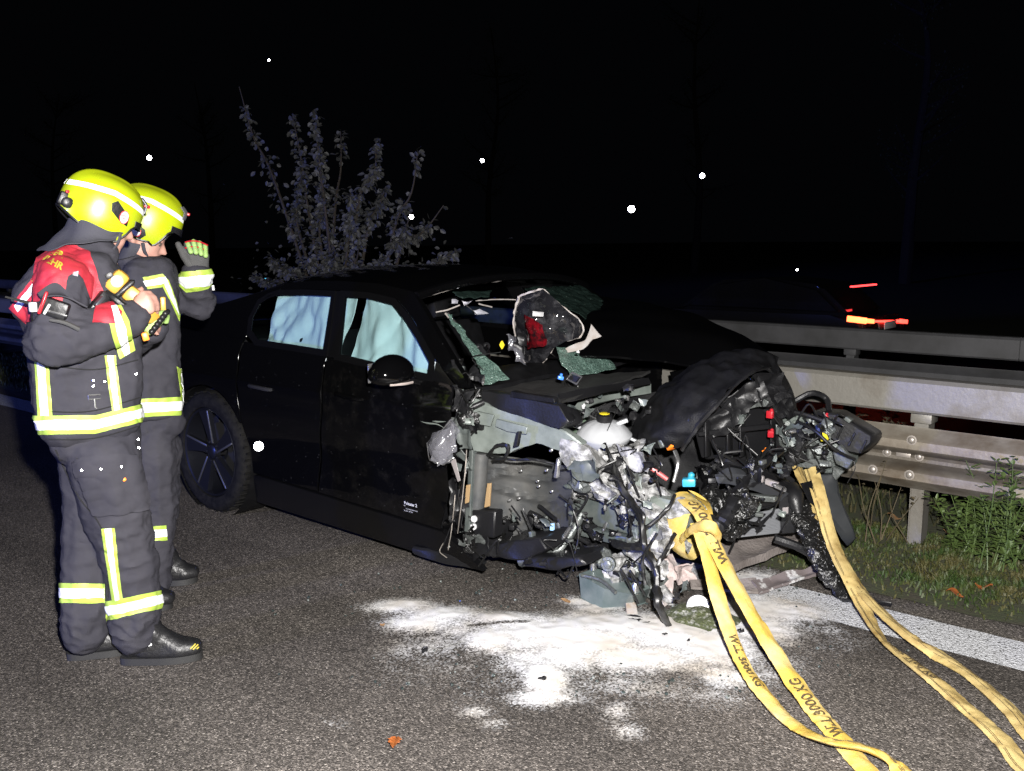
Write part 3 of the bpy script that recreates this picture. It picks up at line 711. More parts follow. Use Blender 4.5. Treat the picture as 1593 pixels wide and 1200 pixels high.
car = thing('wrecked_car', 'black car with its front torn off and bags deployed, standing against the rail', 'car', (CX0 + 1.2, CY0 + .9, 0))
def C(cx, cy, z): return V(CX0 + cx, CY0 + cy, z)
def S(cx, z):
    if z <= .95: cy = .015 + (.03 * ((z - .62) / .33) ** 2 if z > .62 else .05 * ((.62 - z) / .42) ** 2)
    else: cy = .045 + (z - .95) * .5
    if cx < -.2: cy += .08 * ((-.2 - cx) / .8) ** 2
    cy -= .012 * math.exp(-((z - .80) / .03) ** 2)       # waist crease
    cy += .014 * math.exp(-((z - .42) / .10) ** 2) * (1 if .3 < cx < 1.9 else 0)   # hollow along the doors
    return cy
def cpix(px, py):
    cy = .05
    for i in range(30):
        p = P(px, py, Y=CY0 + cy); cy = .5 * cy + .5 * S(p.x - CX0, p.z)
    return (p.x - CX0, p.z)
def panel(name, outline, m, parent, inset=0.0, thick=.006, grid=.055, far=False, amp=0, sfun=S):
    bm = B()
    f = bm.faces.new([bm.verts.new((x, 0, z)) for x, z in outline])
    xs = [p[0] for p in outline]; zs = [p[1] for p in outline]
    x = min(xs) + grid / 2
    while x < max(xs):
        bmesh.ops.bisect_plane(bm, geom=bm.verts[:] + bm.edges[:] + bm.faces[:], plane_co=(x, 0, 0), plane_no=(1, 0, 0)); x += grid
    z = min(zs) + grid / 2
    while z < max(zs):
        bmesh.ops.bisect_plane(bm, geom=bm.verts[:] + bm.edges[:] + bm.faces[:], plane_co=(0, 0, z), plane_no=(0, 0, 1)); z += grid
    bmesh.ops.triangulate(bm, faces=[f for f in bm.faces if len(f.verts) > 4])
    for v in bm.verts:
        cy = sfun(v.co.x, v.co.z) + inset
        if amp: cy += amp * noise.noise(V(v.co.x * 6, v.co.z * 6, 0))
        v.co = C(v.co.x, CW - cy if far else cy, v.co.z)
    fs = bm.faces[:]
    bmesh.ops.recalc_face_normals(bm, faces=fs)
    if sum((f.normal.y * f.calc_area() for f in fs)) * (1 if not far else -1) > 0: bmesh.ops.reverse_faces(bm, faces=fs)
    bmesh.ops.solidify(bm, geom=fs, thickness=thick)
    if grid < .2: bmesh.ops.bevel(bm, geom=[e for e in bm.edges if len(e.link_faces) == 2 and e.calc_face_angle() > 1.0], offset=min(.0025, thick * .4), segments=2, affect='EDGES')
    return obj(name, bm, m, parent)
def arc(cx, cz, r, a0, a1, n): return [(cx + r * math.cos(math.radians(a0 + (a1 - a0) * i / n)), cz + r * math.sin(math.radians(a0 + (a1 - a0) * i / n))) for i in range(n + 1)]
WCX, WCZ = -.012, .345
belt = lambda x: 1.012 - .04 * x
quarter = [(-.95, .30), (-1.0, .55), (-1.0, .8), (-.93, .98), (-.4, 1.04), (.30, belt(.3) + .01), (.30, .74), (.335, .56)] + arc(WCX, WCZ, .39, 33, 180, 16) + [(WCX - .40, .25)]
rear_door = [(.315, belt(.315)), (1.022, belt(1.02)), (1.018, .70), (.992, .50), (.925, .272), (.378, .282), (.374, .42), (.338, .56), (.312, .74)]
front_door = [(1.034, belt(1.034)), (1.905, belt(1.9) - .022), (1.905, .70), (1.875, .55), (1.868, .46), (1.85, .39), (1.80, .245), (.938, .270), (1.004, .50), (1.03, .70)]
sill = [(.34, .10), (.372, .264), (.42, .272), (1.80, .235), (1.90, .18), (2.02, .085), (1.6, .08)]
cpil = [(-.93, .985), (-.4, 1.045), (.31, 1.005), (.325, 1.05), (.295, 1.12), (.312, 1.21), (.44, 1.258), (.47, 1.30), (.25, 1.25), (-.1, 1.17), (-.5, 1.08)]
for far in (False, True):
    panel('quarter_panel', quarter, M_car, car, far=far)
    d = panel('rear_door', rear_door, M_car, car, far=far)
    if not far:
        bm = B(); h0, h1 = C(.43, S(.43, .775) - .014, .778), C(.63, S(.63, .775) - .014, .772)
        add_tube(bm, [h0 + V(0, .014, 0), h0.lerp(h1, .12) + V(0, -.004, 0), h0.lerp(h1, .5) + V(0, -.012, .002), h0.lerp(h1, .88) + V(0, -.004, 0), h1 + V(0, .014, 0)], [.008, .011, .011, .011, .008], 8, n=16); obj('handle', bm, mat('handle_gloss', (.02, .02, .022), .06, coat=1), d)
    d = panel('front_door', front_door, M_carlow, car, far=far, amp=.006)
    if not far:
        fdoor = d
        bm = B(); h0, h1 = C(1.15, S(1.15, .80) - .014, .81), C(1.35, S(1.35, .80) - .014, .80)
        add_tube(bm, [h0 + V(0, .014, 0), h0.lerp(h1, .15) + V(0, -.006, 0), h0.lerp(h1, .85) + V(0, -.006, 0), h1 + V(0, .014, 0)], [.008, .011, .011, .008], 8, n=16); obj('handle', bm, M_car, d)
    panel('sill', sill, M_trim, car, inset=.0, thick=.03, far=far)
    panel('rear_pillar', cpil, M_car, car, far=far)
# greenhouse: frames as strips between an outer and an inner outline
def strip(name, outer, inner, m, far=False, inset=0, thick=.008, closed=True):
    bm = B()
    def mk(l, ins): return [bm.verts.new(C(x, (CW - S(x, z) - ins) if far else S(x, z) + ins, z)) for x, z in l]
    n = len(outer); a, b = mk(outer, inset), mk(inner, inset + .004)
    a2, b2 = mk(outer, inset + thick), mk(inner, inset + thick)
    for i in range(n if closed else n - 1):
        j = (i + 1) % n
        for q in ((a[i], a[j], b[j], b[i]), (a2[i], b2[i], b2[j], a2[j]), (b[i], b[j], b2[j], b2[i]), (a[i], a2[i], a2[j], a[j])): bm.faces.new(q)
    return obj(name, bm, m, car)
def shrink(pts, d):
    c = [sum(p[k] for p in pts) / len(pts) for k in (0, 1)]
    out = []
    n = len(pts)
    for i in range(n):
        p0, p1, p2 = pts[i - 1], pts[i], pts[(i + 1) % n]
        def nrm(a, b):
            e = (b[0] - a[0], b[1] - a[1]); l = math.hypot(*e); return (-e[1] / l, e[0] / l)
        n1, n2 = nrm(p0, p1), nrm(p1, p2); k = (n1[0] + n2[0], n1[1] + n2[1]); l = math.hypot(*k); k = (k[0] / l, k[1] / l)
        sgn = 1 if (c[0] - p1[0]) * k[0] + (c[1] - p1[1]) * k[1] > 0 else -1
        dd = d / max(.5, k[0] * n1[0] + k[1] * n1[1])
        out.append((p1[0] + sgn * k[0] * dd, p1[1] + sgn * k[1] * dd))
    return out
rw = [(.33, 1.05), (.298, 1.12), (.316, 1.205), (.38, 1.24), (.446, 1.257), (.68, 1.268), (.906, 1.268), (.955, 1.13), (1.003, .990), (.72, .998), (.43, 1.003)]
fw = [(.985, 1.270), (1.18, 1.268), (1.366, 1.247), (1.50, 1.172), (1.604, 1.10), (1.732, 1.005), (1.75, .938), (1.42, .957), (1.10, .98)]
for far in (False, True):
    for w, nm in ((rw, 'rear'), (fw, 'front')):
        strip('window_frame', shrink(w, -.018), shrink(w, .012), M_trim, far, -.002)
        o = panel('window_glass', shrink(w, .011), M_glass, car, inset=.004, thick=.003, far=far, grid=.3)
    # cant rail over the doors, up to the roof edge
    lo = [(.46, 1.274), (.68, 1.288), (.93, 1.288), (1.19, 1.286), (1.38, 1.262), (1.52, 1.185), (1.62, 1.11), (1.755, 1.012), (1.93, .905)]
    hi = [(.47, 1.312), (.70, 1.33), (.93, 1.335), (1.22, 1.33), (1.47, 1.30), (1.60, 1.21), (1.70, 1.135), (1.84, 1.035), (2.0, .915)]
    strip('cant_rail', hi, lo, M_car, far, 0, .03, closed=False)
    for x0, x1 in ((.925, .967), (.972, 1.08)):
        pass
    panel('door_pillar', [(.885, 1.285), (1.0, 1.285), (1.125, .97), (.985, .97)], M_trim, car, inset=.006, far=far, grid=.5)
    panel('quarter_window_base', [(1.765, 1.005), (1.92, .905), (1.77, .925)], M_trim, car, inset=.002, far=far, grid=.5)
# roof
EDG = [(-.93, .985), (-.5, 1.08), (-.1, 1.17), (.25, 1.25), (.47, 1.312), (.70, 1.33), (.93, 1.335), (1.22, 1.33), (1.49, 1.295)]
def roof_fn(u, v):
    x = -.93 + 2.42 * u; z = float(np.interp(x, [e[0] for e in EDG], [e[1] for e in EDG])); y0 = S(x, z)
    y = y0 + (CW - 2 * y0) * v; w = 2 * v - 1
    return C(x + .05 * (1 - w * w) * u, y, z + .075 * (1 - abs(w) ** 2.4) * min(1, .3 + u * 1.4))
bm = B(); add_grid(bm, roof_fn, 30, 20, .01); obj('roof', bm, M_car, car)
bm = B(); add_grid(bm, lambda u, v: C(-1.0 - .03 * math.sin(math.pi * v), .12 + (CW - .24) * v, .25 + .73 * u), 10, 10, .02); obj('tailgate', bm, M_car, car)
bm = B(); add_box(bm, C(.5, CW / 2, .19), (2.9, CW - .34, .1), bevel=.02); obj('floor_pan', bm, M_black_soft, car)
bm = B(); add_box(bm, C(-.5, CW / 2, .62), (.8, CW - .3, .7), bevel=.05); obj('boot_interior', bm, M_black_soft, car)
for y in (.42, 1.34):
    bm = B(); add_box(bm, C(1.0, y, .45), (.5, .5, .18), bevel=.05); add_beam(bm, C(.82, y, .48), C(.62, y, 1.05), .48, .14, .05); add_beam(bm, C(.60, y, 1.06), C(.57, y, 1.2), .24, .09, .03); obj('seat', bm, M_black_soft, car)
bm = B(); patch(bm, C(1.50, .2, .87), C(1.95, .12, .90), C(1.95, CW - .12, .90), C(1.50, CW - .2, .87), 8, 12, .05, .02, 7, .02); obj('dashboard', bm, M_black_soft, car)
bm = B(); add_tube(bm, [C(1.38 + .04 * math.sin(a), 1.3 + .17 * math.cos(a), .85 + .17 * math.sin(a)) for a in np.linspace(0, 6.283, 25)], .014, 8); obj('steering_wheel', bm, M_black, car)
# curtain bags hanging behind the side glass
def curtain(name, w, seed, far=False):
    x0, x1 = min(p[0] for p in w), max(p[0] for p in w)
    bm = B()
    def fn(u, v):
        x = x0 + (x1 - x0) * u; zt = float(np.interp(x, [.3, .32, .44, .9, 1.36, 1.5, 1.6, 1.72], [1.12, 1.2, 1.262, 1.275, 1.25, 1.17, 1.10, 1.01])); z = .93 + (zt - .93) * v
        f = .5 * noise.noise(V(x * 5 + 1.6 * z, z * 2.2, seed)) + .35 * abs(noise.noise(V(x * 8 - 3 * z, z * 4, seed + 3))) + .18 * noise.noise(V(x * 17 + 5 * z, z * 9, seed + 7))
        cy = S(x, z) + .085 - .085 * f + .03 * (1 - v)
        return C(x, CW - cy if far else cy, z)
    add_grid(bm, fn, 44, 30, .004); obj(name, bm, M_airbag, car)
for far in (False, True):
    if not far: curtain('airbag', [(.385, 0), (1.0, 0)], 2); curtain('airbag', [(1.07, 0), (1.735, 0)], 5)
# wheels at the rear
def wheel(cy, sgn):
    o = C(WCX, cy, WCZ); ax = V(0, sgn, 0)       # axis pointing inwards
    w = bpy.data.objects.new('wheel', None); COL.objects.link(w); w.matrix_basis = Matrix.Translation(o); w.parent = car; w.matrix_parent_inverse = car.matrix_basis.inverted()
    wh = w
    bm = B(); add_lathe(bm, o, ax, [(.045, .255), (.012, .262), (.004, .285), (.0, .31), (.012, .332), (.03, .345), (.06, .348), (.18, .348), (.21, .335), (.225, .29), (.2, .255), (.045, .255)], 72, caps=False)
    def put(name, bm, m):
        me = bpy.data.meshes.new(name); bmesh.ops.recalc_face_normals(bm, faces=bm.faces); bm.transform(Matrix.Translation(-o)); bm.to_mesh(me); bm.free()
        q = new_obj(name, me, m); q.parent = wh
        return q
    for k in range(60):
        a = 2 * math.pi * k / 60
        rr = V(math.cos(a), 0, math.sin(a))
        for s in (.045, .12, .19): add_box(bm, o + rr * .3475 + ax * (s + .012 * (k % 2)), (.012, .06, .008), Matrix.Rotation(-a + math.pi / 2 + .3, 3, 'Y'))
    put('tyre', bm, M_tyre)
    bm = B(); add_lathe(bm, o, ax, [(.02, .258), (.014, .252), (.02, .243), (.06, .236), (.19, .232), (.195, .20)], 48, caps=False); add_lathe(bm, o, ax, [(.19, .23), (.192, .02)], 40); put('rim', bm, M_rim)
    bm = B(); add_lathe(bm, o, ax, [(.10, .06), (.10, .16), (.115, .16), (.116, .06), (.10, .06)], 40, caps=False); put('brake_disc', bm, mat('disc_dark', (.03, .03, .032), .4, .5))
    for k in range(5):
        a = 2 * math.pi * k / 5 + .1 + math.pi / 2
        e = V(math.cos(a), 0, math.sin(a)); f = V(-math.sin(a), 0, math.cos(a))
        bm = B(); add_prism(bm, [o + ax * .035 + e * .045 - f * .022, o + ax * .022 + e * .245 - f * .018, o + ax * .022 + e * .245 + f * .085, o + ax * .03 + e * .15 + f * .045, o + ax * .035 + e * .045 + f * .022], ax * .03)
        bmesh.ops.bevel(bm, geom=bm.edges[:], offset=.004, segments=2, affect='EDGES'); put('spoke', bm, M_rim)
        bm = B(); add_beam(bm, o + ax * .030 + e * .05 - f * .020, o + ax * .0185 + e * .24 - f * .017, .012, .006, .002, V(0, -sgn, 0)); put('spoke_edge', bm, M_rim_hi)
    bm = B(); add_lathe(bm, o, ax, [(.024, .01), (.024, .03), (.03, .042), (.06, .05)], 20)
    for k in range(5):
        a = 2 * math.pi * k / 5 + .7; add_lathe(bm, o + V(math.cos(a) * .057, 0, math.sin(a) * .057) + ax * .03, -ax, [(-.03, .011), (0, .011), (.004, .006)], 8)
    put('hub_cap', bm, M_rim)
    bm = B(); add_lathe(bm, o, ax, [(.03, .385), (.24, .385), (.245, .05)], 40, caps=False); put('arch_liner', bm, M_black_soft)
wheel(.012, 1); wheel(CW - .012, -1)
# wing mirror
def mirror():
    b = bpy.data.objects.new('wing_mirror', None); COL.objects.link(b); b.parent = car; b.matrix_parent_inverse = car.matrix_basis.inverted()
    o = C(1.66, -.10, .965); b.matrix_basis = Matrix.Translation(o)
    bm = B(); g = bmesh.ops.create_uvsphere(bm, u_segments=28, v_segments=18, radius=1)
    for v in bm.verts:
        x, y, z = v.co
        v.co = V(x * .085 * (1 - .25 * z), y * .115, z * .062 + (.018 if z > 0 else 0) * (1 - y * y))
        if v.co.x < -.05: v.co.x = -.05
        if v.co.z < -.045: v.co.z = -.045 + (v.co.z + .045) * .2
        v.co.rotate(Matrix.Rotation(math.radians(4), 3, 'X'))
    q = obj('shell', bm, M_car); q.parent = b
    bm = B(); add_box(bm, V(-.05, 0, .0), (.006, .18, .085), bevel=.002); q = obj('mirror_glass', bm, M_steel); q.parent = b
    bm = B(); add_beam(bm, V(.0, .08, -.04), V(.02, .16, -.06), .05, .03, .01); q = obj('stalk', bm, M_trim); q.parent = b
    bm = B(); add_tube(bm, [V(.055, -.06, -.043), V(.078, 0, -.043), V(.07, .06, -.043)], .006, 6, n=8); q = obj('indicator', bm, mat('indicator', (.35, .3, .28), .2)); q.parent = b
mirror()
# lettering on the door
def surf_text(txt, size, x, z, sl, m, parent, bold=.0004):
    me = text_mesh(txt, size, bold, 2)
    for v in me.vertices:
        a, b = x + v.co.x, z + v.co.y + sl * v.co.x
        v.co = C(a, S(a, b) + .006 * noise.noise(V(a * 6, b * 6, 0)) - .0025, b)
    return new_obj('lettering', me, m, parent, smooth=False)
surf_text('Polestar 2', .021, 1.618, .332, 0, M_white, fdoor)
surf_text('BEV', .007, 1.578, .318, 0, M_white, fdoor, 0)
surf_text('Long range dual motor', .0085, 1.624, .306, 0, M_white, fdoor, 0)
surf_text('78 kWh  300 kW', .0085, 1.60, .294, 0, M_white, fdoor, 0)
for pts in ([(1.70, .742), (1.76, .735), (1.82, .738), (1.86, .728)], [(1.79, .748), (1.83, .75), (1.88, .757)]):
    bm = B(); add_tube(bm, [C(x, S(x, z) - .002, z) for x, z in pts], [.001, .004, .003, .001], 5, n=12); obj('scratch', bm, M_primer, fdoor)
# windscreen header, far pillar line and the shattered screen
hdr = lambda v: roof_fn(1, v)
bm = B(); add_tube(bm, [hdr(k / 20) + V(.012, 0, -.016) for k in range(21)], .022, 8); obj('header_rail', bm, M_car, car)
HA, HB, LA, LB = hdr(.06) + V(.02, 0, -.02), hdr(.94) + V(.02, 0, -.02), C(2.02, .12, .90), C(2.02, CW - .12, .90)
def screen(u, v):      # u across, v downwards
    p = (HA.lerp(HB, u)).lerp(LA.lerp(LB, u), v); w = 2 * u - 1
    return p + V(.07 * (1 - w * w), 0, .05 * math.sin(math.pi * v) * .5)
def shard(name, uv, m, amp=.006, seed=0):
    bm = B(); f = bm.faces.new([bm.verts.new((a, b, 0)) for a, b in uv])
    for k in range(1, 40):
        for no, co in (((1, 0, 0), (k / 40, 0, 0)), ((0, 1, 0), (0, k / 40, 0))):
            bmesh.ops.bisect_plane(bm, geom=bm.verts[:] + bm.edges[:] + bm.faces[:], plane_co=co, plane_no=no)
    bmesh.ops.triangulate(bm, faces=[f for f in bm.faces if len(f.verts) > 4])
    for v in bm.verts:
        p = screen(v.co.x, v.co.y); v.co = p + noise.noise_vector(p * 30 + V(seed, 0, 0)) * amp
    bmesh.ops.solidify(bm, geom=bm.faces[:], thickness=.005)
    return obj(name, bm, m, car, smooth=False)
rr = random.Random(9)
def rag(pts, j=.012):
    out = []
    for i, p in enumerate(pts):
        q = pts[(i + 1) % len(pts)]
        for k in range(4): out.append((min(1, max(0, p[0] + (q[0] - p[0]) * k / 4 + rr.uniform(-j, j))), min(1, max(0, p[1] + (q[1] - p[1]) * k / 4 + rr.uniform(-j, j)))))
    return out
shard('broken_windscreen', rag([(.0, .30), (.018, .30), (.03, .55), (.055, .72), (.10, .93), (.01, .96)], .009), M_crumb, .008, 1)
shard('broken_windscreen', rag([(.10, .01), (.30, .01), (.24, .09), (.12, .08)]), mat('dark_screen_glass', (.008, .014, .012), .08, col2=(.06, .08, .07), vs=60, vlo=.62, vhi=.75), .006, 2)
shard('broken_windscreen', rag([(.36, .74), (.58, .70), (.60, .98), (.34, .99)]), M_crumb, .01, 3)
shard('broken_windscreen', rag([(.5, .0), (.98, .0), (.97, .9), (.7, .8), (.66, .4), (.55, .15)]), mat('dark_screen_glass', (.03, .06, .05), .1), .01, 4)
# bent bright mouldings in the screen opening
for pts, r, m in (([P(693, 488, Y=3.42), P(715, 515, Y=3.38), P(735, 545, Y=3.30)], .006, M_raw), ([P(697, 487, Y=3.42), P(720, 517, Y=3.36), P(741, 544, Y=3.28)], .004, M_steel),
                  ([P(678, 486, Y=3.42), P(697, 482, Y=3.46), P(715, 475, Y=3.52)], .004, M_raw), ([P(722, 473, Y=3.5), P(735, 483, Y=3.5), P(742, 490, Y=3.48)], .002, M_steel),
                  ([P(740, 468, Y=3.6), P(775, 466, Y=3.75), P(815, 467, Y=3.9)], .003, M_raw), ([P(745, 473, Y=3.6), P(765, 478, Y=3.7)], .004, M_raw)):
    bm = B(); add_tube(bm, pts, r, 6, n=12, wob=.4); obj('torn_moulding', bm, m, car)
for c in ([(704, 466), (714, 468), (713, 473), (703, 473)], [(737, 483), (745, 480), (760, 488), (740, 490)], [(719, 468), (727, 470), (735, 468), (722, 476)]):
    bm = B(); q = [P(x, y, Y=3.5) for x, y in c]; patch(bm, *q, 5, 5, .01, .006, 20, .002); obj('torn_foil', bm, mat('foil', (.45, .45, .5), .3, .3), car)
bm = B(); q = P(780, 537, Y=3.75); add_prism(bm, [q + V(0, 0, .022), q + V(.012, .003, 0), q + V(0, 0, -.022), q + V(-.012, -.003, 0)], (.002, .008, 0)); obj('hazard_sticker', bm, M_yel, car)
# wiper linkage and crushed pillar foot by the screen
bm = B(); add_tube(bm, [P(752, 543, Y=3.2), P(742, 575, Y=3.15), P(728, 620, Y=3.1)], [.02, .028, .03], 8, n=14, wob=.5); crumple(bm, .012, 18, 3); obj('pillar_stub', bm, M_black, car)
bm = B(); add_tube(bm, [P(755, 540, Y=3.18), P(760, 548, Y=3.2), P(757, 580, Y=3.15), P(745, 615, Y=3.05)], .012, 8, n=14, wob=.5); crumple(bm, .01, 18, 5); obj('pillar_stub', bm, M_trim, car)
for px, py in ((745, 541), (757, 539)):
    bm = B(); add_lathe(bm, P(px, py, Y=3.2), V(.5, -.8, .2), [(-.01, .016), (.008, .018), (.014, .012), (.02, .006)], 12); obj('wiper_pivot', bm, M_black, car)
# torn glossy panel with a pale ragged rim, and a red patch painted in for reflected tail lights
def torn_panel():
    outl = [(808, 462), (830, 452), (845, 450), (862, 464), (885, 486), (900, 497), (906, 512), (902, 524), (880, 530), (862, 540), (848, 560), (832, 572), (818, 565), (806, 540), (800, 505), (802, 480)]
    bm = B()
    Yf = lambda px, py: 3.55 + .0009 * (px - 800) + .0006 * (py - 450)
    def inside(px, py):
        s = False; n = len(outl)
        for i in range(n):
            (x0, y0), (x1, y1) = outl[i], outl[(i + 1) % n]
            if (y0 > py) != (y1 > py) and px < (x1 - x0) * (py - y0) / (y1 - y0) + x0: s = not s
        return s
    f = bm.faces.new([bm.verts.new((x, y, 0)) for x, y in outl])
    for k in range(60):
        for no, co in (((1, 0, 0), (800 + k * 5, 0, 0)), ((0, 1, 0), (0, 450 + k * 5, 0))):
            bmesh.ops.bisect_plane(bm, geom=bm.verts[:] + bm.edges[:] + bm.faces[:], plane_co=co, plane_no=no)
    bmesh.ops.triangulate(bm, faces=[f for f in bm.faces if len(f.verts) > 4])
    for v in bm.verts:
        px, py = v.co.x, v.co.y; dx, dy = (px - 850) / 55, (py - 510) / 60
        Y = Yf(px, py) - .10 * (1 - min(1, dx * dx + dy * dy)) + .035 * noise.noise(V(px * .03, py * .03, 1)) + .02 * noise.noise(V(px * .08, py * .08, 2)) + (.03 * abs(noise.noise(V(px * .06, py * .06, 5))) if py > 540 else 0)
        v.co = P(px, py, Y=Y)
    bmesh.ops.solidify(bm, geom=bm.faces[:], thickness=.004)
    o = obj('torn_panel', bm, mat('torn_gloss', (.010, .010, .012), .1, coat=1, col2=(.06, .06, .065), vs=14, vlo=.5, vhi=.8), car)
    rim = [P(x + rr.uniform(-1.5, 1.5), y + rr.uniform(-1.5, 1.5), Y=Yf(x, y) - .006) for x, y in outl]
    bm = B(); add_tube(bm, rim[:10], .0045, 6, n=90, wob=1.0); obj('torn_rim', bm, M_raw, o)
    bm = B(); add_tube(bm, [rim[0], rim[-1], rim[-2], rim[-3]], [.009, .010, .007, .004], 6, n=40, wob=1.0, flat=.5); obj('torn_rim', bm, M_raw, o)
    bm = B(); add_tube(bm, rim[9:14], .0035, 5, n=60, wob=1.2); obj('torn_rim', bm, M_raw, o)
    bm = B(); patch(bm, P(816, 490, Y=3.47), P(846, 505, Y=3.43), P(850, 536, Y=3.44), P(822, 545, Y=3.48), 10, 10, -.03, .012, 14, .003); obj('red_reflection', bm, mat('red_reflection', (.14, .004, .008), .1, coat=1, col2=(.012, .004, .005), vs=22, vlo=.4, vhi=.6), o)
    bm = B(); patch(bm, P(829, 484, Y=3.44), P(846, 486, Y=3.43), P(845, 493, Y=3.43), P(829, 492, Y=3.44), 4, 4, .006, .003, 30, .002); obj('reflector_chip', bm, M_white, o)
    bm = B(); loft(bm, [P(873, 548, Y=3.62), P(890, 537, Y=3.64), P(912, 530, Y=3.66), P(920, 505, Y=3.66)], [P(876, 552, Y=3.62), P(905, 545, Y=3.64), P(923, 530, Y=3.66), P(936, 524, Y=3.66)], 16, 5, .004, .008, 16); obj('bent_strip', bm, M_raw, o)
torn_panel()
for i in range(5):
    bm = B(); x, y = rr.uniform(795, 815), rr.uniform(525, 570); q = [P(x + a, y + b, Y=3.5 + .02 * i) for a, b in ((-8, -12), (6, -9), (10, 14), (-3, 12))]
    patch(bm, *q, 6, 6, .02, .014, 22, .002, i); obj('torn_scrap', bm, M_clear if i % 2 else M_black, car)

# rain beads on the paint of the near side
rb = random.Random(4); vs, fs = [], []
def bead(p, n, r):
    n = n.normalized(); a = n.cross(V(.3, .2, 1)).normalized(); b = n.cross(a); k = len(vs)
    for h, q in ((0, 1), (.55, .8), (.85, .4)):
        for i in range(6): vs.append(tuple(p + n * (h * r * .7) + (a * math.cos(i * 1.0472) + b * math.sin(i * 1.0472)) * (q * r)))
    vs.append(tuple(p + n * r * .7))
    for l in (0, 6):
        for i in range(6): fs.append((k + l + i, k + l + (i + 1) % 6, k + l + 6 + (i + 1) % 6, k + l + 6 + i))
    for i in range(6): fs.append((k + 12 + i, k + 12 + (i + 1) % 6, k + 18))
for i in range(420):
    x = rb.uniform(-.3, 1.88); z = rb.uniform(.27, .93) if rb.random() < .75 else rb.uniform(.93, 1.3)
    if z > .93 and not ((x > .95 and z > 1.29 - 0) or abs(x - (1.53 + (1.27 - z) * 1.22)) < .06): continue
    if (x - WCX) ** 2 + (z - WCZ) ** 2 < .41 ** 2: continue
    bead(C(x, S(x, z) - .0015, z), V(0, -1, .1 if z < .93 else .6), rb.choice([.001, .0013, .0013, .0016, .0016, .002, .003]))
bd = new_obj('rain_beads', mesh_from('rain_beads', vs, fs), mat('water_bead', (.02, .02, .022), .03, spec=1.0), car); bd['kind'] = 'stuff'
# ---------------------------------------------------------------- the torn-open front
def slab(name, poly, Y, thick, m, parent=None, bev=.003, amp=0, freq=12, seed=0, direction=None):
    """flat piece with a real thickness: outline at depth Y (number or one per corner)"""
    ys = Y if isinstance(Y, (list, tuple)) else [Y] * len(poly)
    bm = B(); add_prism(bm, [P(x, y, Y=q) for (x, y), q in zip(poly, ys)], direction or (0, thick, 0))
    if bev: bmesh.ops.bevel(bm, geom=bm.edges[:], offset=bev, segments=1, affect='EDGES')
    if amp:
        bmesh.ops.triangulate(bm, faces=bm.faces[:])
        for _ in range(2): bmesh.ops.subdivide_edges(bm, edges=[e for e in bm.edges if e.calc_length() > .03], cuts=1, use_grid_fill=False)
        bmesh.ops.triangulate(bm, faces=bm.faces[:])
        crumple(bm, amp, freq, seed)
    return obj(name, bm, m, parent or car)
def hose(name, pts, r, m=None, n=30, parent=None, wob=.1, seg=8):
    bm = B(); add_tube(bm, [P(x, y, Y=Y) for x, y, Y in pts], r, seg, n=n, wob=wob); return obj(name, bm, m or M_wire, parent or car)
def scrap(name, quad, m, nu=8, bulge=.02, amp=.012, freq=16, thick=.003, seed=0, parent=None):
    bm = B(); patch(bm, *[P(x, y, Y=Y) for x, y, Y in quad], nu, nu, bulge, amp, freq, thick, seed); return obj(name, bm, m, parent or car)
def bolt(px, py, Y, r=.008, m=None, d=(0.2, -1, 0)):
    bm = B(); add_lathe(bm, P(px, py, Y=Y), d, [(-.012, r * 1.4), (0, r * 1.4), (.001, r), (.008, r), (.010, r * .6)], 10); return obj('bolt', bm, m or M_steel, car)

# cowl tray, scuttle trims
bm = B(); patch(bm, P(748, 606, Y=3.03), P(868, 628, Y=3.05), P(1012, 578, Y=3.95), P(845, 583, Y=3.65), 26, 20, -.012, .012, 10, .012, 2); obj('cowl_tray', bm, mat('cowl_plastic', (.016, .016, .016), .6, col2=(.05, .048, .045), vs=90, vlo=.55, vhi=.75), car)
slab('scuttle_trim', [(750, 608), (800, 616), (868, 632), (884, 655), (870, 668), (822, 652), (788, 640), (748, 628)], 2.99, .06, M_black, amp=.008)
slab('scuttle_trim', [(868, 612), (930, 602), (1000, 588), (1005, 600), (940, 612), (872, 628)], [3.1, 3.4, 3.8, 3.8, 3.4, 3.1], .05, M_black, amp=.006)
slab('scuttle_trim', [(795, 608), (860, 620), (862, 628), (792, 618)], 2.975, .03, M_black_soft, amp=.004)
# bonnet pushed back and up, dark
bm = B()
A = [P(835, 552, Y=3.6), P(960, 556, Y=3.75), P(1060, 566, Y=3.95), P(1140, 580, Y=4.1)]
Bc = [P(852, 462, Y=4.45), P(985, 468, Y=4.5), P(1110, 500, Y=4.55), P(1200, 552, Y=4.55)]
loft(bm, A, Bc, 30, 18, .012, .02, 5, .05, 3); obj('bonnet', bm, M_car, car)
bm = B(); loft(bm, [P(1040, 580, Y=4.2), P(1120, 560, Y=4.45), P(1200, 560, Y=4.55)], [P(1060, 640, Y=4.3), P(1150, 640, Y=4.5), P(1240, 640, Y=4.5)], 16, 10, .01, .02, 7); obj('far_fender', bm, M_car, car)
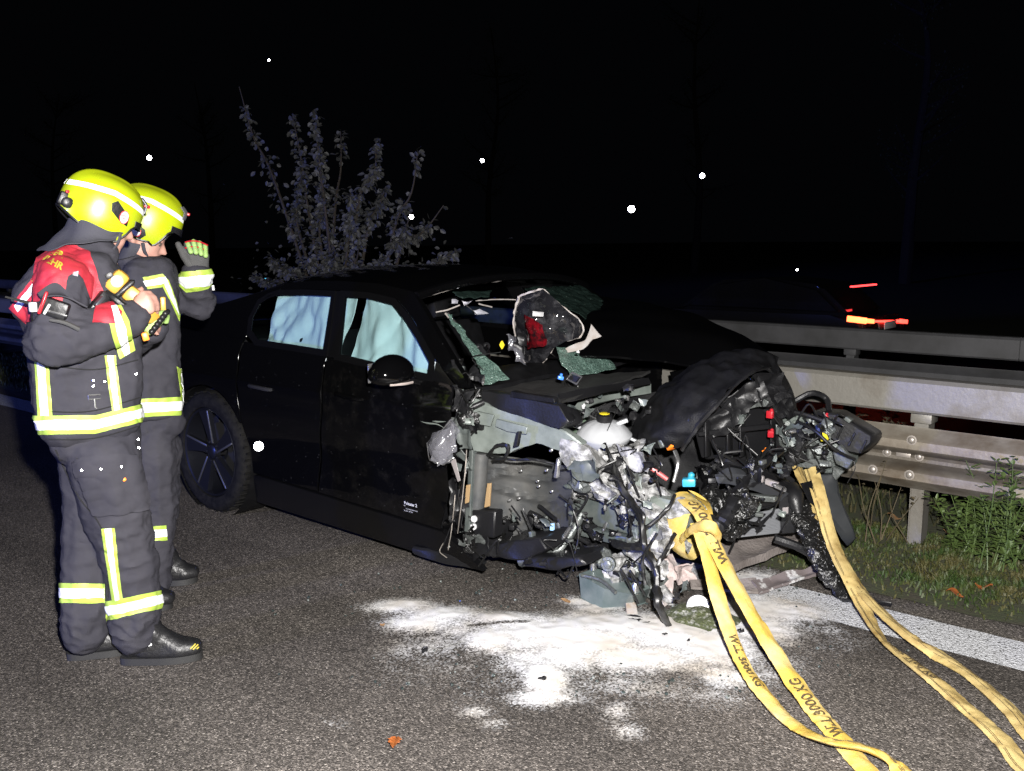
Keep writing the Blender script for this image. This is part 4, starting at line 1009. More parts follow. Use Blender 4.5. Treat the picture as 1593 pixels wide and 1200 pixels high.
# hinge pillar, apron, wheel housing
slab('apron_panel', [(722, 630), (737, 620), (765, 633), (800, 645), (850, 660), (880, 672), (905, 690), (893, 708), (868, 700), (835, 688), (806, 696), (790, 706), (757, 706), (735, 704), (724, 670)], [2.97, 2.97, 2.98, 3.0, 3.02, 3.04, 3.06, 3.06, 3.05, 3.03, 3.01, 3.0, 2.99, 2.97, 2.97], .05, M_primer, bev=.006, amp=.006, freq=14)
slab('apron_flange', [(772, 652), (820, 665), (818, 676), (790, 672), (770, 664)], 2.965, .012, M_primer, bev=.002)
slab('apron_flange', [(742, 640), (768, 646), (762, 664), (742, 660)], 2.955, .012, M_primer, bev=.002)
slab('apron_end', [(868, 684), (890, 682), (915, 700), (936, 722), (930, 742), (912, 748), (893, 738), (872, 715)], [3.03, 3.04, 3.08, 3.12, 3.12, 3.1, 3.06, 3.04], .05, M_alu_white, bev=.004, amp=.018, freq=20, seed=4)
hose('hinge_column', [(748, 704, 3.02), (745, 750, 3.02), (741, 800, 3.02)], .036, M_liner, wob=.05, seg=14)
slab('hinge_plate', [(730, 700), (736, 700), (730, 830), (722, 828)], 2.97, .03, M_primer_dk, amp=.006)
slab('seal_strip', [(725, 755), (731, 754), (729, 782), (723, 784)], 2.95, .006, M_tan, bev=.001); slab('seal_strip', [(758, 752), (763, 752), (761, 788), (753, 790)], 3.0, .01, M_tan, bev=.001)
bm = B()
def wh(u, v):
    x = 752 + 140 * u; y = 704 + 22 * u + (146 - 22 * u - 70 * max(0, u - .55) ** 1.2) * v
    Y = 3.08 + .20 * math.sin(math.pi * min(1, u * .9)) ** .8 + .03 * v
    for (a, b, w) in ((.18, .06, .012), (.34, .2, .01), (.30, -.5, .012)):
        Y -= .02 * math.exp(-((v - a - b * u) / .03) ** 2)
    Y -= .03 * math.exp(-((v - (1.05 - .55 * u)) / .05) ** 2)
    return P(x, y, Y=Y + .008 * noise.noise(V(u * 6, v * 6, 0)))
add_grid(bm, wh, 40, 40, .006); obj('wheel_housing', bm, M_liner, car)
slab('bracket', [(733, 794), (770, 796), (768, 838), (735, 834)], 2.98, .06, M_black, bev=.006)
for p in ((737, 808), (736, 820)): bolt(*p, 2.97, .011, M_white)
for p in ((838, 757, 3.2), (807, 776, 3.2), (792, 779, 3.2), (810, 733, 3.18), (858, 765, 3.2), (836, 749, 3.2), (857, 701, 3.03), (850, 732, 3.1)): bolt(*p, .005)
hose('brake_line', [(758, 707, 2.98), (775, 712, 2.97), (800, 716, 2.98), (830, 715, 2.99), (862, 722, 3.02)], .006, wob=.5)
hose('wire', [(760, 708, 2.97), (772, 694, 2.95), (790, 694, 2.95), (786, 712, 2.96), (768, 715, 2.96)], .007, wob=.8)
slab('clip', [(803, 672), (808, 672), (804, 695), (797, 697)], 2.94, .02, M_black)
slab('damper_rod', [(865, 713), (870, 714), (866, 745), (860, 744)], 2.98, .02, M_steel, bev=.004)
# torn edge of the door: shards, clear plastic
for i, (q, m) in enumerate([([(705, 600), (735, 612), (728, 650), (708, 640)], M_black), ([(712, 640), (735, 650), (733, 700), (716, 700)], M_primer_dk), ([(700, 690), (722, 690), (720, 760), (706, 750)], M_car), ([(698, 750), (722, 748), (718, 820), (700, 815)], M_black), ([(690, 810), (722, 800), (725, 855), (692, 850)], M_car), ([(695, 840), (760, 835), (758, 866), (700, 872)], M_black), ([(715, 700), (728, 702), (726, 740), (712, 735)], M_char), ([(716, 760), (735, 760), (733, 810), (714, 810)], M_black)]):
    scrap('torn_fender_piece', [(x, y, 2.9 + .02 * (k % 2) + .01 * i) for k, (x, y) in enumerate(q)], m, 10, .02, .022, 18, .004, i)
for i, (a, b, c) in enumerate([((722, 615), (712, 640), (705, 660)), ((726, 700), (722, 750), (712, 830)), ((715, 760), (708, 800), (690, 848)), ((708, 770), (703, 820), (697, 856)), ((735, 620), (728, 640), (732, 655)), ((690, 845), (684, 858), (695, 868))]):
    hose('torn_edge', [(*a, 2.91), (*b, 2.9), (*c, 2.9)], .0025, M_bolt if i % 2 else M_black, 14, wob=1.0, seg=5)
bm = B(); patch(bm, P(700, 652, Y=2.86), P(716, 668, Y=2.9), P(704, 722, Y=2.86), P(668, 718, Y=2.80), 12, 12, .05, .02, 16, .003, 8); obj('clear_plastic_scrap', bm, M_clear, car)
for a_, b_ in (((668, 716), (690, 724)), ((664, 690), (668, 716)), ((690, 724), (706, 712)), ((668, 692), (700, 655)), ((672, 700), (690, 690))):
    bm = B(); add_tube(bm, [P(*a_, Y=2.80), P((a_[0] + b_[0]) / 2 + rr.uniform(-3, 3), (a_[1] + b_[1]) / 2 + rr.uniform(-3, 3), Y=2.79), P(*b_, Y=2.81)], .0022, 5, n=14, wob=1); obj('scrap_edge', bm, M_steel, car)
bm = B(); patch(bm, P(664, 690, Y=2.81), P(704, 655, Y=2.84), P(712, 700, Y=2.86), P(680, 726, Y=2.8), 12, 12, -.05, .02, 14, .003, 11); obj('clear_plastic_scrap', bm, M_clear, car)
slab('bracket', [(700, 715), (708, 714), (716, 748), (712, 750)], 2.88, .004, mat('grey_tab', (.22, .2, .2), .5), bev=.001)
slab('rocker_end', [(640, 850), (700, 862), (742, 880), (735, 886), (690, 878), (640, 862)], [2.93, 2.94, 2.96, 2.96, 2.94, 2.93], .08, M_black, bev=.01, amp=.008)
# lower arm, subframe, suspension
slab('subframe', [(770, 830), (860, 818), (930, 800), (1010, 830), (1000, 870), (900, 880), (820, 868), (765, 856)], [3.3, 3.3, 3.35, 3.4, 3.4, 3.35, 3.3, 3.3], .5, M_black_soft, bev=.01, amp=.03, freq=9)
bm = B()
add_tube(bm, [P(812, 872, Y=3.05), P(830, 872, Y=3.05), P(855, 868, Y=3.1), P(870, 855, Y=3.15)], [.03, .018, .02, .026], 10, n=20); obj('control_arm', bm, M_alu, car)
bm = B(); add_tube(bm, [P(850, 868, Y=3.1), P(875, 850, Y=3.15), P(892, 825, Y=3.2), P(905, 800, Y=3.25)], [.022, .016, .015, .02], 10, n=20, wob=.2); obj('tie_rod', bm, M_alu, car)
slab('skid_plate', [(762, 848), (840, 838), (850, 856), (815, 872), (762, 868)], 3.0, .25, M_black, bev=.006, amp=.012)
slab('skid_plate', [(815, 866), (900, 868), (912, 880), (870, 887), (815, 882)], 3.02, .2, M_black, bev=.006, amp=.01)
hose('stub_pipe', [(768, 846, 3.0), (765, 862, 3.0)], .026, M_black, 6)
for i in range(9):
    x, y = rr.uniform(845, 940), rr.uniform(790, 870)
    hose('link_rod', [(x, y, 3.2), (x + rr.uniform(-30, 30), y + rr.uniform(-25, 20), 3.25), (x + rr.uniform(-40, 40), y + rr.uniform(-35, 30), 3.25)], rr.uniform(.006, .016), rr.choice([M_black, M_primer_dk, M_wire, M_alu]), 12, wob=.3)
bm = B()
for k in range(60): pass
add_tube(bm, [P(905, 850, Y=3.35) + V(.06 * math.cos(k * .5), .06 * math.sin(k * .5), .0035 * k) for k in range(60)], .009, 6); obj('coil_spring', bm, M_black, car)
slab('blue_clip', [(855, 815), (860, 815), (860, 826), (855, 826)], 3.1, .015, mat('pale_blue', (.3, .5, .75), .4), bev=.002)
# chassis rail and its grey end
bm = B(); add_beam(bm, P(868, 770, Y=3.38), P(1050, 812, Y=3.36), .12, .17, .012); crumple(bm, .004, 10); obj('chassis_rail', bm, M_primer_dk, car)
bm = B(); add_beam(bm, P(870, 815, Y=3.30), P(1010, 850, Y=3.30), .05, .05, .01); obj('rail_rib', bm, M_primer_dk, car)
bm = B(); a = P(1046, 800, Y=3.30); add_box(bm, a, (.15, .15, .16), Matrix.Rotation(.15, 3, 'Z'), .018)
bmesh.ops.subdivide_edges(bm, edges=bm.edges[:], cuts=3, use_grid_fill=True); crumple(bm, .012, 14, 2); obj('rail_end', bm, M_primer, car)
scrap('powder_cap', [(1036, 785, 3.22), (1068, 775, 3.24), (1078, 798, 3.23), (1042, 806, 3.2)], M_alu_white, 10, -.02, .012, 20, .006)
# strut tower crushed, white with powder
for i, (x, y, Y, s, m) in enumerate([(915, 725, 3.2, .05, M_alu_white), (935, 745, 3.22, .06, M_alu_white), (960, 720, 3.28, .065, M_alu_white), (985, 735, 3.3, .05, M_alu), (940, 765, 3.2, .05, M_alu_white), (905, 750, 3.15, .045, M_alu), (975, 760, 3.28, .06, M_alu_white), (1000, 790, 3.25, .06, M_alu), (1025, 780, 3.28, .05, M_alu_white), (1010, 820, 3.22, .065, M_primer), (985, 850, 3.2, .05, M_alu), (1030, 845, 3.2, .05, M_alu_white), (1090, 790, 3.45, .05, M_alu), (1105, 815, 3.4, .045, M_black)]):
    bm = B(); bmesh.ops.create_icosphere(bm, subdivisions=3, radius=s); bmesh.ops.translate(bm, vec=P(x, y, Y=Y), verts=bm.verts)
    crumple(bm, s * .55, 14, i); crumple(bm, s * .2, 45, i); obj('crushed_casting', bm, m, car, smooth=False)
for i, q in enumerate([[(905, 748), (930, 742), (960, 768), (950, 782)], [(908, 745), (990, 765), (1010, 780), (930, 770)], [(960, 690), (1000, 705), (1008, 735), (975, 730)], [(990, 745), (998, 742), (1000, 775), (990, 775)], [(930, 700), (955, 705), (950, 730), (925, 725)], [(960, 770), (1010, 765), (1030, 778), (980, 795)]]):
    scrap('crushed_sheet', [(x, y, 3.14 + .02 * i) for x, y in q], M_alu_white if i != 3 else M_primer, 8, .02, .014, 22, .005, i + 20)
# one torn mass of alloy from the strut tower down to the rail
bm = B()
ch = [(P(898, 728, Y=3.2), .045), (P(930, 745, Y=3.26), .055), (P(965, 735, Y=3.3), .06), (P(995, 765, Y=3.3), .055), (P(1015, 800, Y=3.26), .05), (P(1008, 840, Y=3.2), .05), (P(990, 866, Y=3.16), .04), (P(1020, 886, Y=3.14), .035)]
for a_, b_ in zip(ch, ch[1:]): add_hull(bm, [a_, b_])
for a_, b_ in (((955, 720, 3.25), (990, 700, 3.35)), ((1010, 800, 3.2), (1060, 850, 3.25)), ((930, 750, 3.2), (890, 770, 3.25)), ((985, 770, 3.2), (960, 800, 3.2))): add_hull(bm, [(P(a_[0], a_[1], Y=a_[2]), .04), (P(b_[0], b_[1], Y=b_[2]), .022)])
tm = bpy.data.meshes.new('m'); bm.to_mesh(tm); bm.free(); to = bpy.data.objects.new('m', tm); COL.objects.link(to); md = to.modifiers.new('r', 'REMESH'); md.mode = 'VOXEL'; md.voxel_size = .009
dg = bpy.context.evaluated_depsgraph_get(); dg.update(); tm2 = bpy.data.meshes.new_from_object(to.evaluated_get(dg)); bpy.data.objects.remove(to)
bm = bmesh.new(); bm.from_mesh(tm2)
for v in bm.verts:
    c_ = noise.cell_vector(v.co * 26) * .022; v.co += c_ + noise.noise_vector(v.co * 16) * .03 + noise.noise_vector(v.co * 45) * .008
obj('torn_alloy_mass', bm, M_alu_white, car, smooth=False)
# coolant tank
tk = P(940, 676, Y=3.40)
bm = B(); add_lathe(bm, tk, (0.08, -.1, 1), [(-.072, .03), (-.066, .06), (-.045, .098), (-.018, .116), (-.010, .120), (-.004, .124), (.004, .124), (.010, .117), (.03, .104), (.05, .078), (.06, .05), (.064, .03)], 36)
for v in bm.verts:
    d = v.co - tk
    if d.z > .012: v.co -= Vector((d.x, d.y, 0)).normalized() * (.004 if int(math.degrees(math.atan2(d.y, d.x)) / 15) % 2 else 0)
tko = obj('coolant_tank', bm, M_tank, car)
bm = B(); q = tk + V(.005, -.008, .062); add_lathe(bm, q, (0.08, -.1, 1), [(0, .034), (.008, .036), (.03, .036), (.034, .03)], 18); obj('cap', bm, M_black, tko)
bm = B(); add_lathe(bm, q + V(0, 0, .034), (0.08, -.1, 1), [(0, .024), (.002, .02)], 14); obj('cap_label', bm, M_yel, tko)
bm = B(); add_beam(bm, tk + V(.05, .02, .05), tk + V(.09, .05, .07), .03, .018, .004); add_beam(bm, tk + V(-.10, -.02, .02), tk + V(-.14, -.05, .03), .03, .012, .003); add_beam(bm, tk + V(.1, .05, -.01), tk + V(.135, .08, -.03), .035, .012, .003); obj('lug', bm, M_tank, tko)
bm = B(); add_tube(bm, [tk + V(.01, -.03, -.05), tk + V(.02, -.05, -.10), tk + V(.03, -.06, -.14)], [.022, .02, .014], 10, n=8); obj('outlet', bm, M_teal, tko)
# green-grey inner fender behind the tank
loft_pts = ([P(884, 648, Y=3.35), P(905, 622, Y=3.5), P(950, 608, Y=3.75), P(1010, 597, Y=4.0)], [P(892, 660, Y=3.35), P(915, 635, Y=3.5), P(955, 622, Y=3.75), P(1010, 612, Y=4.0)])
bm = B(); loft(bm, *loft_pts, 24, 6, .012, .004); obj('inner_fender', bm, M_primer, car)
scrap('inner_fender', [(882, 660, 3.42), (915, 640, 3.6), (925, 700, 3.6), (890, 705, 3.42)], mat('green_primer', (.12, .17, .12), .5), 8, .02, .01)
scrap('bulkhead', [(905, 620, 3.9), (1100, 600, 4.2), (1110, 760, 4.2), (910, 760, 3.9)], M_black_soft, 14, .05, .03, 7, .01)
bm = B(); g = bmesh.ops.create_uvsphere(bm, u_segments=24, v_segments=14, radius=1)
q = P(872, 655, Y=3.1)
for v in bm.verts: v.co = q + V(v.co.x * .10, v.co.y * .09, v.co.z * .06 * (1 if v.co.z > 0 else .4))
crumple(bm, .006, 12); obj('strut_cover', bm, M_black, car)
# arch liner flipped up (two lofts share the dark dome)
Ac = [P(975, 690, Y=3.52), P(992, 655, Y=3.55), P(1030, 605, Y=3.68), P(1085, 570, Y=3.9), P(1150, 556, Y=4.1), P(1198, 566, Y=4.2)]
Bb = [P(1066, 702, Y=3.50), P(1088, 662, Y=3.50), P(1122, 622, Y=3.56), P(1158, 588, Y=3.70), P(1188, 572, Y=3.86), P(1212, 586, Y=4.0)]
bm = B(); loft(bm, Ac, Bb, 60, 24, .006, .010, 6, -.05, 5); crumple(bm, .02, 9, 4); crumple(bm, .006, 26, 7)
obj('arch_liner', bm, M_black_soft, car)
bm = B(); loft(bm, [P(1150, 555, Y=4.1), P(1192, 564, Y=4.2), P(1218, 592, Y=4.25), P(1232, 640, Y=4.25)], [P(1165, 576, Y=3.92), P(1194, 576, Y=3.95), P(1214, 606, Y=4.0), P(1224, 650, Y=4.05)], 24, 8, .006, .008, 7, -.03, 6); obj('arch_liner', bm, M_black_soft, car)
bm = B(); add_tube(bm, [p + V(0, -.006, 0) + noise.noise_vector(p * 9) * .02 for p in Bb], [.009, .014, .006, .012, .005], 6, n=40, wob=.6); obj('liner_rim', bm, M_black, car)
for (x, y, x2, y2) in ((1020, 665, 1018, 675), (1052, 660, 1048, 672), (1060, 645, 1052, 668), (1005, 640, 998, 650), (1040, 690, 1058, 680), (1035, 676, 1046, 682), (1075, 645, 1064, 665)):
    bm = B(); add_tube(bm, [P(x, y, Y=3.5), P((x + x2) / 2 + 2, (y + y2) / 2, Y=3.485), P(x2, y2, Y=3.5)], .006, 6, n=8); obj('liner_clip', bm, M_black, car)
# dark engine-bay tub with ribs under the dome
slab('motor_cover', [(1075, 655), (1140, 615), (1200, 620), (1215, 700), (1180, 722), (1090, 715)], [3.7, 3.95, 4.2, 4.2, 4.0, 3.75], .25, M_black, bev=.01)
for k in (0, 2, 3, 6):
    x = 1095 + k * 17 + 3 * (k % 2)
    slab('cover_rib', [(x, 655 - k), (x + 3, 655 - k), (x + 4, 712), (x, 713)], 3.70 + .055 * k, .05, M_black, bev=.004)
slab('cover_step', [(1085, 672), (1195, 660), (1198, 668), (1086, 680)], [3.68, 4.0, 4.0, 3.68], .03, M_black, bev=.004)
slab('alloy_bracket', [(1148, 630), (1160, 620), (1182, 616), (1196, 626), (1192, 632), (1172, 634), (1158, 640)], 3.92, .02, M_alu, bev=.002, amp=.006)
slab('alloy_bracket', [(1130, 618), (1150, 622), (1148, 636), (1132, 634)], 3.95, .02, M_primer_dk, bev=.002, amp=.004)
for i, q in enumerate([[(1120, 628), (1180, 582), (1196, 612), (1140, 652)], [(1168, 590), (1215, 578), (1226, 622), (1186, 640)], [(1090, 660), (1135, 626), (1150, 660), (1102, 690)], [(1196, 612), (1232, 604), (1240, 650), (1206, 652)]]):
    scrap('torn_liner', [(x, y, 3.72 + .0022 * (x - 1100)) for x, y in q], M_black_soft if i % 2 else M_black, 12, .03, .03, 14, .004, i + 300)
# bumper carrier, radiator, undertray
bm = B(); loft(bm, [P(1118, 735, Y=3.55), P(1140, 728, Y=3.58), P(1185, 742, Y=3.75), P(1228, 765, Y=3.95)], [P(1118, 752, Y=3.55), P(1140, 755, Y=3.56), P(1185, 768, Y=3.72), P(1226, 786, Y=3.92)], 24, 6, .05, .003, 8, .02); obj('bumper_carrier', bm, mat('carrier_grey', (.035, .037, .042), .45), car)
bm = B(); loft(bm, [P(1120, 712, Y=3.6), P(1150, 714, Y=3.62), P(1190, 730, Y=3.8), P(1228, 748, Y=3.98)], [P(1118, 735, Y=3.57), P(1140, 728, Y=3.6), P(1185, 742, Y=3.77), P(1226, 765, Y=3.97)], 24, 5, .03, .003, 8, .01); obj('bumper_shelf', bm, M_black, car)
for q in ([(1172, 738), (1187, 742), (1186, 752), (1170, 748)], [(1190, 745), (1210, 752), (1206, 760), (1189, 754)]): slab('carrier_pad', q, 3.68, .02, mat('grey_tab', (.22, .2, .2), .5), bev=.003)
slab('carrier_lip', [(1146, 768), (1205, 774), (1205, 782), (1150, 780)], 3.66, .04, M_alu, bev=.004)
hose('hose', [(1214, 700, 3.9), (1185, 726, 3.72), (1160, 745, 3.6), (1140, 785, 3.45), (1122, 815, 3.38)], [.02, .017, .02, .03, .035], M_black, 30, wob=.4)
for i in range(7):
    x, y = 1085 + 8 * i, 760 + 12 * (i % 5)
    bm = B(); bmesh.ops.create_icosphere(bm, subdivisions=3, radius=.05); bmesh.ops.translate(bm, vec=P(x + 25, y + 15, Y=3.5), verts=bm.verts); crumple(bm, .035, 13, i + 40); crumple(bm, .012, 40, i); obj('charred_lump', bm, M_char, car, smooth=False)
slab('radiator', [(1138, 806), (1211, 793), (1213, 830), (1140, 838)], [3.55, 3.85, 3.85, 3.55], .04, M_fin, bev=.002)
for k in range(13):
    y = 808 + k * 2.25
    hose('radiator_fin', [(1139, y, 3.543), (1211, y - 12.5, 3.843)], .0022, M_fin, 2, wob=0, seg=4)
for a, b in (((1140, 824), (1178, 800)), ((1178, 800), (1183, 814)), ((1183, 814), (1204, 796)), ((1140, 825), (1190, 818)), ((1150, 803), (1146, 824)), ((1150, 803), (1160, 822)), ((1157, 832), (1190, 800)), ((1176, 828), (1200, 800))):
    Y = lambda x: 3.53 + (x - 1138) / 73 * .3
    hose('radiator_strut', [(*a, Y(a[0])), (*b, Y(b[0]))], .0045, M_black, 2, wob=0, seg=6)
slab('radiator_frame', [(1210, 770), (1240, 775), (1236, 830), (1211, 832)], 3.86, .05, M_black, bev=.006)
slab('radiator_frame', [(1150, 785), (1210, 774), (1212, 786), (1152, 800)], [3.56, 3.84, 3.84, 3.56], .05, M_black, bev=.01)
slab('label_tag', [(1217, 790), (1226, 789), (1226, 799), (1217, 800)], 3.85, .006, mat('grey_tab', (.22, .2, .2), .5), bev=.001)
def tray(name, quad, z, m, thick=.03, amp=.01, nu=20, seed=0):
    bm = B(); q = [G(x, y, zz) for (x, y), zz in zip(quad, z)]
    patch(bm, *q, nu, 8, .015, amp, 9, thick, seed); return obj(name, bm, m, car)
tray('undertray', [(1095, 862), (1225, 826), (1268, 842), (1105, 905)], [.12, .13, .10, .08], M_brown, .035)
tray('undertray_strip', [(1072, 905), (1175, 902), (1180, 924), (1076, 917)], [.05, .05, .02, .03], M_brown, .012, .006, 20, 3)
tray('undertray_strip', [(1170, 905), (1285, 876), (1292, 888), (1182, 926)], [.05, .06, .04, .02], mat('dusted_strip', (.12, .10, .10), .7, col2=(.45, .45, .45), vs=14, vlo=.5, vhi=.6), .012, .012, 20, 4)
hose('torn_pipe', [(1205, 838, 3.75), (1240, 850, 3.8), (1262, 862, 3.85)], .02, M_black, 12)
# charred bumper skin dangling at the right
bm = B(); add_tube(bm, [P(1232, 768, Y=3.95), P(1246, 795, Y=3.9), P(1265, 840, Y=3.85), P(1290, 890, Y=3.8), G(1318, 935, .02)], [.035, .05, .055, .05, .02], 12, n=40, wob=.6, flat=.5); crumple(bm, .014, 20); obj('charred_skin', bm, M_char, car)
bm = B(); add_tube(bm, [P(1232, 760, Y=3.97), P(1236, 775, Y=3.9), P(1242, 800, Y=3.87)], [.035, .045, .02], 12, n=12); obj('rubber_boot', bm, M_black, car)
slab('side_skin', [(1268, 738), (1300, 740), (1302, 770), (1330, 840), (1318, 850), (1285, 800), (1270, 770)], [4.1, 4.15, 4.15, 4.2, 4.2, 4.1, 4.08], .02, mat('torn_skin', (.018, .02, .022), .5), bev=.003, amp=.012)
# cast cluster at the far corner
def cbox(name, x, y, Y, size, rz, rx, m, bev=.006):
    bm = B(); add_box(bm, P(x, y, Y=Y), size, Matrix.Rotation(rz, 3, 'Z') @ Matrix.Rotation(rx, 3, 'X'), bev); return obj(name, bm, m, car)
def ccyl(name, x, y, Y, ax, r, h, m):
    bm = B(); add_lathe(bm, P(x, y, Y=Y), ax, [(-h / 2, r * .9), (-h / 2 + .006, r), (h / 2 - .006, r), (h / 2, r * .9), (h / 2, r * .5), (h / 2 + .01, r * .45)], 18); return obj(name, bm, m, car)
slab('casting', [(1205, 665), (1225, 650), (1262, 655), (1300, 690), (1330, 705), (1322, 728), (1290, 738), (1225, 728), (1208, 700)], [4.2, 4.2, 4.22, 4.25, 4.3, 4.3, 4.25, 4.2, 4.2], .06, mat('casting_dark', (.10, .115, .11), .45, .4, col2=(.05, .055, .05), vs=20, bump=.4), bev=.006, amp=.02, freq=16)
for i, q in enumerate([[(1215, 678), (1240, 668), (1264, 684), (1240, 692)], [(1213, 676), (1219, 690), (1243, 702), (1240, 690)], [(1240, 692), (1264, 684), (1262, 692), (1242, 702)]]): slab('tray_bracket', q, 4.10, .012, M_alu, bev=.002)
ccyl('housing', 1236, 708, 4.12, (.5, -.8, .1), .04, .06, M_primer); ccyl('riser', 1262, 690, 4.12, (0.05, 0, 1), .018, .2, M_alu); ccyl('riser', 1252, 668, 4.14, (0.5, 0, 1), .02, .12, M_alu)
ccyl('motor', 1235, 652, 4.16, (.9, -.3, .2), .03, .09, M_primer); ccyl('solenoid', 1275, 700, 4.1, (.3, -.9, .1), .02, .05, M_alu)
slab('flange_plate', [(1238, 726), (1262, 714), (1292, 718), (1294, 726), (1268, 730)], 4.08, .015, M_alu, bev=.002)
slab('clamp', [(1296, 700), (1306, 692), (1328, 714), (1316, 732), (1298, 722)], 4.12, .03, M_alu, bev=.004, amp=.008)
slab('clamp', [(1296, 726), (1312, 734), (1300, 748), (1294, 740)], 4.12, .02, M_alu, bev=.003)
for i in range(26):
    x, y = rr.uniform(1205, 1325), rr.uniform(645, 735)
    k = rr.random()
    if k < .4: cbox('fitting', x, y, rr.uniform(4.05, 4.18), (rr.uniform(.012, .05), rr.uniform(.01, .03), rr.uniform(.012, .04)), rr.uniform(0, 3), rr.uniform(-.6, .6), rr.choice([M_alu, M_primer, M_black, M_alu, M_primer_dk]), .002)
    elif k < .65: ccyl('fitting', x, y, rr.uniform(4.05, 4.15), (rr.uniform(-1, 1), -1, rr.uniform(-1, 1)), rr.uniform(.006, .016), rr.uniform(.02, .05), rr.choice([M_alu, M_steel, M_primer]))
    else: hose('wire', [(x, y, 4.08), (x + rr.uniform(-25, 25), y + rr.uniform(-20, 20), 4.03), (x + rr.uniform(-40, 40), y + rr.uniform(-25, 30), 4.08)], rr.uniform(.003, .006), M_wire, 12)
q = [(1262, 640), (1300, 644), (1357, 678), (1356, 690), (1336, 708), (1318, 704), (1272, 668)]
eb = slab('control_box', q, [4.18, 4.18, 4.22, 4.22, 4.2, 4.2, 4.18], .14, M_black, bev=.008)
for k in range(4):
    x, y = 1292 + 18 * k, 662 + 11.5 * k
    slab('box_rib', [(x, y - 12), (x + 3, y - 10), (x - 7, y + 10), (x - 10, y + 8)], 4.172, .01, M_black, eb, bev=.002)
hose('hose', [(1235, 625, 4.2), (1262, 612, 4.25), (1285, 620, 4.3), (1290, 640, 4.25)], .014, M_black, 20); hose('hose', [(1190, 640, 4.1), (1220, 640, 4.1), (1250, 645, 4.1), (1280, 655, 4.1)], .012, M_black, 20)
hose('cable', [(1240, 655, 4.05), (1270, 672, 4.0), (1300, 700, 4.02), (1330, 715, 4.1)], .007, M_wire, 24); hose('wire', [(1328, 716, 4.12), (1330, 730, 4.12), (1318, 752, 4.12)], .002, M_wire, 12)
for i, (x, y, Y, m, s) in enumerate([(1198, 645, 3.92, M_red, .022), (1199, 675, 3.95, M_red, .02), (1283, 680, 4.08, M_yel, .024), (1045, 694, 3.48, M_orange, .026), (1190, 702, 3.95, M_orange, .014), (1072, 750, 3.32, M_cyan, .034), (872, 588, 3.25, M_blue, .016), (943, 606, 3.5, M_blue, .012), (880, 621, 3.2, M_blue, .01), (923, 609, 3.4, M_steel, .01), (976, 620, 3.7, M_steel, .012), (908, 633, 3.4, M_white, .012), (1030, 690, 3.46, M_alu, .022), (1285, 648, 4.1, M_red, .014), (1275, 668, 4.08, mat('navy_plug', (.02, .03, .12), .4), .024), (899, 548, 3.4, M_white, .008), (1010, 640, 3.48, M_black, .02)]):
    bm = B(); o = P(x, y, Y=Y); add_box(bm, o, (s * 1.4, s, s * 1.6), Matrix.Rotation(.4 * i, 3, 'Z') @ Matrix.Rotation(.3 * i, 3, 'X'), s * .2); add_lathe(bm, o + V(s * .2, 0, s * .4), (.3, -.3, 1), [(0, s * .4), (s * .7, s * .4), (s * .9, s * .2)], 10); obj('connector', bm, m, car)
bm = B(); q = [P(x, y, Y=3.3) for x, y in ((890, 580), (905, 587), (897, 598), (882, 590))]; add_tube(bm, q + [q[0]], .005, 6); obj('clip_frame', bm, M_steel, car)
scrap('clip_face', [(888, 582, 3.305), (902, 587, 3.305), (896, 595, 3.305), (884, 590, 3.305)], M_black, 3, 0, 0)
hose('rod', [(992, 718, 3.3), (1015, 730, 3.32), (1038, 746, 3.35)], .010, mat('red_rod', (.35, .08, .08), .4), 8); hose('rod', [(1050, 702, 3.45), (1055, 720, 3.42), (1048, 750, 3.4)], .009, M_steel, 10)
# wiring loom across the wreck
for pts, r in (([(950, 715, 3.15), (965, 755, 3.12), (985, 785, 3.1), (998, 810, 3.05), (1003, 850, 3.02), (1020, 880, 3.0), (1022, 920, 2.98)], .014), ([(985, 785, 3.1), (1000, 800, 3.05), (1005, 820, 3.05), (1040, 790, 3.1), (1050, 770, 3.15)], .008), ([(1022, 880, 3.0), (1040, 850, 3.05), (1050, 830, 3.1)], .008), ([(870, 770, 3.1), (890, 790, 3.1), (900, 830, 3.1), (890, 880, 3.08)], .004), ([(1003, 850, 3.02), (975, 850, 3.05), (955, 845, 3.1)], .016), ([(940, 690, 3.2), (965, 745, 3.15), (978, 790, 3.1)], .008), ([(1022, 830, 3.0), (1000, 870, 2.98), (1004, 910, 2.98)], .006)):
    hose('wiring_loom', pts, r, M_wire, 40, wob=.5)
lp = [P(1022, 915, Y=2.98), P(1026, 945, Y=2.95), G(1042, 975, .02), G(1060, 988, .015), G(1090, 992, .012), G(1120, 990, .012)]
bm = B(); add_tube(bm, lp, [.018, .016, .012, .01, .005, .004], 8, n=40, wob=.4); obj('wiring_loom', bm, M_wire, car)
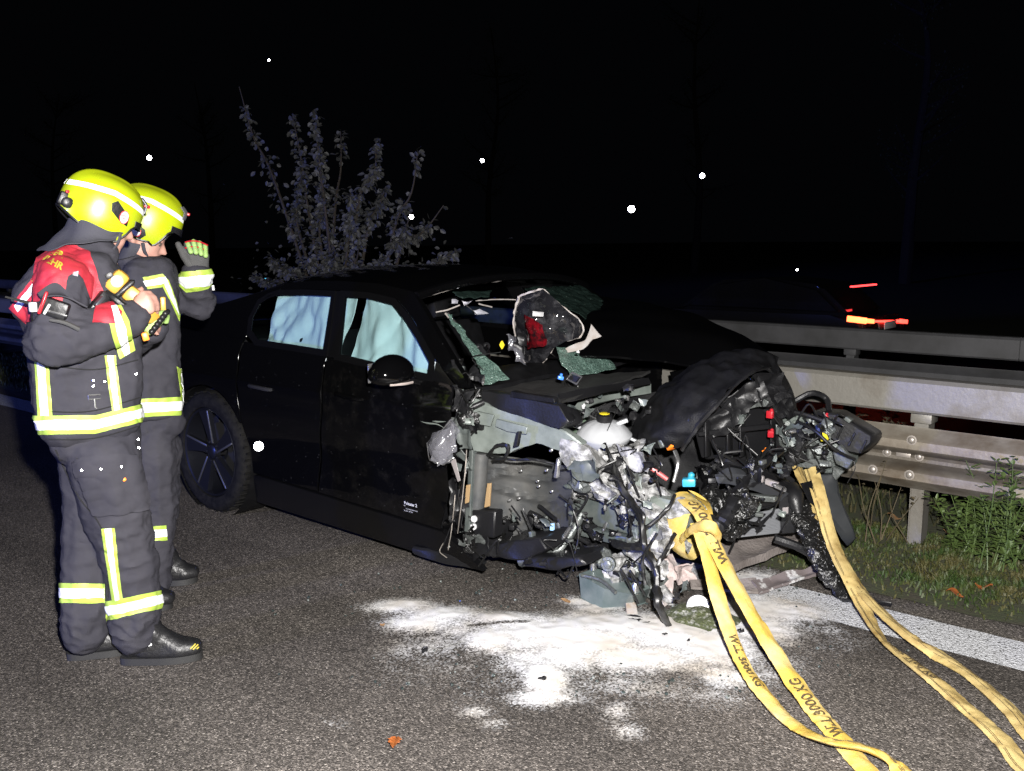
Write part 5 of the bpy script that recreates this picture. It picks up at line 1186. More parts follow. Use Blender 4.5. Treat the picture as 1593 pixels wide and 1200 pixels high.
# loose small clutter all over the torn bay
zones = [((880, 1025), (690, 870), (3.08, 3.3), 85), ((700, 900), (800, 880), (2.95, 3.2), 55), ((1080, 1220), (690, 830), (3.5, 3.7), 50), ((880, 1010), (600, 650), (3.3, 3.6), 24), ((700, 770), (560, 670), (2.88, 3.1), 34), ((1110, 1215), (650, 715), (3.75, 3.95), 10), ((1205, 1285), (655, 735), (4.0, 4.12), 30), ((960, 1070), (860, 930), (3.0, 3.1), 8)]
for i in range(34):
    x, y = rr.choice([(rr.uniform(1075, 1215), rr.uniform(725, 790)), (rr.uniform(1075, 1215), rr.uniform(725, 790)), (rr.uniform(695, 735), rr.uniform(600, 860)), (rr.uniform(900, 1060), rr.uniform(690, 860)), (rr.uniform(1215, 1300), rr.uniform(665, 730))])
    Y = 2.93 if x < 780 else (3.0 if x < 905 else (3.2 if x < 1060 and y > 680 else (3.62 if x < 1180 else 4.05))); w, h = rr.uniform(8, 24), rr.uniform(8, 26)
    scrap('torn_sheet', [(x - w, y - h * rr.random(), Y + rr.uniform(0, .05)), (x + w * rr.random(), y - h, Y), (x + w, y + h * rr.random(), Y + rr.uniform(0, .05)), (x - w * rr.random(), y + h, Y)], rr.choice([M_black, M_black, M_char, M_primer_dk, M_alu, M_black_soft, M_trim]), 8, rr.uniform(-.04, .04), .028, 20, .003, i + 200)
for (xa, ya, Ya, n) in zones:
    for i in range(n):
        x, y, Y = rr.uniform(*xa), rr.uniform(*ya), rr.uniform(*Ya); k = rr.random()
        if k < .3: hose('wire', [(x, y, Y), (x + rr.uniform(-20, 20), y + rr.uniform(-25, 25), Y - .04), (x + rr.uniform(-35, 35), y + rr.uniform(-40, 40), Y)], rr.uniform(.002, .006), M_wire, 12, wob=.3, seg=6)
        elif k < .6: scrap('torn_fragment', [(x + rr.uniform(-8, 0), y + rr.uniform(-8, 0), Y), (x + rr.uniform(3, 12), y + rr.uniform(-8, 4), Y), (x + rr.uniform(3, 12), y + rr.uniform(4, 12), Y + .02), (x + rr.uniform(-10, 0), y + rr.uniform(4, 12), Y)], rr.choice([M_alu, M_black, M_primer_dk, M_primer, M_char, M_black, M_black_soft]), 5, .01, .012, 30, .003, i)
        elif k < .8: ccyl('fitting', x, y, Y, (rr.uniform(-1, 1), -1, rr.uniform(-1, 1)), rr.uniform(.005, .014), rr.uniform(.015, .06), rr.choice([M_alu, M_steel, M_black, M_primer_dk]))
        else: cbox('fitting', x, y, Y, (rr.uniform(.012, .05), rr.uniform(.01, .03), rr.uniform(.01, .03)), rr.uniform(0, 3), rr.uniform(-.6, .6), rr.choice([M_alu, M_black, M_black, M_primer_dk]), .002)

# ---------------------------------------------------------------- pieces lying on the road
gg = G(950, 930)
t = thing('motor_tray', 'grey-green broken metal tray with a bolt, lying on the road under the wreck', 'car part', (gg.x, gg.y, 0))
top = [G(900, 893, .12), G(925, 884, .13), G(1000, 903, .12), G(1012, 915, .11), G(985, 926, .11), G(940, 916, .11)]
bot = [G(903, 930, .012), G(925, 925, .012), G(1000, 930, .012), G(1004, 938, .012), G(985, 944, .01), G(936, 948, .01)]
bm = B(); a = [bm.verts.new(p) for p in top]; b = [bm.verts.new(p) for p in bot]
for i in range(6): bm.faces.new((a[i], b[i], b[(i + 1) % 6], a[(i + 1) % 6]))
bm.faces.new(b); f = bm.faces.new(a)
g = bmesh.ops.inset_region(bm, faces=[f], thickness=.012, depth=-.02)
bmesh.ops.bevel(bm, geom=[e for e in bm.edges if e.calc_length() > .04], offset=.004, segments=1, affect='EDGES')
obj('tray', bm, mat('tray_greenish', (.10, .135, .13), .3, .2, col2=(.16, .19, .185), vs=10), t)
bm = B(); add_tube(bm, [G(905, 895, .135), G(935, 903, .135), G(958, 922, .12)], .008, 8, n=12); obj('rim_rod', bm, M_alu, t)
bm = B(); add_lathe(bm, G(923, 886, .13), (0, 0, 1), [(0, .016), (.03, .016), (.034, .012)], 12); obj('stud', bm, M_steel, t); bm = B(); add_lathe(bm, G(988, 924, .10), (0, 0, 1), [(0, .016), (.04, .016), (.05, .01)], 12); obj('stud', bm, M_steel, t)
bm = B(); add_beam(bm, G(980, 930, .05), G(984, 962, .01), .045, .02, .004); obj('tab', bm, mat('rust_tab', (.35, .27, .2), .5, .3, col2=(.45, .42, .4), vs=20), t)
t = thing('gear_housing', 'lump of crushed light alloy gear housing resting on the tray under the wreck', 'car part', (gg.x + .1, gg.y + .1, 0))
for i, (x, y, z, s) in enumerate([(960, 885, .16, .06), (985, 880, .17, .055), (1000, 860, .22, .05), (1015, 900, .1, .06), (1030, 925, .05, .045), (940, 868, .2, .035)]):
    bm = B(); bmesh.ops.create_icosphere(bm, subdivisions=3, radius=s); bmesh.ops.translate(bm, vec=G(x, y, z), verts=bm.verts); crumple(bm, s * .6, 15, i + 60); crumple(bm, s * .2, 45, i); obj('casting_piece', bm, M_alu if i % 2 else M_alu_white, t, smooth=False)
bm = B(); add_lathe(bm, G(946, 878, .2), (.3, -1, .2), [(-.02, .03), (0, .032), (.004, .03), (.005, .018), (.014, .016), (.016, .008)], 20); obj('bush', bm, M_alu, t)
bm = B(); add_beam(bm, G(955, 890, .17), G(1000, 908, .16), .02, .014, .003); obj('arm', bm, M_black, t)
for i, (q, lb) in enumerate([([(1020, 855), (1050, 862), (1052, 900), (1020, 905)], 'pale grey torn foam sheet hanging beside the wiring loom'), ([(1050, 880), (1078, 872), (1080, 905), (1054, 910)], 'pinkish torn foam piece left of the sling leg'), ([(1022, 905), (1045, 900), (1050, 930), (1030, 945)], 'pinkish-white torn foam flap on the ground below the loom')]):
    bm = B(); patch(bm, *[G(x, y, z) for (x, y), z in zip(q, (.2 - .05 * i, .2 - .05 * i, .06 - .02 * i, .06 - .02 * i))], 10, 10, .03, .02, 14, .006, i + 70); tag(obj('torn_foam', bm, M_pink), lb, 'foam', 'torn foam pieces')
bm = B(); add_lathe(bm, G(1086, 944, .045), (.35, -.85, .35), [(-.008, .030), (-.006, .046), (0, .048), (.003, .046), (.004, .03), (.006, .028), (.007, .01), (.014, .009)], 24); tag(obj('steel_disc', bm, mat('pale_disc', (.32, .32, .31), .45, .3)), 'small pale round disc leaning in the moss left of the yellow sling', 'disc')
bm = B(); c0 = G(1088, 968)
add_grid(bm, lambda u, v: c0 + V((u - .5) * .32, (v - .5) * .28, .004 + .05 * max(0, math.sin(math.pi * u) * math.sin(math.pi * v)) ** .7 * (1 + .5 * noise.noise(V(u * 6, v * 6, 0))) ), 20, 20); tag(obj('moss_clump', bm, mat('moss', (.055, .065, .025), .95, col2=(.30, .30, .27), vs=40, vlo=.5, vhi=.68, bump=1, bs=120)), 'clump of dug-up moss and soil under the sling legs', 'moss')
def flake(name, px, py, L, w, m, ang, label, cat, group=None, h=.012, kind='leaf', seed=0):
    c = G(px, py, .012); bm = B()
    def fn(u, v):
        x = (u - .5) * L; ww = w * (math.sin(math.pi * min(.97, max(.03, u))) ** .7) * (1 + (.3 * math.sin(u * 25) if kind == 'leaf' else .4 * noise.noise(V(u * 9, seed, 0))))
        y = (v - .5) * ww
        p = V(x * math.cos(ang) - y * math.sin(ang), x * math.sin(ang) + y * math.cos(ang), h * abs(v - .5) * 2 * .6 + h * math.sin(u * 3 + seed) * .4 + .004)
        return c + p
    add_grid(bm, fn, 14, 6, .0012 if kind == 'leaf' else .006); tag(obj(name, bm, m), label, cat, group)
M_fall = mat('fallen_leaf', (.26, .07, .013), .6, col2=(.16, .05, .01), vs=60); M_fall2 = mat('fallen_leaf_tan', (.22, .13, .06), .6, col2=(.13, .07, .03), vs=60)
flake('fallen_leaf', 614, 1158, .055, .035, M_fall, 2.2, 'orange fallen leaf on the asphalt at the bottom edge', 'leaf', 'fallen leaves')
flake('fallen_leaf', 880, 937, .04, .028, M_fall2, .4, 'small tan fallen leaf left of the metal tray', 'leaf', 'fallen leaves', seed=2)
flake('fallen_leaf', 595, 974, .018, .012, M_fall2, 1, 'tiny tan leaf at the left end of the powder', 'leaf', 'fallen leaves', seed=3)
for i, (px, py, L, w, lb) in enumerate([(985, 968, .09, .04, 'largest black plastic shard on the powder below the loom'), (1003, 972, .07, .05, 'knobbly black plastic shard right of the largest one'), (1030, 990, .05, .02, 'thin black shard on the powder by the moss clump'), (1062, 1000, .05, .015, 'flat black sliver on the powder below the moss'), (1152, 984, .035, .02, 'small black chip between the two sling legs'), (842, 1060, .04, .02, 'dark chip on the round powder patch'), (661, 1016, .02, .012, 'dark chip below the left powder lobe'), (1348, 940, .2, .03, 'black rubber strip on the grass edge behind the pale sling')]):
    flake('plastic_shard', px, py, L, w, M_black, .5 + i * 1.1 if i < 7 else .55, lb, 'shard', 'black shards on the ground', h=.02, kind='shard', seed=i)
for i, (px, py) in enumerate([(1485, 925), (1390, 820), (1478, 845), (1530, 915)]):
    c = G(px, py, .02); c.z = vz(c.x, c.y) + .02; bm = B()
    add_grid(bm, lambda u, v: c + V((u - .5) * .07, (v - .5) * .045 * math.sin(math.pi * max(.05, min(.95, u))), .012 * math.sin(u * 5 + i) + .01 * abs(v - .5)), 10, 5, .0012)
    tag(obj('fallen_leaf', bm, M_fall if i in (0, 3) else M_fall2), ['reddish leaf in the grass right of the rail post foot', 'brown leaf in the grass left of the rail post', 'tan leaf in the grass beside the rail post foot', 'reddish leaf in the bare soil by the line'][i], 'leaf', 'fallen leaves')

# glass crumbs and splinters strewn round the wreck
vs, fs = [], []; rc = random.Random(8)
for i in range(420):
    q = G(rc.gauss(930, 190), rc.uniform(880, 1090) if rc.random() < .7 else rc.uniform(860, 960)); s_ = rc.uniform(.002, .007); k = len(vs); a = rc.uniform(0, 6.3)
    if q.y > 3.9: continue
    for h in (0.006, .006 + s_):
        for j in range(4): vs.append((q.x + math.cos(a + j * 1.57) * s_ * rc.uniform(.6, 1.3), q.y + math.sin(a + j * 1.57) * s_ * rc.uniform(.6, 1.3), h + rc.uniform(0, .003)))
    fs += [(k, k + 1, k + 2, k + 3), (k + 4, k + 5, k + 6, k + 7)] + [(k + j, k + (j + 1) % 4, k + 4 + (j + 1) % 4, k + 4 + j) for j in range(4)]
tag(new_obj('glass_crumbs', mesh_from('glass_crumbs', vs, fs), mat('crumb_dark', (.03, .04, .038), .1, col2=(.2, .22, .21), vs=30, vlo=.55, vhi=.6), smooth=False), 'tiny dark and glassy crumbs strewn on the road round the wreck', 'debris', kind='stuff')
# ================================================================== the two firefighters
M_cloth = mat('turnout_cloth', (.027, .0265, .034), .85, col2=(.038, .037, .045), vs=6, bump=.35, bs=420, spec=.15)
M_lime = mat('lime_tape', (.30, .42, .06), .55, bump=.1, bs=300)
M_silver = mat('silver_tape', (.75, .76, .77), .45, bump=.1, bs=300)
M_skin = mat('skin', (.36, .195, .155), .5, col2=(.40, .22, .175), vs=25, bump=.06, bs=300, spec=.4)
M_helm = mat('helmet_yellow', (.34, .41, .006), .26, coat=.3, spec=.5, col2=(.29, .35, .008), vs=11, rough2=.42)
M_hood = mat('neck_cloth', (.035, .035, .045), .9, bump=.3, bs=350)
M_leather = mat('boot_leather', (.010, .010, .011), .35, bump=.25, bs=90, rough2=.5, vs=12)
M_sole = mat('boot_sole', (.014, .014, .014), .6)
M_vest = mat('vest_red', (.33, .016, .03), .65, col2=(.27, .012, .022), vs=10, bump=.2, bs=300)
M_glove = mat('glove_grey', (.05, .05, .05), .85, bump=.3, bs=300)
M_lime2 = mat('glove_lime', (.22, .34, .10), .6, bump=.2, bs=200)
M_dev = mat('device_yellow', (.38, .21, .03), .4)
M_letter = mat('letter_yellow', (.40, .32, .03), .6)

def remesh(bm, voxel, smooth=6, fac=.5):
    me = bpy.data.meshes.new('r'); bm.to_mesh(me); bm.free()
    o = bpy.data.objects.new('r', me); COL.objects.link(o)
    m = o.modifiers.new('r', 'REMESH'); m.mode = 'VOXEL'; m.voxel_size = voxel
    s = o.modifiers.new('s', 'SMOOTH'); s.iterations = smooth; s.factor = fac
    dg = bpy.context.evaluated_depsgraph_get(); dg.update()
    r = bpy.data.meshes.new_from_object(o.evaluated_get(dg))
    bpy.data.objects.remove(o); bpy.data.meshes.remove(me)
    return r
def wrinkle(me, amp, seed, joints=()):
    nn = [v.normal.copy() for v in me.vertices]
    for v, n in zip(me.vertices, nn):
        p = v.co
        a = noise.noise(V(p.x * 5, p.y * 5, p.z * 9) + V(seed, 0, 0)) * 1.0
        b = 1 - abs(noise.noise(V(p.x * 9, p.y * 9, p.z * 17) + V(0, seed, 3))) * 2.2
        c = 1 - abs(noise.noise(V(p.x * 22 + p.z * 9, p.y * 22, p.z * 26) + V(0, seed, 9))) * 2.2
        k = 1.0
        for j, rad, mul in joints:
            k += mul * math.exp(-((p - j).length / rad) ** 2)
        e = 1 - abs(noise.noise(V(p.x * 14 - p.z * 12, p.y * 14 + p.z * 8, p.z * 12) + V(seed, 5, 9))) * 3.2
        v.co = p + n * amp * (a * .8 + k * .5 * b * (b > 0) + k * .26 * c * (c > 0) - k * .22 * e * (e > 0))
    me.update()
class Fig:
    def __init__(s, gx, gy):
        s.O = G(gx, gy); h = Vector((s.O.x, s.O.y, 0)) - Vector((CAMLOC.x, CAMLOC.y, 0)); s.n = h.normalized(); s.r = Vector((s.n.y, -s.n.x, 0))
    def p(s, px, py, d=0.0):
        q = ray(px, py); t = ((s.O - CAMLOC).dot(s.n) + d) / q.dot(s.n); return CAMLOC + q * t
    def depth(s, p): return (p - s.O).dot(s.n)
def wrap_px(me, poly, fig, off, near=False, dr=(-9, 9), thick=.0015):
    bm = bmesh.new(); bm.from_mesh(me); bm.normal_update()
    n = len(poly); cx = sum(p[0] for p in poly) / n; cy = sum(p[1] for p in poly) / n; rc = ray(cx, cy)
    for i in range(n):
        no = ray(*poly[i]).cross(ray(*poly[(i + 1) % n])).normalized()
        if no.dot(rc) > 0: no = -no
        bmesh.ops.bisect_plane(bm, geom=bm.verts[:] + bm.edges[:] + bm.faces[:], plane_co=CAMLOC, plane_no=no, clear_outer=True)
    dead = [f for f in bm.faces if (near and f.normal.dot(f.calc_center_median() - CAMLOC) > -.02) or not dr[0] < fig.depth(f.calc_center_median()) < dr[1]]
    bmesh.ops.delete(bm, geom=dead, context='FACES')
    left = set(bm.faces); best = []
    while left:                                  # keep the one connected piece that is largest
        st = [left.pop()]; comp = st[:]
        while st:
            for e in st.pop().edges:
                for g in e.link_faces:
                    if g in left: left.remove(g); st.append(g); comp.append(g)
        if sum(f.calc_area() for f in comp) > sum(f.calc_area() for f in best): best = comp
    keep = set(best); bmesh.ops.delete(bm, geom=[f for f in bm.faces if f not in keep], context='FACES')
    for v in bm.verts: v.co = v.co + v.normal * off
    if thick and bm.faces: bmesh.ops.solidify(bm, geom=bm.faces[:], thickness=-thick)
    return bm
def wpiece(name, me, poly, fig, off, m, parent, **k):
    bm = wrap_px(me, poly, fig, off, **k)
    if not bm.faces: bm.free(); print('EMPTY', name, poly); return None
    r = bpy.data.meshes.new(name); bm.to_mesh(r); bm.free()
    return new_obj(name, r, m, parent)
def band(me, lime, silver, fig, parent, **k):
    o = wpiece('reflective_band', me, lime, fig, .003, M_lime, parent, **k)
    if o and silver: wpiece('silver_tape', me, silver, fig, .0048, M_silver, o, **k)
def inner(poly, a=.25, b=.75):
    """middle lane of a four-sided band: corners run top-left, top-right, bottom-right, bottom-left"""
    tl, tr, br, bl = poly; L = lambda p, q, t: (p[0] + (q[0] - p[0]) * t, p[1] + (q[1] - p[1]) * t)
    return [L(tl, bl, a), L(tr, br, a), L(br, tr, 1 - b), L(bl, tl, 1 - b)]
def ray_decal(txt, size_px, px, py, ang, me, m, parent, off=.002, bold=.03, sx=1.0):
    """lettering laid on a surface: one text unit = size_px pixels of the photograph"""
    t = text_mesh(txt, 1.0, bold, 3); bm = bmesh.new(); bm.from_mesh(me); bv = BVHTree.FromBMesh(bm)
    ca, sa = math.cos(ang), math.sin(ang); last = None
    for v in t.vertices:
        x, y = v.co.x * size_px * sx, -v.co.y * size_px
        d = ray(px + x * ca - y * sa, py + x * sa + y * ca).normalized()
        h = bv.ray_cast(CAMLOC, d)
        q = h[0] if h[0] else (last if last else CAMLOC + d * 4)
        last = q; v.co = q - d * off
    bm.free()
    return new_obj('lettering', t, m, parent, smooth=False)
def boot(hx, hy, tx, ty, fig, parent, tape=False):
    H, T = G(hx, hy), G(tx, ty); d = (T - H); L = d.length; d.normalize(); s = d.cross(V(0, 0, 1)); U = V(0, 0, 1)
    bm = B()
    def h(*l): add_hull(bm, [(H + d * (a * L) + s * b + U * c, r) for a, b, c, r in l])
    h((.14, 0, .06, .036), (.14, 0, .16, .048), (.2, 0, .24, .055)); h((.14, 0, .07, .036), (.3, 0, .15, .048), (.45, 0, .09, .042), (.16, 0, .17, .045))
    h((.3, .008, .05, .034), (.3, -.008, .05, .034), (.5, 0, .085, .04), (.72, .018, .052, .034), (.72, -.018, .052, .034)); h((.72, .02, .052, .034), (.72, -.02, .052, .034), (.9, .012, .048, .028), (.9, -.012, .048, .028))
    me = remesh(bm, .007, 5); wrinkle(me, .004, hx, [(H + d * (.45 * L) + U * .11, .05, 2.0)])
    o = new_obj('boot', me, M_leather, parent)
    bm = B(); out = []
    for k in range(32):
        a = 2 * math.pi * k / 32; x = .5 + .5 * math.cos(a); w = .046 * abs(math.sin(a)) ** .6 * (1 + .12 * math.sin((x - .45) * 6)); out.append(H + d * (x * L) + s * (w * (1 if math.sin(a) > 0 else -1)) + U * .004)
    add_prism(bm, out, (0, 0, .026)); bmesh.ops.bevel(bm, geom=[e for e in bm.edges if len(e.link_faces) == 2 and e.calc_face_angle() > .8], offset=.005, segments=2, affect='EDGES'); obj('sole', bm, M_sole, o)
    return o, me
def helmet(fig, c, f, u, s, parent, a=.133, b=.112, cc=.121):
    def hp(ph, el, off=0.0):
        ce, se = math.cos(el), math.sin(el)
        k = (abs(ce) ** 2.5 + abs(se) ** 2.5) ** (-1 / 2.5)
        x, y, z = a * k * ce * math.cos(ph), b * k * ce * math.sin(ph), cc * k * se
        if x < 0: x *= 1.03
        z *= 1 + .04 * math.cos(ph) * 0
        l = 1 + off / .13
        ridge = .010 * math.exp(-(y / .022) ** 2) * max(0, se) ** .5
        return c + (f * x + s * y + u * z) * l + u * ridge
    def low(ph):
        c1 = math.cos(ph)
        if c1 < .35: return math.radians(-17 - 22 * math.sin(ph) ** 2)
        return math.radians(np.interp(c1, [.35, .55, .72, 1], [-38, -42, -8, 2]))
    bm = B()
    add_grid(bm, lambda q, v: hp(2 * math.pi * q, low(2 * math.pi * q) + (math.pi / 2 - low(2 * math.pi * q)) * min(v, .995)), 64, 22, 0, closed_u=True)
    bmesh.ops.remove_doubles(bm, verts=bm.verts, dist=.0005)
    bmesh.ops.recalc_face_normals(bm, faces=bm.faces[:])
    me = bpy.data.meshes.new('helmet'); bm.to_mesh(me)
    bmesh.ops.solidify(bm, geom=bm.faces[:], thickness=.006)
    o = obj('helmet', bm, M_helm, parent)
    bm = B(); add_tube(bm, [hp(2 * math.pi * k / 72, low(2 * math.pi * k / 72), -.001) for k in range(73)], .0045, 6); obj('edge_trim', bm, M_black, o)
    for sg in (1, -1):
        for k in (0, 1):
            bm = B(); add_grid(bm, lambda q, v: hp(sg * math.radians(12 + 158 * q), math.radians(20 + 9 * (1 - 2 * abs(q - .5)) + (v - .5) * 8.5 + 3 * math.sin(q * 3.1)), .0016 if k == 0 else .002), 30, 2, .0006) if k == 0 else None
            if k == 0: obj('reflective_strip', bm, M_silver, o)
            else: bm.free()
    # visor edge under the brow, darker
    bm = B(); add_grid(bm, lambda q, v: hp(math.radians(-44 + 88 * q), math.radians(5 - 13 * v * (1 - .3 * abs(2 * q - 1))), .005 + .003 * v), 24, 5, .003); obj('visor', bm, mat('smoke_visor', (.012, .012, .014), .12, coat=.5), o)
    bm = B(); add_grid(bm, lambda q, v: hp(math.radians(-22 + 44 * q), math.radians(22 + 20 * v), .003 + .008 * (1 - abs(2 * v - 1))), 10, 6, .003); obj('front_plate', bm, mat('grey_plate', (.12, .12, .13), .4), o)
    bm = B(); add_box(bm, hp(0, math.radians(30), .012), (.02, .014, .012), frame_mat(f, u), .003); obj('lamp_mount', bm, M_red, o)
    bm = B(); add_box(bm, hp(math.radians(160), math.radians(-6), -.002), (.035, .03, .045), frame_mat(f, u), .008); add_lathe(bm, hp(math.radians(152), math.radians(-10), -.004), s, [(-.01, .018), (.02, .018), (.024, .012)], 14); obj('rear_clip', bm, M_black, o)
    bm = B(); add_box(bm, hp(math.radians(155), math.radians(6), .003), (.012, .01, .01), None, .002); obj('red_knob', bm, M_red, o)
    return o, me, hp
def head_balls(c, f, u, s):
    """skull, jaw and face; positions in metres along forward, up, side"""
    k = lambda a, b, d=0: c + f * a + u * b + s * d
    return [[(k(-.02, .025), .088), (k(.022, .018), .078)],
            [(k(-.02, .0), .08), (k(.05, -.035, .022), .042), (k(.05, -.035, -.022), .042), (k(.02, .02), .08)],
            [(k(.01, -.06, .036), .034), (k(.01, -.06, -.036), .034), (k(.078, -.088), .020), (k(.07, -.05, .018), .030), (k(.07, -.05, -.018), .030)],
            [(k(.080, .018, .025), .017), (k(.080, .018, -.025), .017), (k(.087, .02), .014)],
            [(k(.092, .008), .009), (k(.116, -.026), .0095), (k(.094, -.030, .013), .008), (k(.094, -.030, -.013), .008)],
            [(k(.095, -.052), .0085), (k(.088, -.053, .018), .007), (k(.088, -.053, -.018), .007)],
            [(k(.093, -.064), .0085), (k(.086, -.063, .016), .007), (k(.086, -.063, -.016), .007)],
            [(k(.088, -.090), .014), (k(.08, -.088), .018)],
            [(k(-.012, -.015, .082), .014), (k(-.02, .01, .084), .012), (k(-.008, -.035, .078), .008)], [(k(-.012, -.015, -.082), .014), (k(-.02, .01, -.084), .012), (k(-.008, -.035, -.078), .008)],
            [(k(-.02, -.05), .05), (k(-.03, -.13), .052)]]

# ---------------------------------------------------------------- firefighter in front (red vest, looking at a device)
F1 = Fig(190, 1030); p = F1.p
tilt = math.radians(24); UPV = V(0, 0, 1)
f1 = (F1.r * math.cos(tilt) - UPV * math.sin(tilt) + F1.n * .22).normalized(); s1 = (-F1.n + f1 * F1.n.dot(f1)).normalized(); u1 = s1.cross(f1); u1 = u1 if u1.z > 0 else -u1
hc1 = p(157, 338, 0)
bm = B()
for l in head_balls(hc1, f1, u1, s1): add_hull(bm, l)
add_hull(bm, [(p(132, 392), .07), (p(128, 430), .08)]); add_hull(bm, [(p(110, 440, -.1), .07), (p(110, 440, .1), .07), (p(130, 560, -.07), .08), (p(130, 560, .07), .08), (p(138, 690, -.05), .07), (p(138, 690, .05), .07)])
def limb(bm, pts): 
    for a, b in zip(pts, pts[1:]): add_hull(bm, [a, b])
limb(bm, [(p(90, 440, -.17), .05), (p(85, 530, -.28), .042), (p(212, 492, -.2), .03)]); limb(bm, [(p(155, 440, .17), .05), (p(190, 530, .2), .042), (p(238, 505, .02), .03)])
limb(bm, [(p(158, 715, -.05), .065), (p(190, 835, -.05), .058), (p(205, 985, -.03), .045)]); limb(bm, [(p(134, 715, .05), .065), (p(138, 835, .04), .055), (p(128, 985, .02), .045)])
# right hand closed on the device: palm, four fingers, thumb
def hand(bm, wrist, palm, bases, mids, tips, thumb, r=.0098):
    q = r / .0098
    add_hull(bm, [(wrist, .027 * q), (palm, .026 * q)] + [(b, .011 * q) for b in bases])
    for i, (a, m_, t_) in enumerate(zip(bases, mids, tips)):
        k = (1, 1.05, 1, .88)[i]; add_hull(bm, [(a, r * k * 1.05), (m_, r * k)]); add_hull(bm, [(m_, r * k), (t_, r * k * .9)])
    for a, b in zip(thumb, thumb[1:]): add_hull(bm, [(a, r * 1.15), (b, r)])
hand(bm, p(208, 489, -.20), p(218, 474, -.2), [p(222, 456, -.2), p(228, 463, -.215), p(233, 472, -.22), p(236, 483, -.215)], [p(233, 456, -.185), p(240, 463, -.19), p(244, 472, -.19), p(245, 481, -.185)], [p(236, 466, -.155), p(243, 473, -.155), p(246, 481, -.155), p(244, 488, -.155)], [p(212, 468, -.19), p(212, 455, -.165), p(220, 450, -.145)])
hand(bm, p(240, 515, .02), p(240, 500, 0), [p(230, 492, -.02), p(236, 498, -.03), p(240, 505, -.03), p(244, 512, -.03)], [p(226, 498, -.06), p(231, 505, -.07), p(235, 511, -.07), p(240, 518, -.06)], [p(234, 503, -.09), p(238, 509, -.1), p(241, 515, -.1), p(245, 520, -.09)], [p(244, 492, 0), p(246, 482, -.03), p(243, 476, -.05)])
person1 = new_obj('person', remesh(bm, .0065, 3, .45), M_skin)
tag(person1, 'firefighter in yellow helmet and red vest, standing in front, looking down at a yellow device', 'person')
bm = B()
add_hull(bm, [(p(95, 428, -.14), .065), (p(150, 420, -.12), .06), (p(95, 428, .14), .065), (p(150, 420, .14), .06), (p(86, 530, -.1), .09), (p(86, 530, .1), .09), (p(180, 510, -.08), .08), (p(180, 510, .09), .08)])
add_hull(bm, [(p(86, 530, -.1), .09), (p(86, 530, .1), .09), (p(180, 510, -.08), .08), (p(180, 510, .09), .08), (p(101, 660, -.09), .084), (p(101, 660, .09), .084), (p(180, 650, -.085), .08), (p(180, 650, .085), .08)])
add_hull(bm, [(p(62, 468, -.08), .08), (p(62, 468, .08), .08), (p(95, 420, -.1), .07), (p(95, 420, .1), .07), (p(90, 520, 0), .085)])
add_hull(bm, [(p(120, 400, -.04), .065), (p(158, 398, -.04), .055), (p(120, 400, .04), .065), (p(158, 398, .04), .055), (p(125, 425, 0), .10)])
limb(bm, [(p(98, 435, -.18), .078), (p(84, 532, -.27), .076)]); limb(bm, [(p(84, 532, -.27), .076), (p(160, 512, -.245), .066), (p(208, 494, -.205), .056)])
limb(bm, [(p(158, 432, .17), .075), (p(192, 532, .2), .07), (p(236, 512, .03), .052)])
me = remesh(bm, .0078, 5)
wrinkle(me, .011, 3, [(p(84, 532, -.27), .12, 1.6), (p(140, 520, -.1), .15, .6), (p(100, 450, -.15), .12, .8)])
jk = new_obj('jacket', me, M_cloth, person1); J1 = me
bm = B()
add_hull(bm, [(p(116, 685, -.06), .085), (p(116, 685, .06), .085), (p(176, 680, -.06), .088), (p(176, 680, .06), .088), (p(118, 660, 0), .1), (p(170, 660, 0), .1)])
limb(bm, [(p(163, 715, -.08), .122), (p(178, 790, -.07), .112), (p(200, 870, -.055), .094), (p(210, 950, -.04), .09), (p(208, 985, -.035), .078)])
limb(bm, [(p(140, 715, .06), .105), (p(139, 800, .05), .088), (p(136, 880, .035), .084), (p(134, 950, .02), .083), (p(132, 985, .02), .074)])
me = remesh(bm, .0078, 5)
wrinkle(me, .0095, 8, [(p(195, 850, -.1), .12, 1.0), (p(210, 975, -.1), .09, 2.2), (p(132, 970, 0), .09, 2.0), (p(150, 720, -.1), .1, .6)])
tr = new_obj('trousers', me, M_cloth, person1); T1 = me
# reflective bands
q = [(30, 647), (148, 646), (148, 674), (30, 677)]; band(J1, q, inner(q), F1, jk, dr=(-.24, 9)); q = [(148, 646), (260, 619), (260, 647), (148, 674)]; band(J1, q, inner(q), F1, jk, dr=(-.24, 9))
q = [(53, 518), (74, 540), (82, 647), (60, 647)]; band(J1, q, [(57, 518), (68, 538), (77, 647), (65, 647)], F1, jk, near=True, dr=(-.25, .2))
q = [(162, 553), (180, 553), (185, 597), (168, 598)]; band(J1, q, [(167, 553), (176, 553), (181, 597), (172, 598)], F1, jk, near=True); q = [(168, 598), (185, 597), (190, 637), (174, 640)]; band(J1, q, [(172, 598), (181, 597), (186, 637), (178, 639)], F1, jk, near=True)
q = [(160, 482), (190, 478), (207, 530), (182, 560)]; band(J1, [(158, 480), (188, 476), (200, 500), (209, 545), (181, 562), (174, 525)], [(167, 479), (181, 477), (194, 510), (201, 550), (188, 556), (181, 520)], F1, jk, dr=(-.40, -.13))
q = [(158, 822), (178, 821), (191, 932), (176, 936)]; band(T1, q, [(163, 822), (173, 821), (186, 932), (181, 934)], F1, tr, near=True, dr=(-9, .0))
q = [(160, 935), (256, 917), (258, 944), (160, 966)]; band(T1, q, inner(q), F1, tr, dr=(-.3, .035)) if False else None
def leg_band(me, poly, fig, parent, px_lo, px_hi, dmax): pass
q = [(165.5, 936), (256, 917), (258, 944), (165.5, 966)]; band(T1, q, inner(q), F1, tr, near=True)
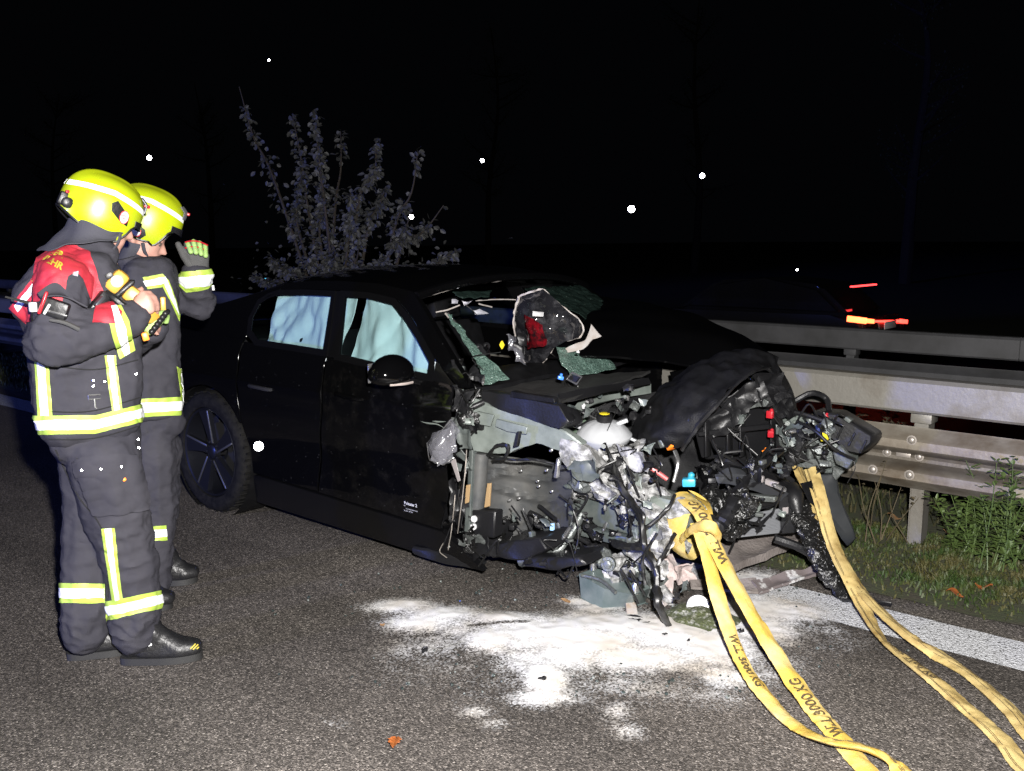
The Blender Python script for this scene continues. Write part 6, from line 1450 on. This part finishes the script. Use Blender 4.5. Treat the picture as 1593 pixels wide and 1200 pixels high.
q = [(88, 907), (164.5, 908), (164.5, 938), (88, 938)]; band(T1, q, inner(q), F1, tr, near=True)
# red vest with lettering
for q in ([(58, 400), (88, 380), (120, 380), (118, 423), (106, 430), (52, 436)], [(53, 435.5), (106, 429.5), (97, 470), (54, 470)], [(16, 480), (54, 430), (60, 445), (54, 500), (42, 503)], [(119, 383), (140, 394), (152, 432), (129, 436), (118, 423)], [(128.5, 435.5), (151.5, 431.5), (168, 468), (152, 484), (138, 462)], [(150, 476), (166, 462), (190, 486), (186, 503), (144, 503)]):
    v = wpiece('vest', J1, q, F1, .004, M_vest, jk, near=True, dr=(-.40, .3))
q = [(24, 470), (55, 432), (73, 446), (45, 480)]; band(J1, [(20, 478), (56, 430), (74, 447), (34, 492)], [(24, 476), (60, 434), (67, 441), (29, 485)], F1, jk, near=True, dr=(-.2, .3))
ray_decal('FEUER', 14, 80, 391, .35, J1, M_letter, jk, .022, .035); ray_decal('WEHR', 15, 78, 406, .48, J1, M_letter, jk, .022, .035)
slab('badge', [(112, 424), (121, 422), (120, 430), (110, 428)], p(115, 426, -.26).y, .002, M_white, jk, bev=0)
# pockets, flap, fittings
wpiece('pocket', T1, [(120, 715), (205, 708), (226, 780), (222, 795), (150, 800)], F1, .014, M_cloth, tr, near=True, dr=(-9, 0), thick=.010)
wpiece('pocket_flap', T1, [(121, 715), (204, 709), (210, 730), (124, 737)], F1, .020, M_cloth, tr, near=True, dr=(-9, 0), thick=.006)
jb = bmesh.new(); jb.from_mesh(T1); TB = BVHTree.FromBMesh(jb); jb.free(); jb = bmesh.new(); jb.from_mesh(J1); JB = BVHTree.FromBMesh(jb); jb.free()
def seam_line(poly, bv, parent, off, r=.0022, n=40):
    d = catmull([V(x, y, 0) for x, y in poly], n); pts = []
    for q in d:
        w = ray(q.x, q.y).normalized(); h = bv.ray_cast(CAMLOC, w)
        if h[0]: pts.append(h[0] - w * off)
    if len(pts) > 3: bm = B(); add_tube(bm, pts, r, 5); obj('seam', bm, mat('seam_dark', (.004, .004, .005), .9), parent)
for q in ([(120, 737), (165, 734), (209, 729)], [(123, 738), (138, 775), (151, 801)], [(151, 801), (190, 799), (223, 794)], [(196, 748), (204, 775), (206, 790)], [(207, 710), (219, 755), (226, 790)]): seam_line(q, TB, tr, .020)
for q in ([(86, 700), (120, 770), (152, 812), (166, 850), (168, 930)],): seam_line(q, TB, tr, .003)
for q in ([(64, 640), (140, 640), (220, 618)], [(64, 684), (145, 682), (220, 662)], [(84, 570), (150, 575), (215, 560)]): seam_line(q, JB, jk, .003)
def stud(px, py, bv, off, r, m, parent, name='snap', prof=None):
    d = ray(px, py).normalized(); h = bv.ray_cast(CAMLOC, d)
    if not h[0]: return
    bm = B(); add_lathe(bm, h[0] - d * off, -d, prof or [(-.004, r), (.002, r), (.004, r * .6)], 10); obj(name, bm, m, parent)
for q in ((127, 732), (157, 730), (189, 726)): stud(*q, TB, .032, .005, M_steel, tr)
stud(193, 746, TB, .026, .007, M_orange, tr, 'zip_pull'); stud(215, 684, TB, .012, .005, M_steel, tr); stud(216, 697, TB, .012, .006, M_steel, tr, 'zip_pull')
for q in ((145, 592), (145, 601), (163, 594), (212, 582)): stud(*q, JB, .004, .005, M_steel, jk)
d0 = p(147, 620, -.2); d0 = (lambda d: (JB.ray_cast(CAMLOC, d)[0] or d0) - d * .01)(ray(147, 620).normalized())
bm = B(); c4 = [d0 + F1.r * a + UPV * b for a, b in ((-.018, .012), (.018, .012), (.018, -.002), (-.018, -.002))]; add_tube(bm, c4 + [c4[0]], .0025, 6); add_tube(bm, [d0 + UPV * -.002, d0 + UPV * -.03, d0 + UPV * -.035 + F1.r * .006], .003, 6); obj('karabiner', bm, M_steel, jk)
# boots, helmet
b1, bme = boot(188, 1033, 316, 1024, F1, person1); boot(104, 1027, 215, 1010, F1, person1)
sb = bmesh.new(); sb.from_mesh(bme); BB = BVHTree.FromBMesh(sb); sb.free()
for a, b in (((296, 1010), (304, 1002)), ((300, 1011), (308, 1003)), ((306, 1010), (309, 1007))):
    bm = B(); pp = [(lambda d: (BB.ray_cast(CAMLOC, d)[0] or p(x, y)) - d * .003)(ray(x, y).normalized()) for x, y in (a, ((a[0] + b[0]) / 2, (a[1] + b[1]) / 2), b)]; add_tube(bm, pp, .003, 5); obj('boot_mark', bm, M_letter, b1)
pp = wpiece('boot_tape', bme, [(212, 1009), (236, 1000), (237, 1003), (216, 1014)], F1, .003, M_silver, b1, near=True)
he1, H1, hp1 = helmet(F1, p(157, 328, 0), f1, u1, s1, person1)
def helmet_plate(me, fig, he, plate, disc_c, disc_r, txt, ang, bold):
    wpiece('side_plate', me, plate, fig, .003, M_black, he, near=True, thick=.002)
    circ = [(disc_c[0] + disc_r[0] * math.cos(a) * math.cos(ang) - disc_r[1] * math.sin(a) * math.sin(ang), disc_c[1] + disc_r[0] * math.cos(a) * math.sin(ang) + disc_r[1] * math.sin(a) * math.cos(ang)) for a in np.linspace(0, 6.283, 21)[:-1]]
    wpiece('sticker_ring', me, circ, fig, .0055, mat('sticker_red', (.5, .04, .05), .4), he, near=True)
    c2 = [(disc_c[0] + (x - disc_c[0]) * .86, disc_c[1] + (y - disc_c[1]) * .86) for x, y in circ]
    st = wpiece('sticker', me, c2, fig, .0065, M_white, he, near=True)
    if txt: ray_decal(txt, disc_r[0] * 1.15, *disc_c, ang, me, mat('sticker_red', (.5, .04, .05), .4), st or he, .014, .02, .8)
helmet_plate(H1, F1, he1, [(174, 316), (183, 313), (200, 338), (196, 352), (187, 346), (173, 328)], (191.5, 338), (7.0, 10.5), 'TD', .25, .02)
# neck flap
up_c = [p(112, 336, .07), p(108, 340, 0), p(116, 340, -.08), p(140, 350, -.118), p(168, 360, -.112), p(190, 364, -.09)]
lo_c = [p(78, 380, .10), p(58, 388, .02), p(78, 393, -.10), p(118, 378, -.15), p(155, 374, -.14), p(180, 374, -.10)]
bm = B(); loft(bm, up_c, lo_c, 40, 12, .003, .012, 14, .012, 2); obj('neck_flap', bm, M_hood, person1)
bm = B(); add_tube(bm, [p(188, 362, -.09), p(184, 378, -.08), p(174, 392, -.06)], .007, 6, n=10, flat=.4); obj('chin_strap', bm, M_hood, he1)
# radio on the shoulder and speaker microphone
t = thing('radio', 'black radio with a red clamp and long aerial on the front firefighter\'s sleeve', 'radio', p(75, 500, -.30))
ax0, ax1 = p(62, 472, -.31), p(106, 487, -.33)
bm = B(); add_beam(bm, ax0, ax1, .035, .055, .008); obj('case', bm, M_black, t)
bm = B(); add_beam(bm, p(64, 470, -.325), p(70, 472, -.325), .045, .075, .006); obj('clamp', bm, M_red, t)
bm = B(); add_beam(bm, p(71, 480, -.335), p(75, 482, -.335), .02, .035, .002); obj('label', bm, M_white, t)
bm = B(); add_tube(bm, [p(60, 476, -.31), p(35, 469, -.31), p(8, 462, -.31)], [.007, .005, .003], 8, n=10); obj('aerial', bm, mat('aerial_black', (.02, .02, .02), .2), t)
bm = B(); add_tube(bm, [p(66, 482, -.32), p(84, 486, -.345), p(104, 492, -.345)], .004, 6); obj('rail', bm, M_steel, t)
bm = B(); add_box(bm, p(51, 478, -.32), (.02, .02, .03), None, .004); obj('cable_tag', bm, mat('tag_grey', (.55, .52, .52), .5), t)
bm = B(); add_tube(bm, [p(51, 482, -.32), p(49, 495, -.3), p(54, 508, -.27), p(57, 500, -.3)], .003, 6, n=14); obj('cable', bm, M_wire, t)
bm = B(); loft(bm, [p(58, 454, -.33), p(85, 442, -.30), p(110, 460, -.31)], [p(66, 462, -.345), p(95, 462, -.34), p(135, 478, -.33)], 12, 5, .004, .006, 14, .01); obj('shoulder_flap', bm, M_cloth, person1)
bm = B(); add_tube(bm, [p(78, 498, -.355), p(100, 502, -.36), p(122, 512, -.35)], [.010, .014, .015], 8, n=10, flat=.5); obj('strap', bm, M_glove, person1)
t = thing('speaker_microphone', 'black hand microphone clipped to the red vest', 'microphone', p(155, 470, -.22))
bm = B(); add_beam(bm, p(143, 486, -.225), p(166, 456, -.21), .04, .035, .008); obj('case', bm, M_black, t)
bm = B(); add_beam(bm, p(148, 476, -.25), p(160, 462, -.235), .02, .012, .003); obj('grille', bm, M_rim_hi, t)
bm = B(); add_tube(bm, [p(165, 456, -.21), p(180, 466, -.23), p(195, 478, -.23)], .012, 8, n=10); obj('strap', bm, M_black, t)
# the device in his hand
t = thing('handheld_device', 'yellow handheld gas detector with dark display in the front firefighter\'s hand', 'device', p(225, 530, -.19))
axd = (p(184, 430, -.16) - p(224, 474, -.165)); UA = axd.normalized()
bm = B(); add_beam(bm, p(171, 430, -.165), p(192, 447, -.165), .05, .08, .016, UPV); o = obj('head', bm, M_dev, t)
bm = B(); add_beam(bm, p(165, 432, -.19), p(175, 426, -.19), .006, .018, .002); obj('display', bm, M_black, o)
bm = B(); add_lathe(bm, p(182, 438, -.195), -F1.n + F1.r * .1, [(-.01, .020), (.002, .020), (.004, .016), (.004, .005), (.008, .004)], 18); obj('sensor', bm, mat('pale_disc2', (.34, .32, .28), .4), o)
bm = B(); add_beam(bm, p(190, 446, -.165), p(197, 453, -.165), .055, .085, .012); obj('collar', bm, M_black, t)
bm = B(); add_beam(bm, p(195, 452, -.165), p(226, 474, -.165), .042, .055, .012); add_beam(bm, p(224, 472, -.165), p(238, 500, -.15), .042, .05, .012); obj('grip', bm, M_dev, t)
bm = B(); add_beam(bm, p(253, 462, -.10), p(254, 484, -.10), .025, .018, .004); obj('yellow_tab', bm, M_dev, t)
bm = B(); add_beam(bm, p(224, 517, -.19), p(228, 530, -.19), .03, .022, .005); obj('orange_foot', bm, M_orange, t)
t = thing('work_glove', 'lime and black work glove held below the yellow device', 'glove', p(240, 515, -.14))
bm = B()
add_hull(bm, [(p(232, 512, -.13), .022), (p(246, 495, -.13), .022), (p(256, 488, -.12), .016)]); add_hull(bm, [(p(252, 488, -.12), .013), (p(260, 492, -.11), .011), (p(258, 500, -.11), .01)])
gm = remesh(bm, .005, 3); wrinkle(gm, .004, 5); go = new_obj('palm', gm, M_lime2, t)
for k in range(6):
    a = p(236 + 4.2 * k, 516 - 5.6 * k, -.165); bm = B(); add_hull(bm, [(a, .010), (p(240 + 4.2 * k, 513 - 5.6 * k, -.155), .009)]); obj('rubber_pad', bm, M_black, t)

# ---------------------------------------------------------------- second firefighter, behind
F2 = Fig(258, 922); p = F2.p
tilt = math.radians(22)
f2 = (F2.r * math.cos(tilt) - UPV * math.sin(tilt) - F2.n * .06).normalized(); s2 = (-F2.n + f2 * F2.n.dot(f2)).normalized(); u2 = s2.cross(f2); u2 = u2 if u2.z > 0 else -u2
hc2 = p(216, 369, 0)
bm = B()
for l in head_balls(hc2, f2, u2, s2): add_hull(bm, l)
add_hull(bm, [(p(212, 400), .062), (p(212, 430), .075)]); add_hull(bm, [(p(222, 435, -.1), .07), (p(222, 435, .1), .07), (p(234, 560, -.06), .07), (p(234, 560, .06), .07), (p(240, 660, -.05), .06), (p(240, 660, .05), .06)])
limb(bm, [(p(250, 440, .15), .05), (p(312, 472, .1), .042), (p(305, 425, .02), .032)]); limb(bm, [(p(213, 440, -.13), .05), (p(194, 535, -.16), .042), (p(200, 600, -.13), .03)])
limb(bm, [(p(240, 685, -.05), .06), (p(243, 790, -.08), .055), (p(235, 925, -.1), .043)]); limb(bm, [(p(246, 685, .05), .06), (p(254, 785, .06), .055), (p(250, 885, .05), .043)])
hand(bm, p(305, 425, .02), p(303, 408, 0), [p(294, 394, -.01), p(302, 392, -.015), p(310, 393, -.015), p(318, 396, -.01)], [p(291, 380, -.035), p(301, 378, -.04), p(310, 380, -.04), p(319, 385, -.035)], [p(296, 388, -.055), p(304, 388, -.06), p(312, 390, -.06), p(319, 394, -.055)], [p(293, 408, -.01), p(284, 398, -.02), p(278, 384, -.02)], r=.0045)
hand(bm, p(199, 600, -.15), p(202, 618, -.15), [p(198, 632, -.16), p(203, 634, -.15), p(207, 634, -.14), p(211, 631, -.13)], [p(198, 644, -.16), p(203, 647, -.15), p(208, 646, -.14), p(212, 641, -.13)], [p(200, 654, -.15), p(205, 657, -.14), p(209, 655, -.13), p(212, 649, -.12)], [p(208, 612, -.16), p(214, 622, -.16), p(216, 632, -.15)])
person2 = new_obj('person', remesh(bm, .0065, 3, .45), M_skin)
tag(person2, 'firefighter behind the other, in profile, raising a gloved hand towards his yellow helmet', 'person')
for sg in (1, -1):
    bm = B(); e = hc2 + f2 * .083 + s2 * (.032 * sg) + u2 * .002; bmesh.ops.create_uvsphere(bm, u_segments=14, v_segments=10, radius=.012); bmesh.ops.translate(bm, vec=e, verts=bm.verts); obj('eye', bm, mat('eye', (.08, .06, .05), .1), person2)
bm = B()
add_hull(bm, [(p(215, 428, -.13), .062), (p(248, 424, -.11), .058), (p(215, 428, .13), .062), (p(250, 426, .13), .058), (p(218, 510, -.09), .085), (p(218, 510, .09), .085), (p(249, 505, -.07), .07), (p(250, 505, .1), .07)])
add_hull(bm, [(p(218, 510, -.09), .085), (p(218, 510, .09), .085), (p(249, 505, -.07), .07), (p(250, 505, .1), .07), (p(224, 632, -.09), .085), (p(224, 632, .09), .085), (p(254, 632, -.075), .072), (p(254, 632, .075), .072)])
add_hull(bm, [(p(203, 408, -.035), .05), (p(216, 426, -.03), .04), (p(203, 408, .035), .05), (p(216, 426, .03), .04), (p(215, 432, 0), .08)])
limb(bm, [(p(252, 440, .14), .07), (p(308, 472, .10), .068), (p(306, 428, .02), .064)])
limb(bm, [(p(214, 438, -.12), .07), (p(194, 535, -.15), .062), (p(199, 592, -.13), .052)])
me = remesh(bm, .0078, 5)
wrinkle(me, .012, 14, [(p(308, 472, .1), .1, 1.5), (p(255, 450, 0), .12, .6)])
jk2 = new_obj('jacket', me, M_cloth, person2); J2 = me
bm = B()
add_hull(bm, [(p(222, 655, -.06), .085), (p(222, 655, .06), .085), (p(256, 655, -.06), .08), (p(256, 655, .06), .08)])
limb(bm, [(p(238, 690, -.06), .095), (p(243, 780, -.075), .082), (p(240, 850, -.09), .075), (p(236, 915, -.1), .072)]); limb(bm, [(p(248, 690, .06), .092), (p(252, 770, .06), .078), (p(244, 840, .05), .06), (p(244, 882, .05), .058)])
me = remesh(bm, .0078, 5); wrinkle(me, .012, 21, [(p(250, 780, 0), .12, .8), (p(245, 870, 0), .1, 1.6)])
tr2 = new_obj('trousers', me, M_cloth, person2); T2 = me
q = [(190, 622), (292, 617), (294, 645), (190, 650)]; band(J2, q, inner(q), F2, jk2)
band(J2, [(278, 424), (330, 419), (333, 438), (322, 450), (290, 455), (280, 445)], [(278, 432), (331, 427), (332, 438), (324, 444), (290, 448), (280, 440)], F2, jk2, dr=(-.2, .085))
band(J2, [(222, 432), (253, 426), (262, 438), (250, 447), (229, 450)], [(222, 437), (255, 431), (260, 437), (250, 442), (226, 445)], F2, jk2, near=True, dr=(-9, .12))
band(J2, [(252, 427), (262, 436), (272, 465), (262, 465), (252, 446)], [(256, 430), (260, 437), (270, 465), (265, 465), (255, 443)], F2, jk2, near=True, dr=(-9, .12)); band(J2, [(262, 464), (272, 464), (279, 490), (278, 500)], [(264, 464), (270, 464), (277, 490)], F2, jk2, near=True, dr=(-9, .14))
q = [(225, 820), (258, 817), (260, 840), (225, 843)]; band(T2, q, inner(q), F2, tr2, near=True)
band(J2, [(274, 570), (282, 575), (290, 635), (284, 640)], [(277, 572), (280, 574), (287, 636), (285, 637)], F2, jk2, near=True)
boot(236, 911, 308, 905, F2, person2); boot(196, 950, 269, 946, F2, person2)
he2, H2, hp2 = helmet(F2, p(228, 342, 0), f2, u2, s2, person2, .142, .115, .132)
helmet_plate(H2, F2, he2, [(201, 350), (209, 343), (226, 358), (227, 366), (217, 372), (204, 360)], (212, 358), (7.5, 10), None, -.3, .02)
bm = B(); add_tube(bm, [p(222, 378, -.085), p(225, 392, -.07), p(232, 404, -.03), p(236, 407, 0)], .008, 6, n=14, flat=.4); obj('chin_strap', bm, M_hood, he2)
bm = B(); loft(bm, [p(195, 366, .06), p(190, 368, -.03), p(200, 376, -.09), p(218, 382, -.10)], [p(185, 402, .08), p(180, 404, -.03), p(192, 404, -.11), p(212, 398, -.11)], 24, 8, .003, .01, 14, .01); obj('neck_flap', bm, M_hood, person2)
# glove on the raised hand
gl = bpy.data.objects.new('glove', None); COL.objects.link(gl); gl.parent = person2
bm = B()
add_hull(bm, [(p(306, 430, .02), .046), (p(305, 412, .01), .040), (p(294, 396, 0), .018), (p(319, 398, 0), .018)])
for a, b, c in zip([p(294, 395, -.01), p(302, 392, -.015), p(310, 393, -.015), p(318, 396, -.01)], [p(291, 380, -.035), p(301, 377, -.04), p(310, 379, -.04), p(319, 384, -.035)], [p(296, 390, -.06), p(304, 390, -.065), p(312, 392, -.065), p(319, 396, -.06)]):
    add_hull(bm, [(a, .0145), (b, .0135)]); add_hull(bm, [(b, .0135), (c, .0125)])
add_hull(bm, [(p(296, 412, -.01), .018), (p(286, 398, -.02), .0155)]); add_hull(bm, [(p(286, 398, -.02), .0155), (p(277, 380, -.02), .012)])
gme = remesh(bm, .0048, 3); wrinkle(gme, .003, 31); g2 = new_obj('glove_body', gme, M_glove, gl)
for k, (b, c) in enumerate(zip([p(292, 379, -.048), p(301, 376, -.053), p(310, 378, -.053), p(319, 383, -.048)], [p(297, 392, -.07), p(305, 393, -.076), p(313, 395, -.076), p(320, 398, -.07)])):
    for u0, u1 in ((0, .42), (.55, 1)):
        bm = B(); add_hull(bm, [(b.lerp(c, u0), .0105), (b.lerp(c, u1), .0105)]); obj('finger_pad', bm, M_lime2, gl)
for yy in (377, 386):
    bm = B(); add_tube(bm, [p(288, yy, -.055), p(300, yy - 2, -.068), p(312, yy, -.068), p(323, yy + 5, -.055)], .003, 5, n=12); obj('red_piping', bm, M_red, gl)
bm = B(); add_beam(bm, p(331, 444, .05), p(332, 452, .05), .008, .01, .001); obj('tag', bm, M_white, jk2)
# ---------------------------------------------------------------- rain drops falling through the flash light
M_drop = mat('rain_drop', (.75, .77, .8), .2)
for i, (px, py, r, dist, lb) in enumerate([(982, 326, 5.5, .55, 'largest bright rain drop in the black sky right of the middle'), (402, 695, 7.5, .5, 'bright rain drop in front of the black rear door'), (232, 246, 3.8, .6, 'rain drop just above the second helmet'), (750, 250, 3.0, .6, 'small rain drop above the middle of the car roof'), (1092, 274, 4.2, .6, 'rain drop upper right of the largest one'), (640, 338, 3.4, .6, 'small rain drop right of the shrub'), (418, 94, 1.8, .7, 'tiny rain drop above the shrub'), (1240, 420, 1.6, .8, 'tiny rain drop left of the passing car'), (140, 498, 1.6, 1.0, 'tiny rain drop by the guard rail at left')][:8]):
    c = CAMLOC + ray(px, py) * dist; rad = r / FPX * dist; bm = B(); bmesh.ops.create_uvsphere(bm, u_segments=28, v_segments=18, radius=rad)
    for v in bm.verts: v.co.z *= 1.04 if v.co.z > 0 else .97
    bmesh.ops.translate(bm, vec=c, verts=bm.verts); tag(obj('rain_drop', bm, M_drop), lb, 'rain drop', 'rain drops in the air')
# ---------------------------------------------------------------- origins of single-mesh things go to their base
for o in list(SC.objects):
    if o.type == 'MESH' and o.parent is None and not o.children and len(o.data.vertices) and o.get('kind') != 'structure':
        co = np.empty(len(o.data.vertices) * 3, np.float32); o.data.vertices.foreach_get('co', co); co = co.reshape(-1, 3)
        c = Vector(((co[:, 0].min() + co[:, 0].max()) / 2, (co[:, 1].min() + co[:, 1].max()) / 2, co[:, 2].min()))
        o.data.transform(Matrix.Translation(-c)); o.location = c
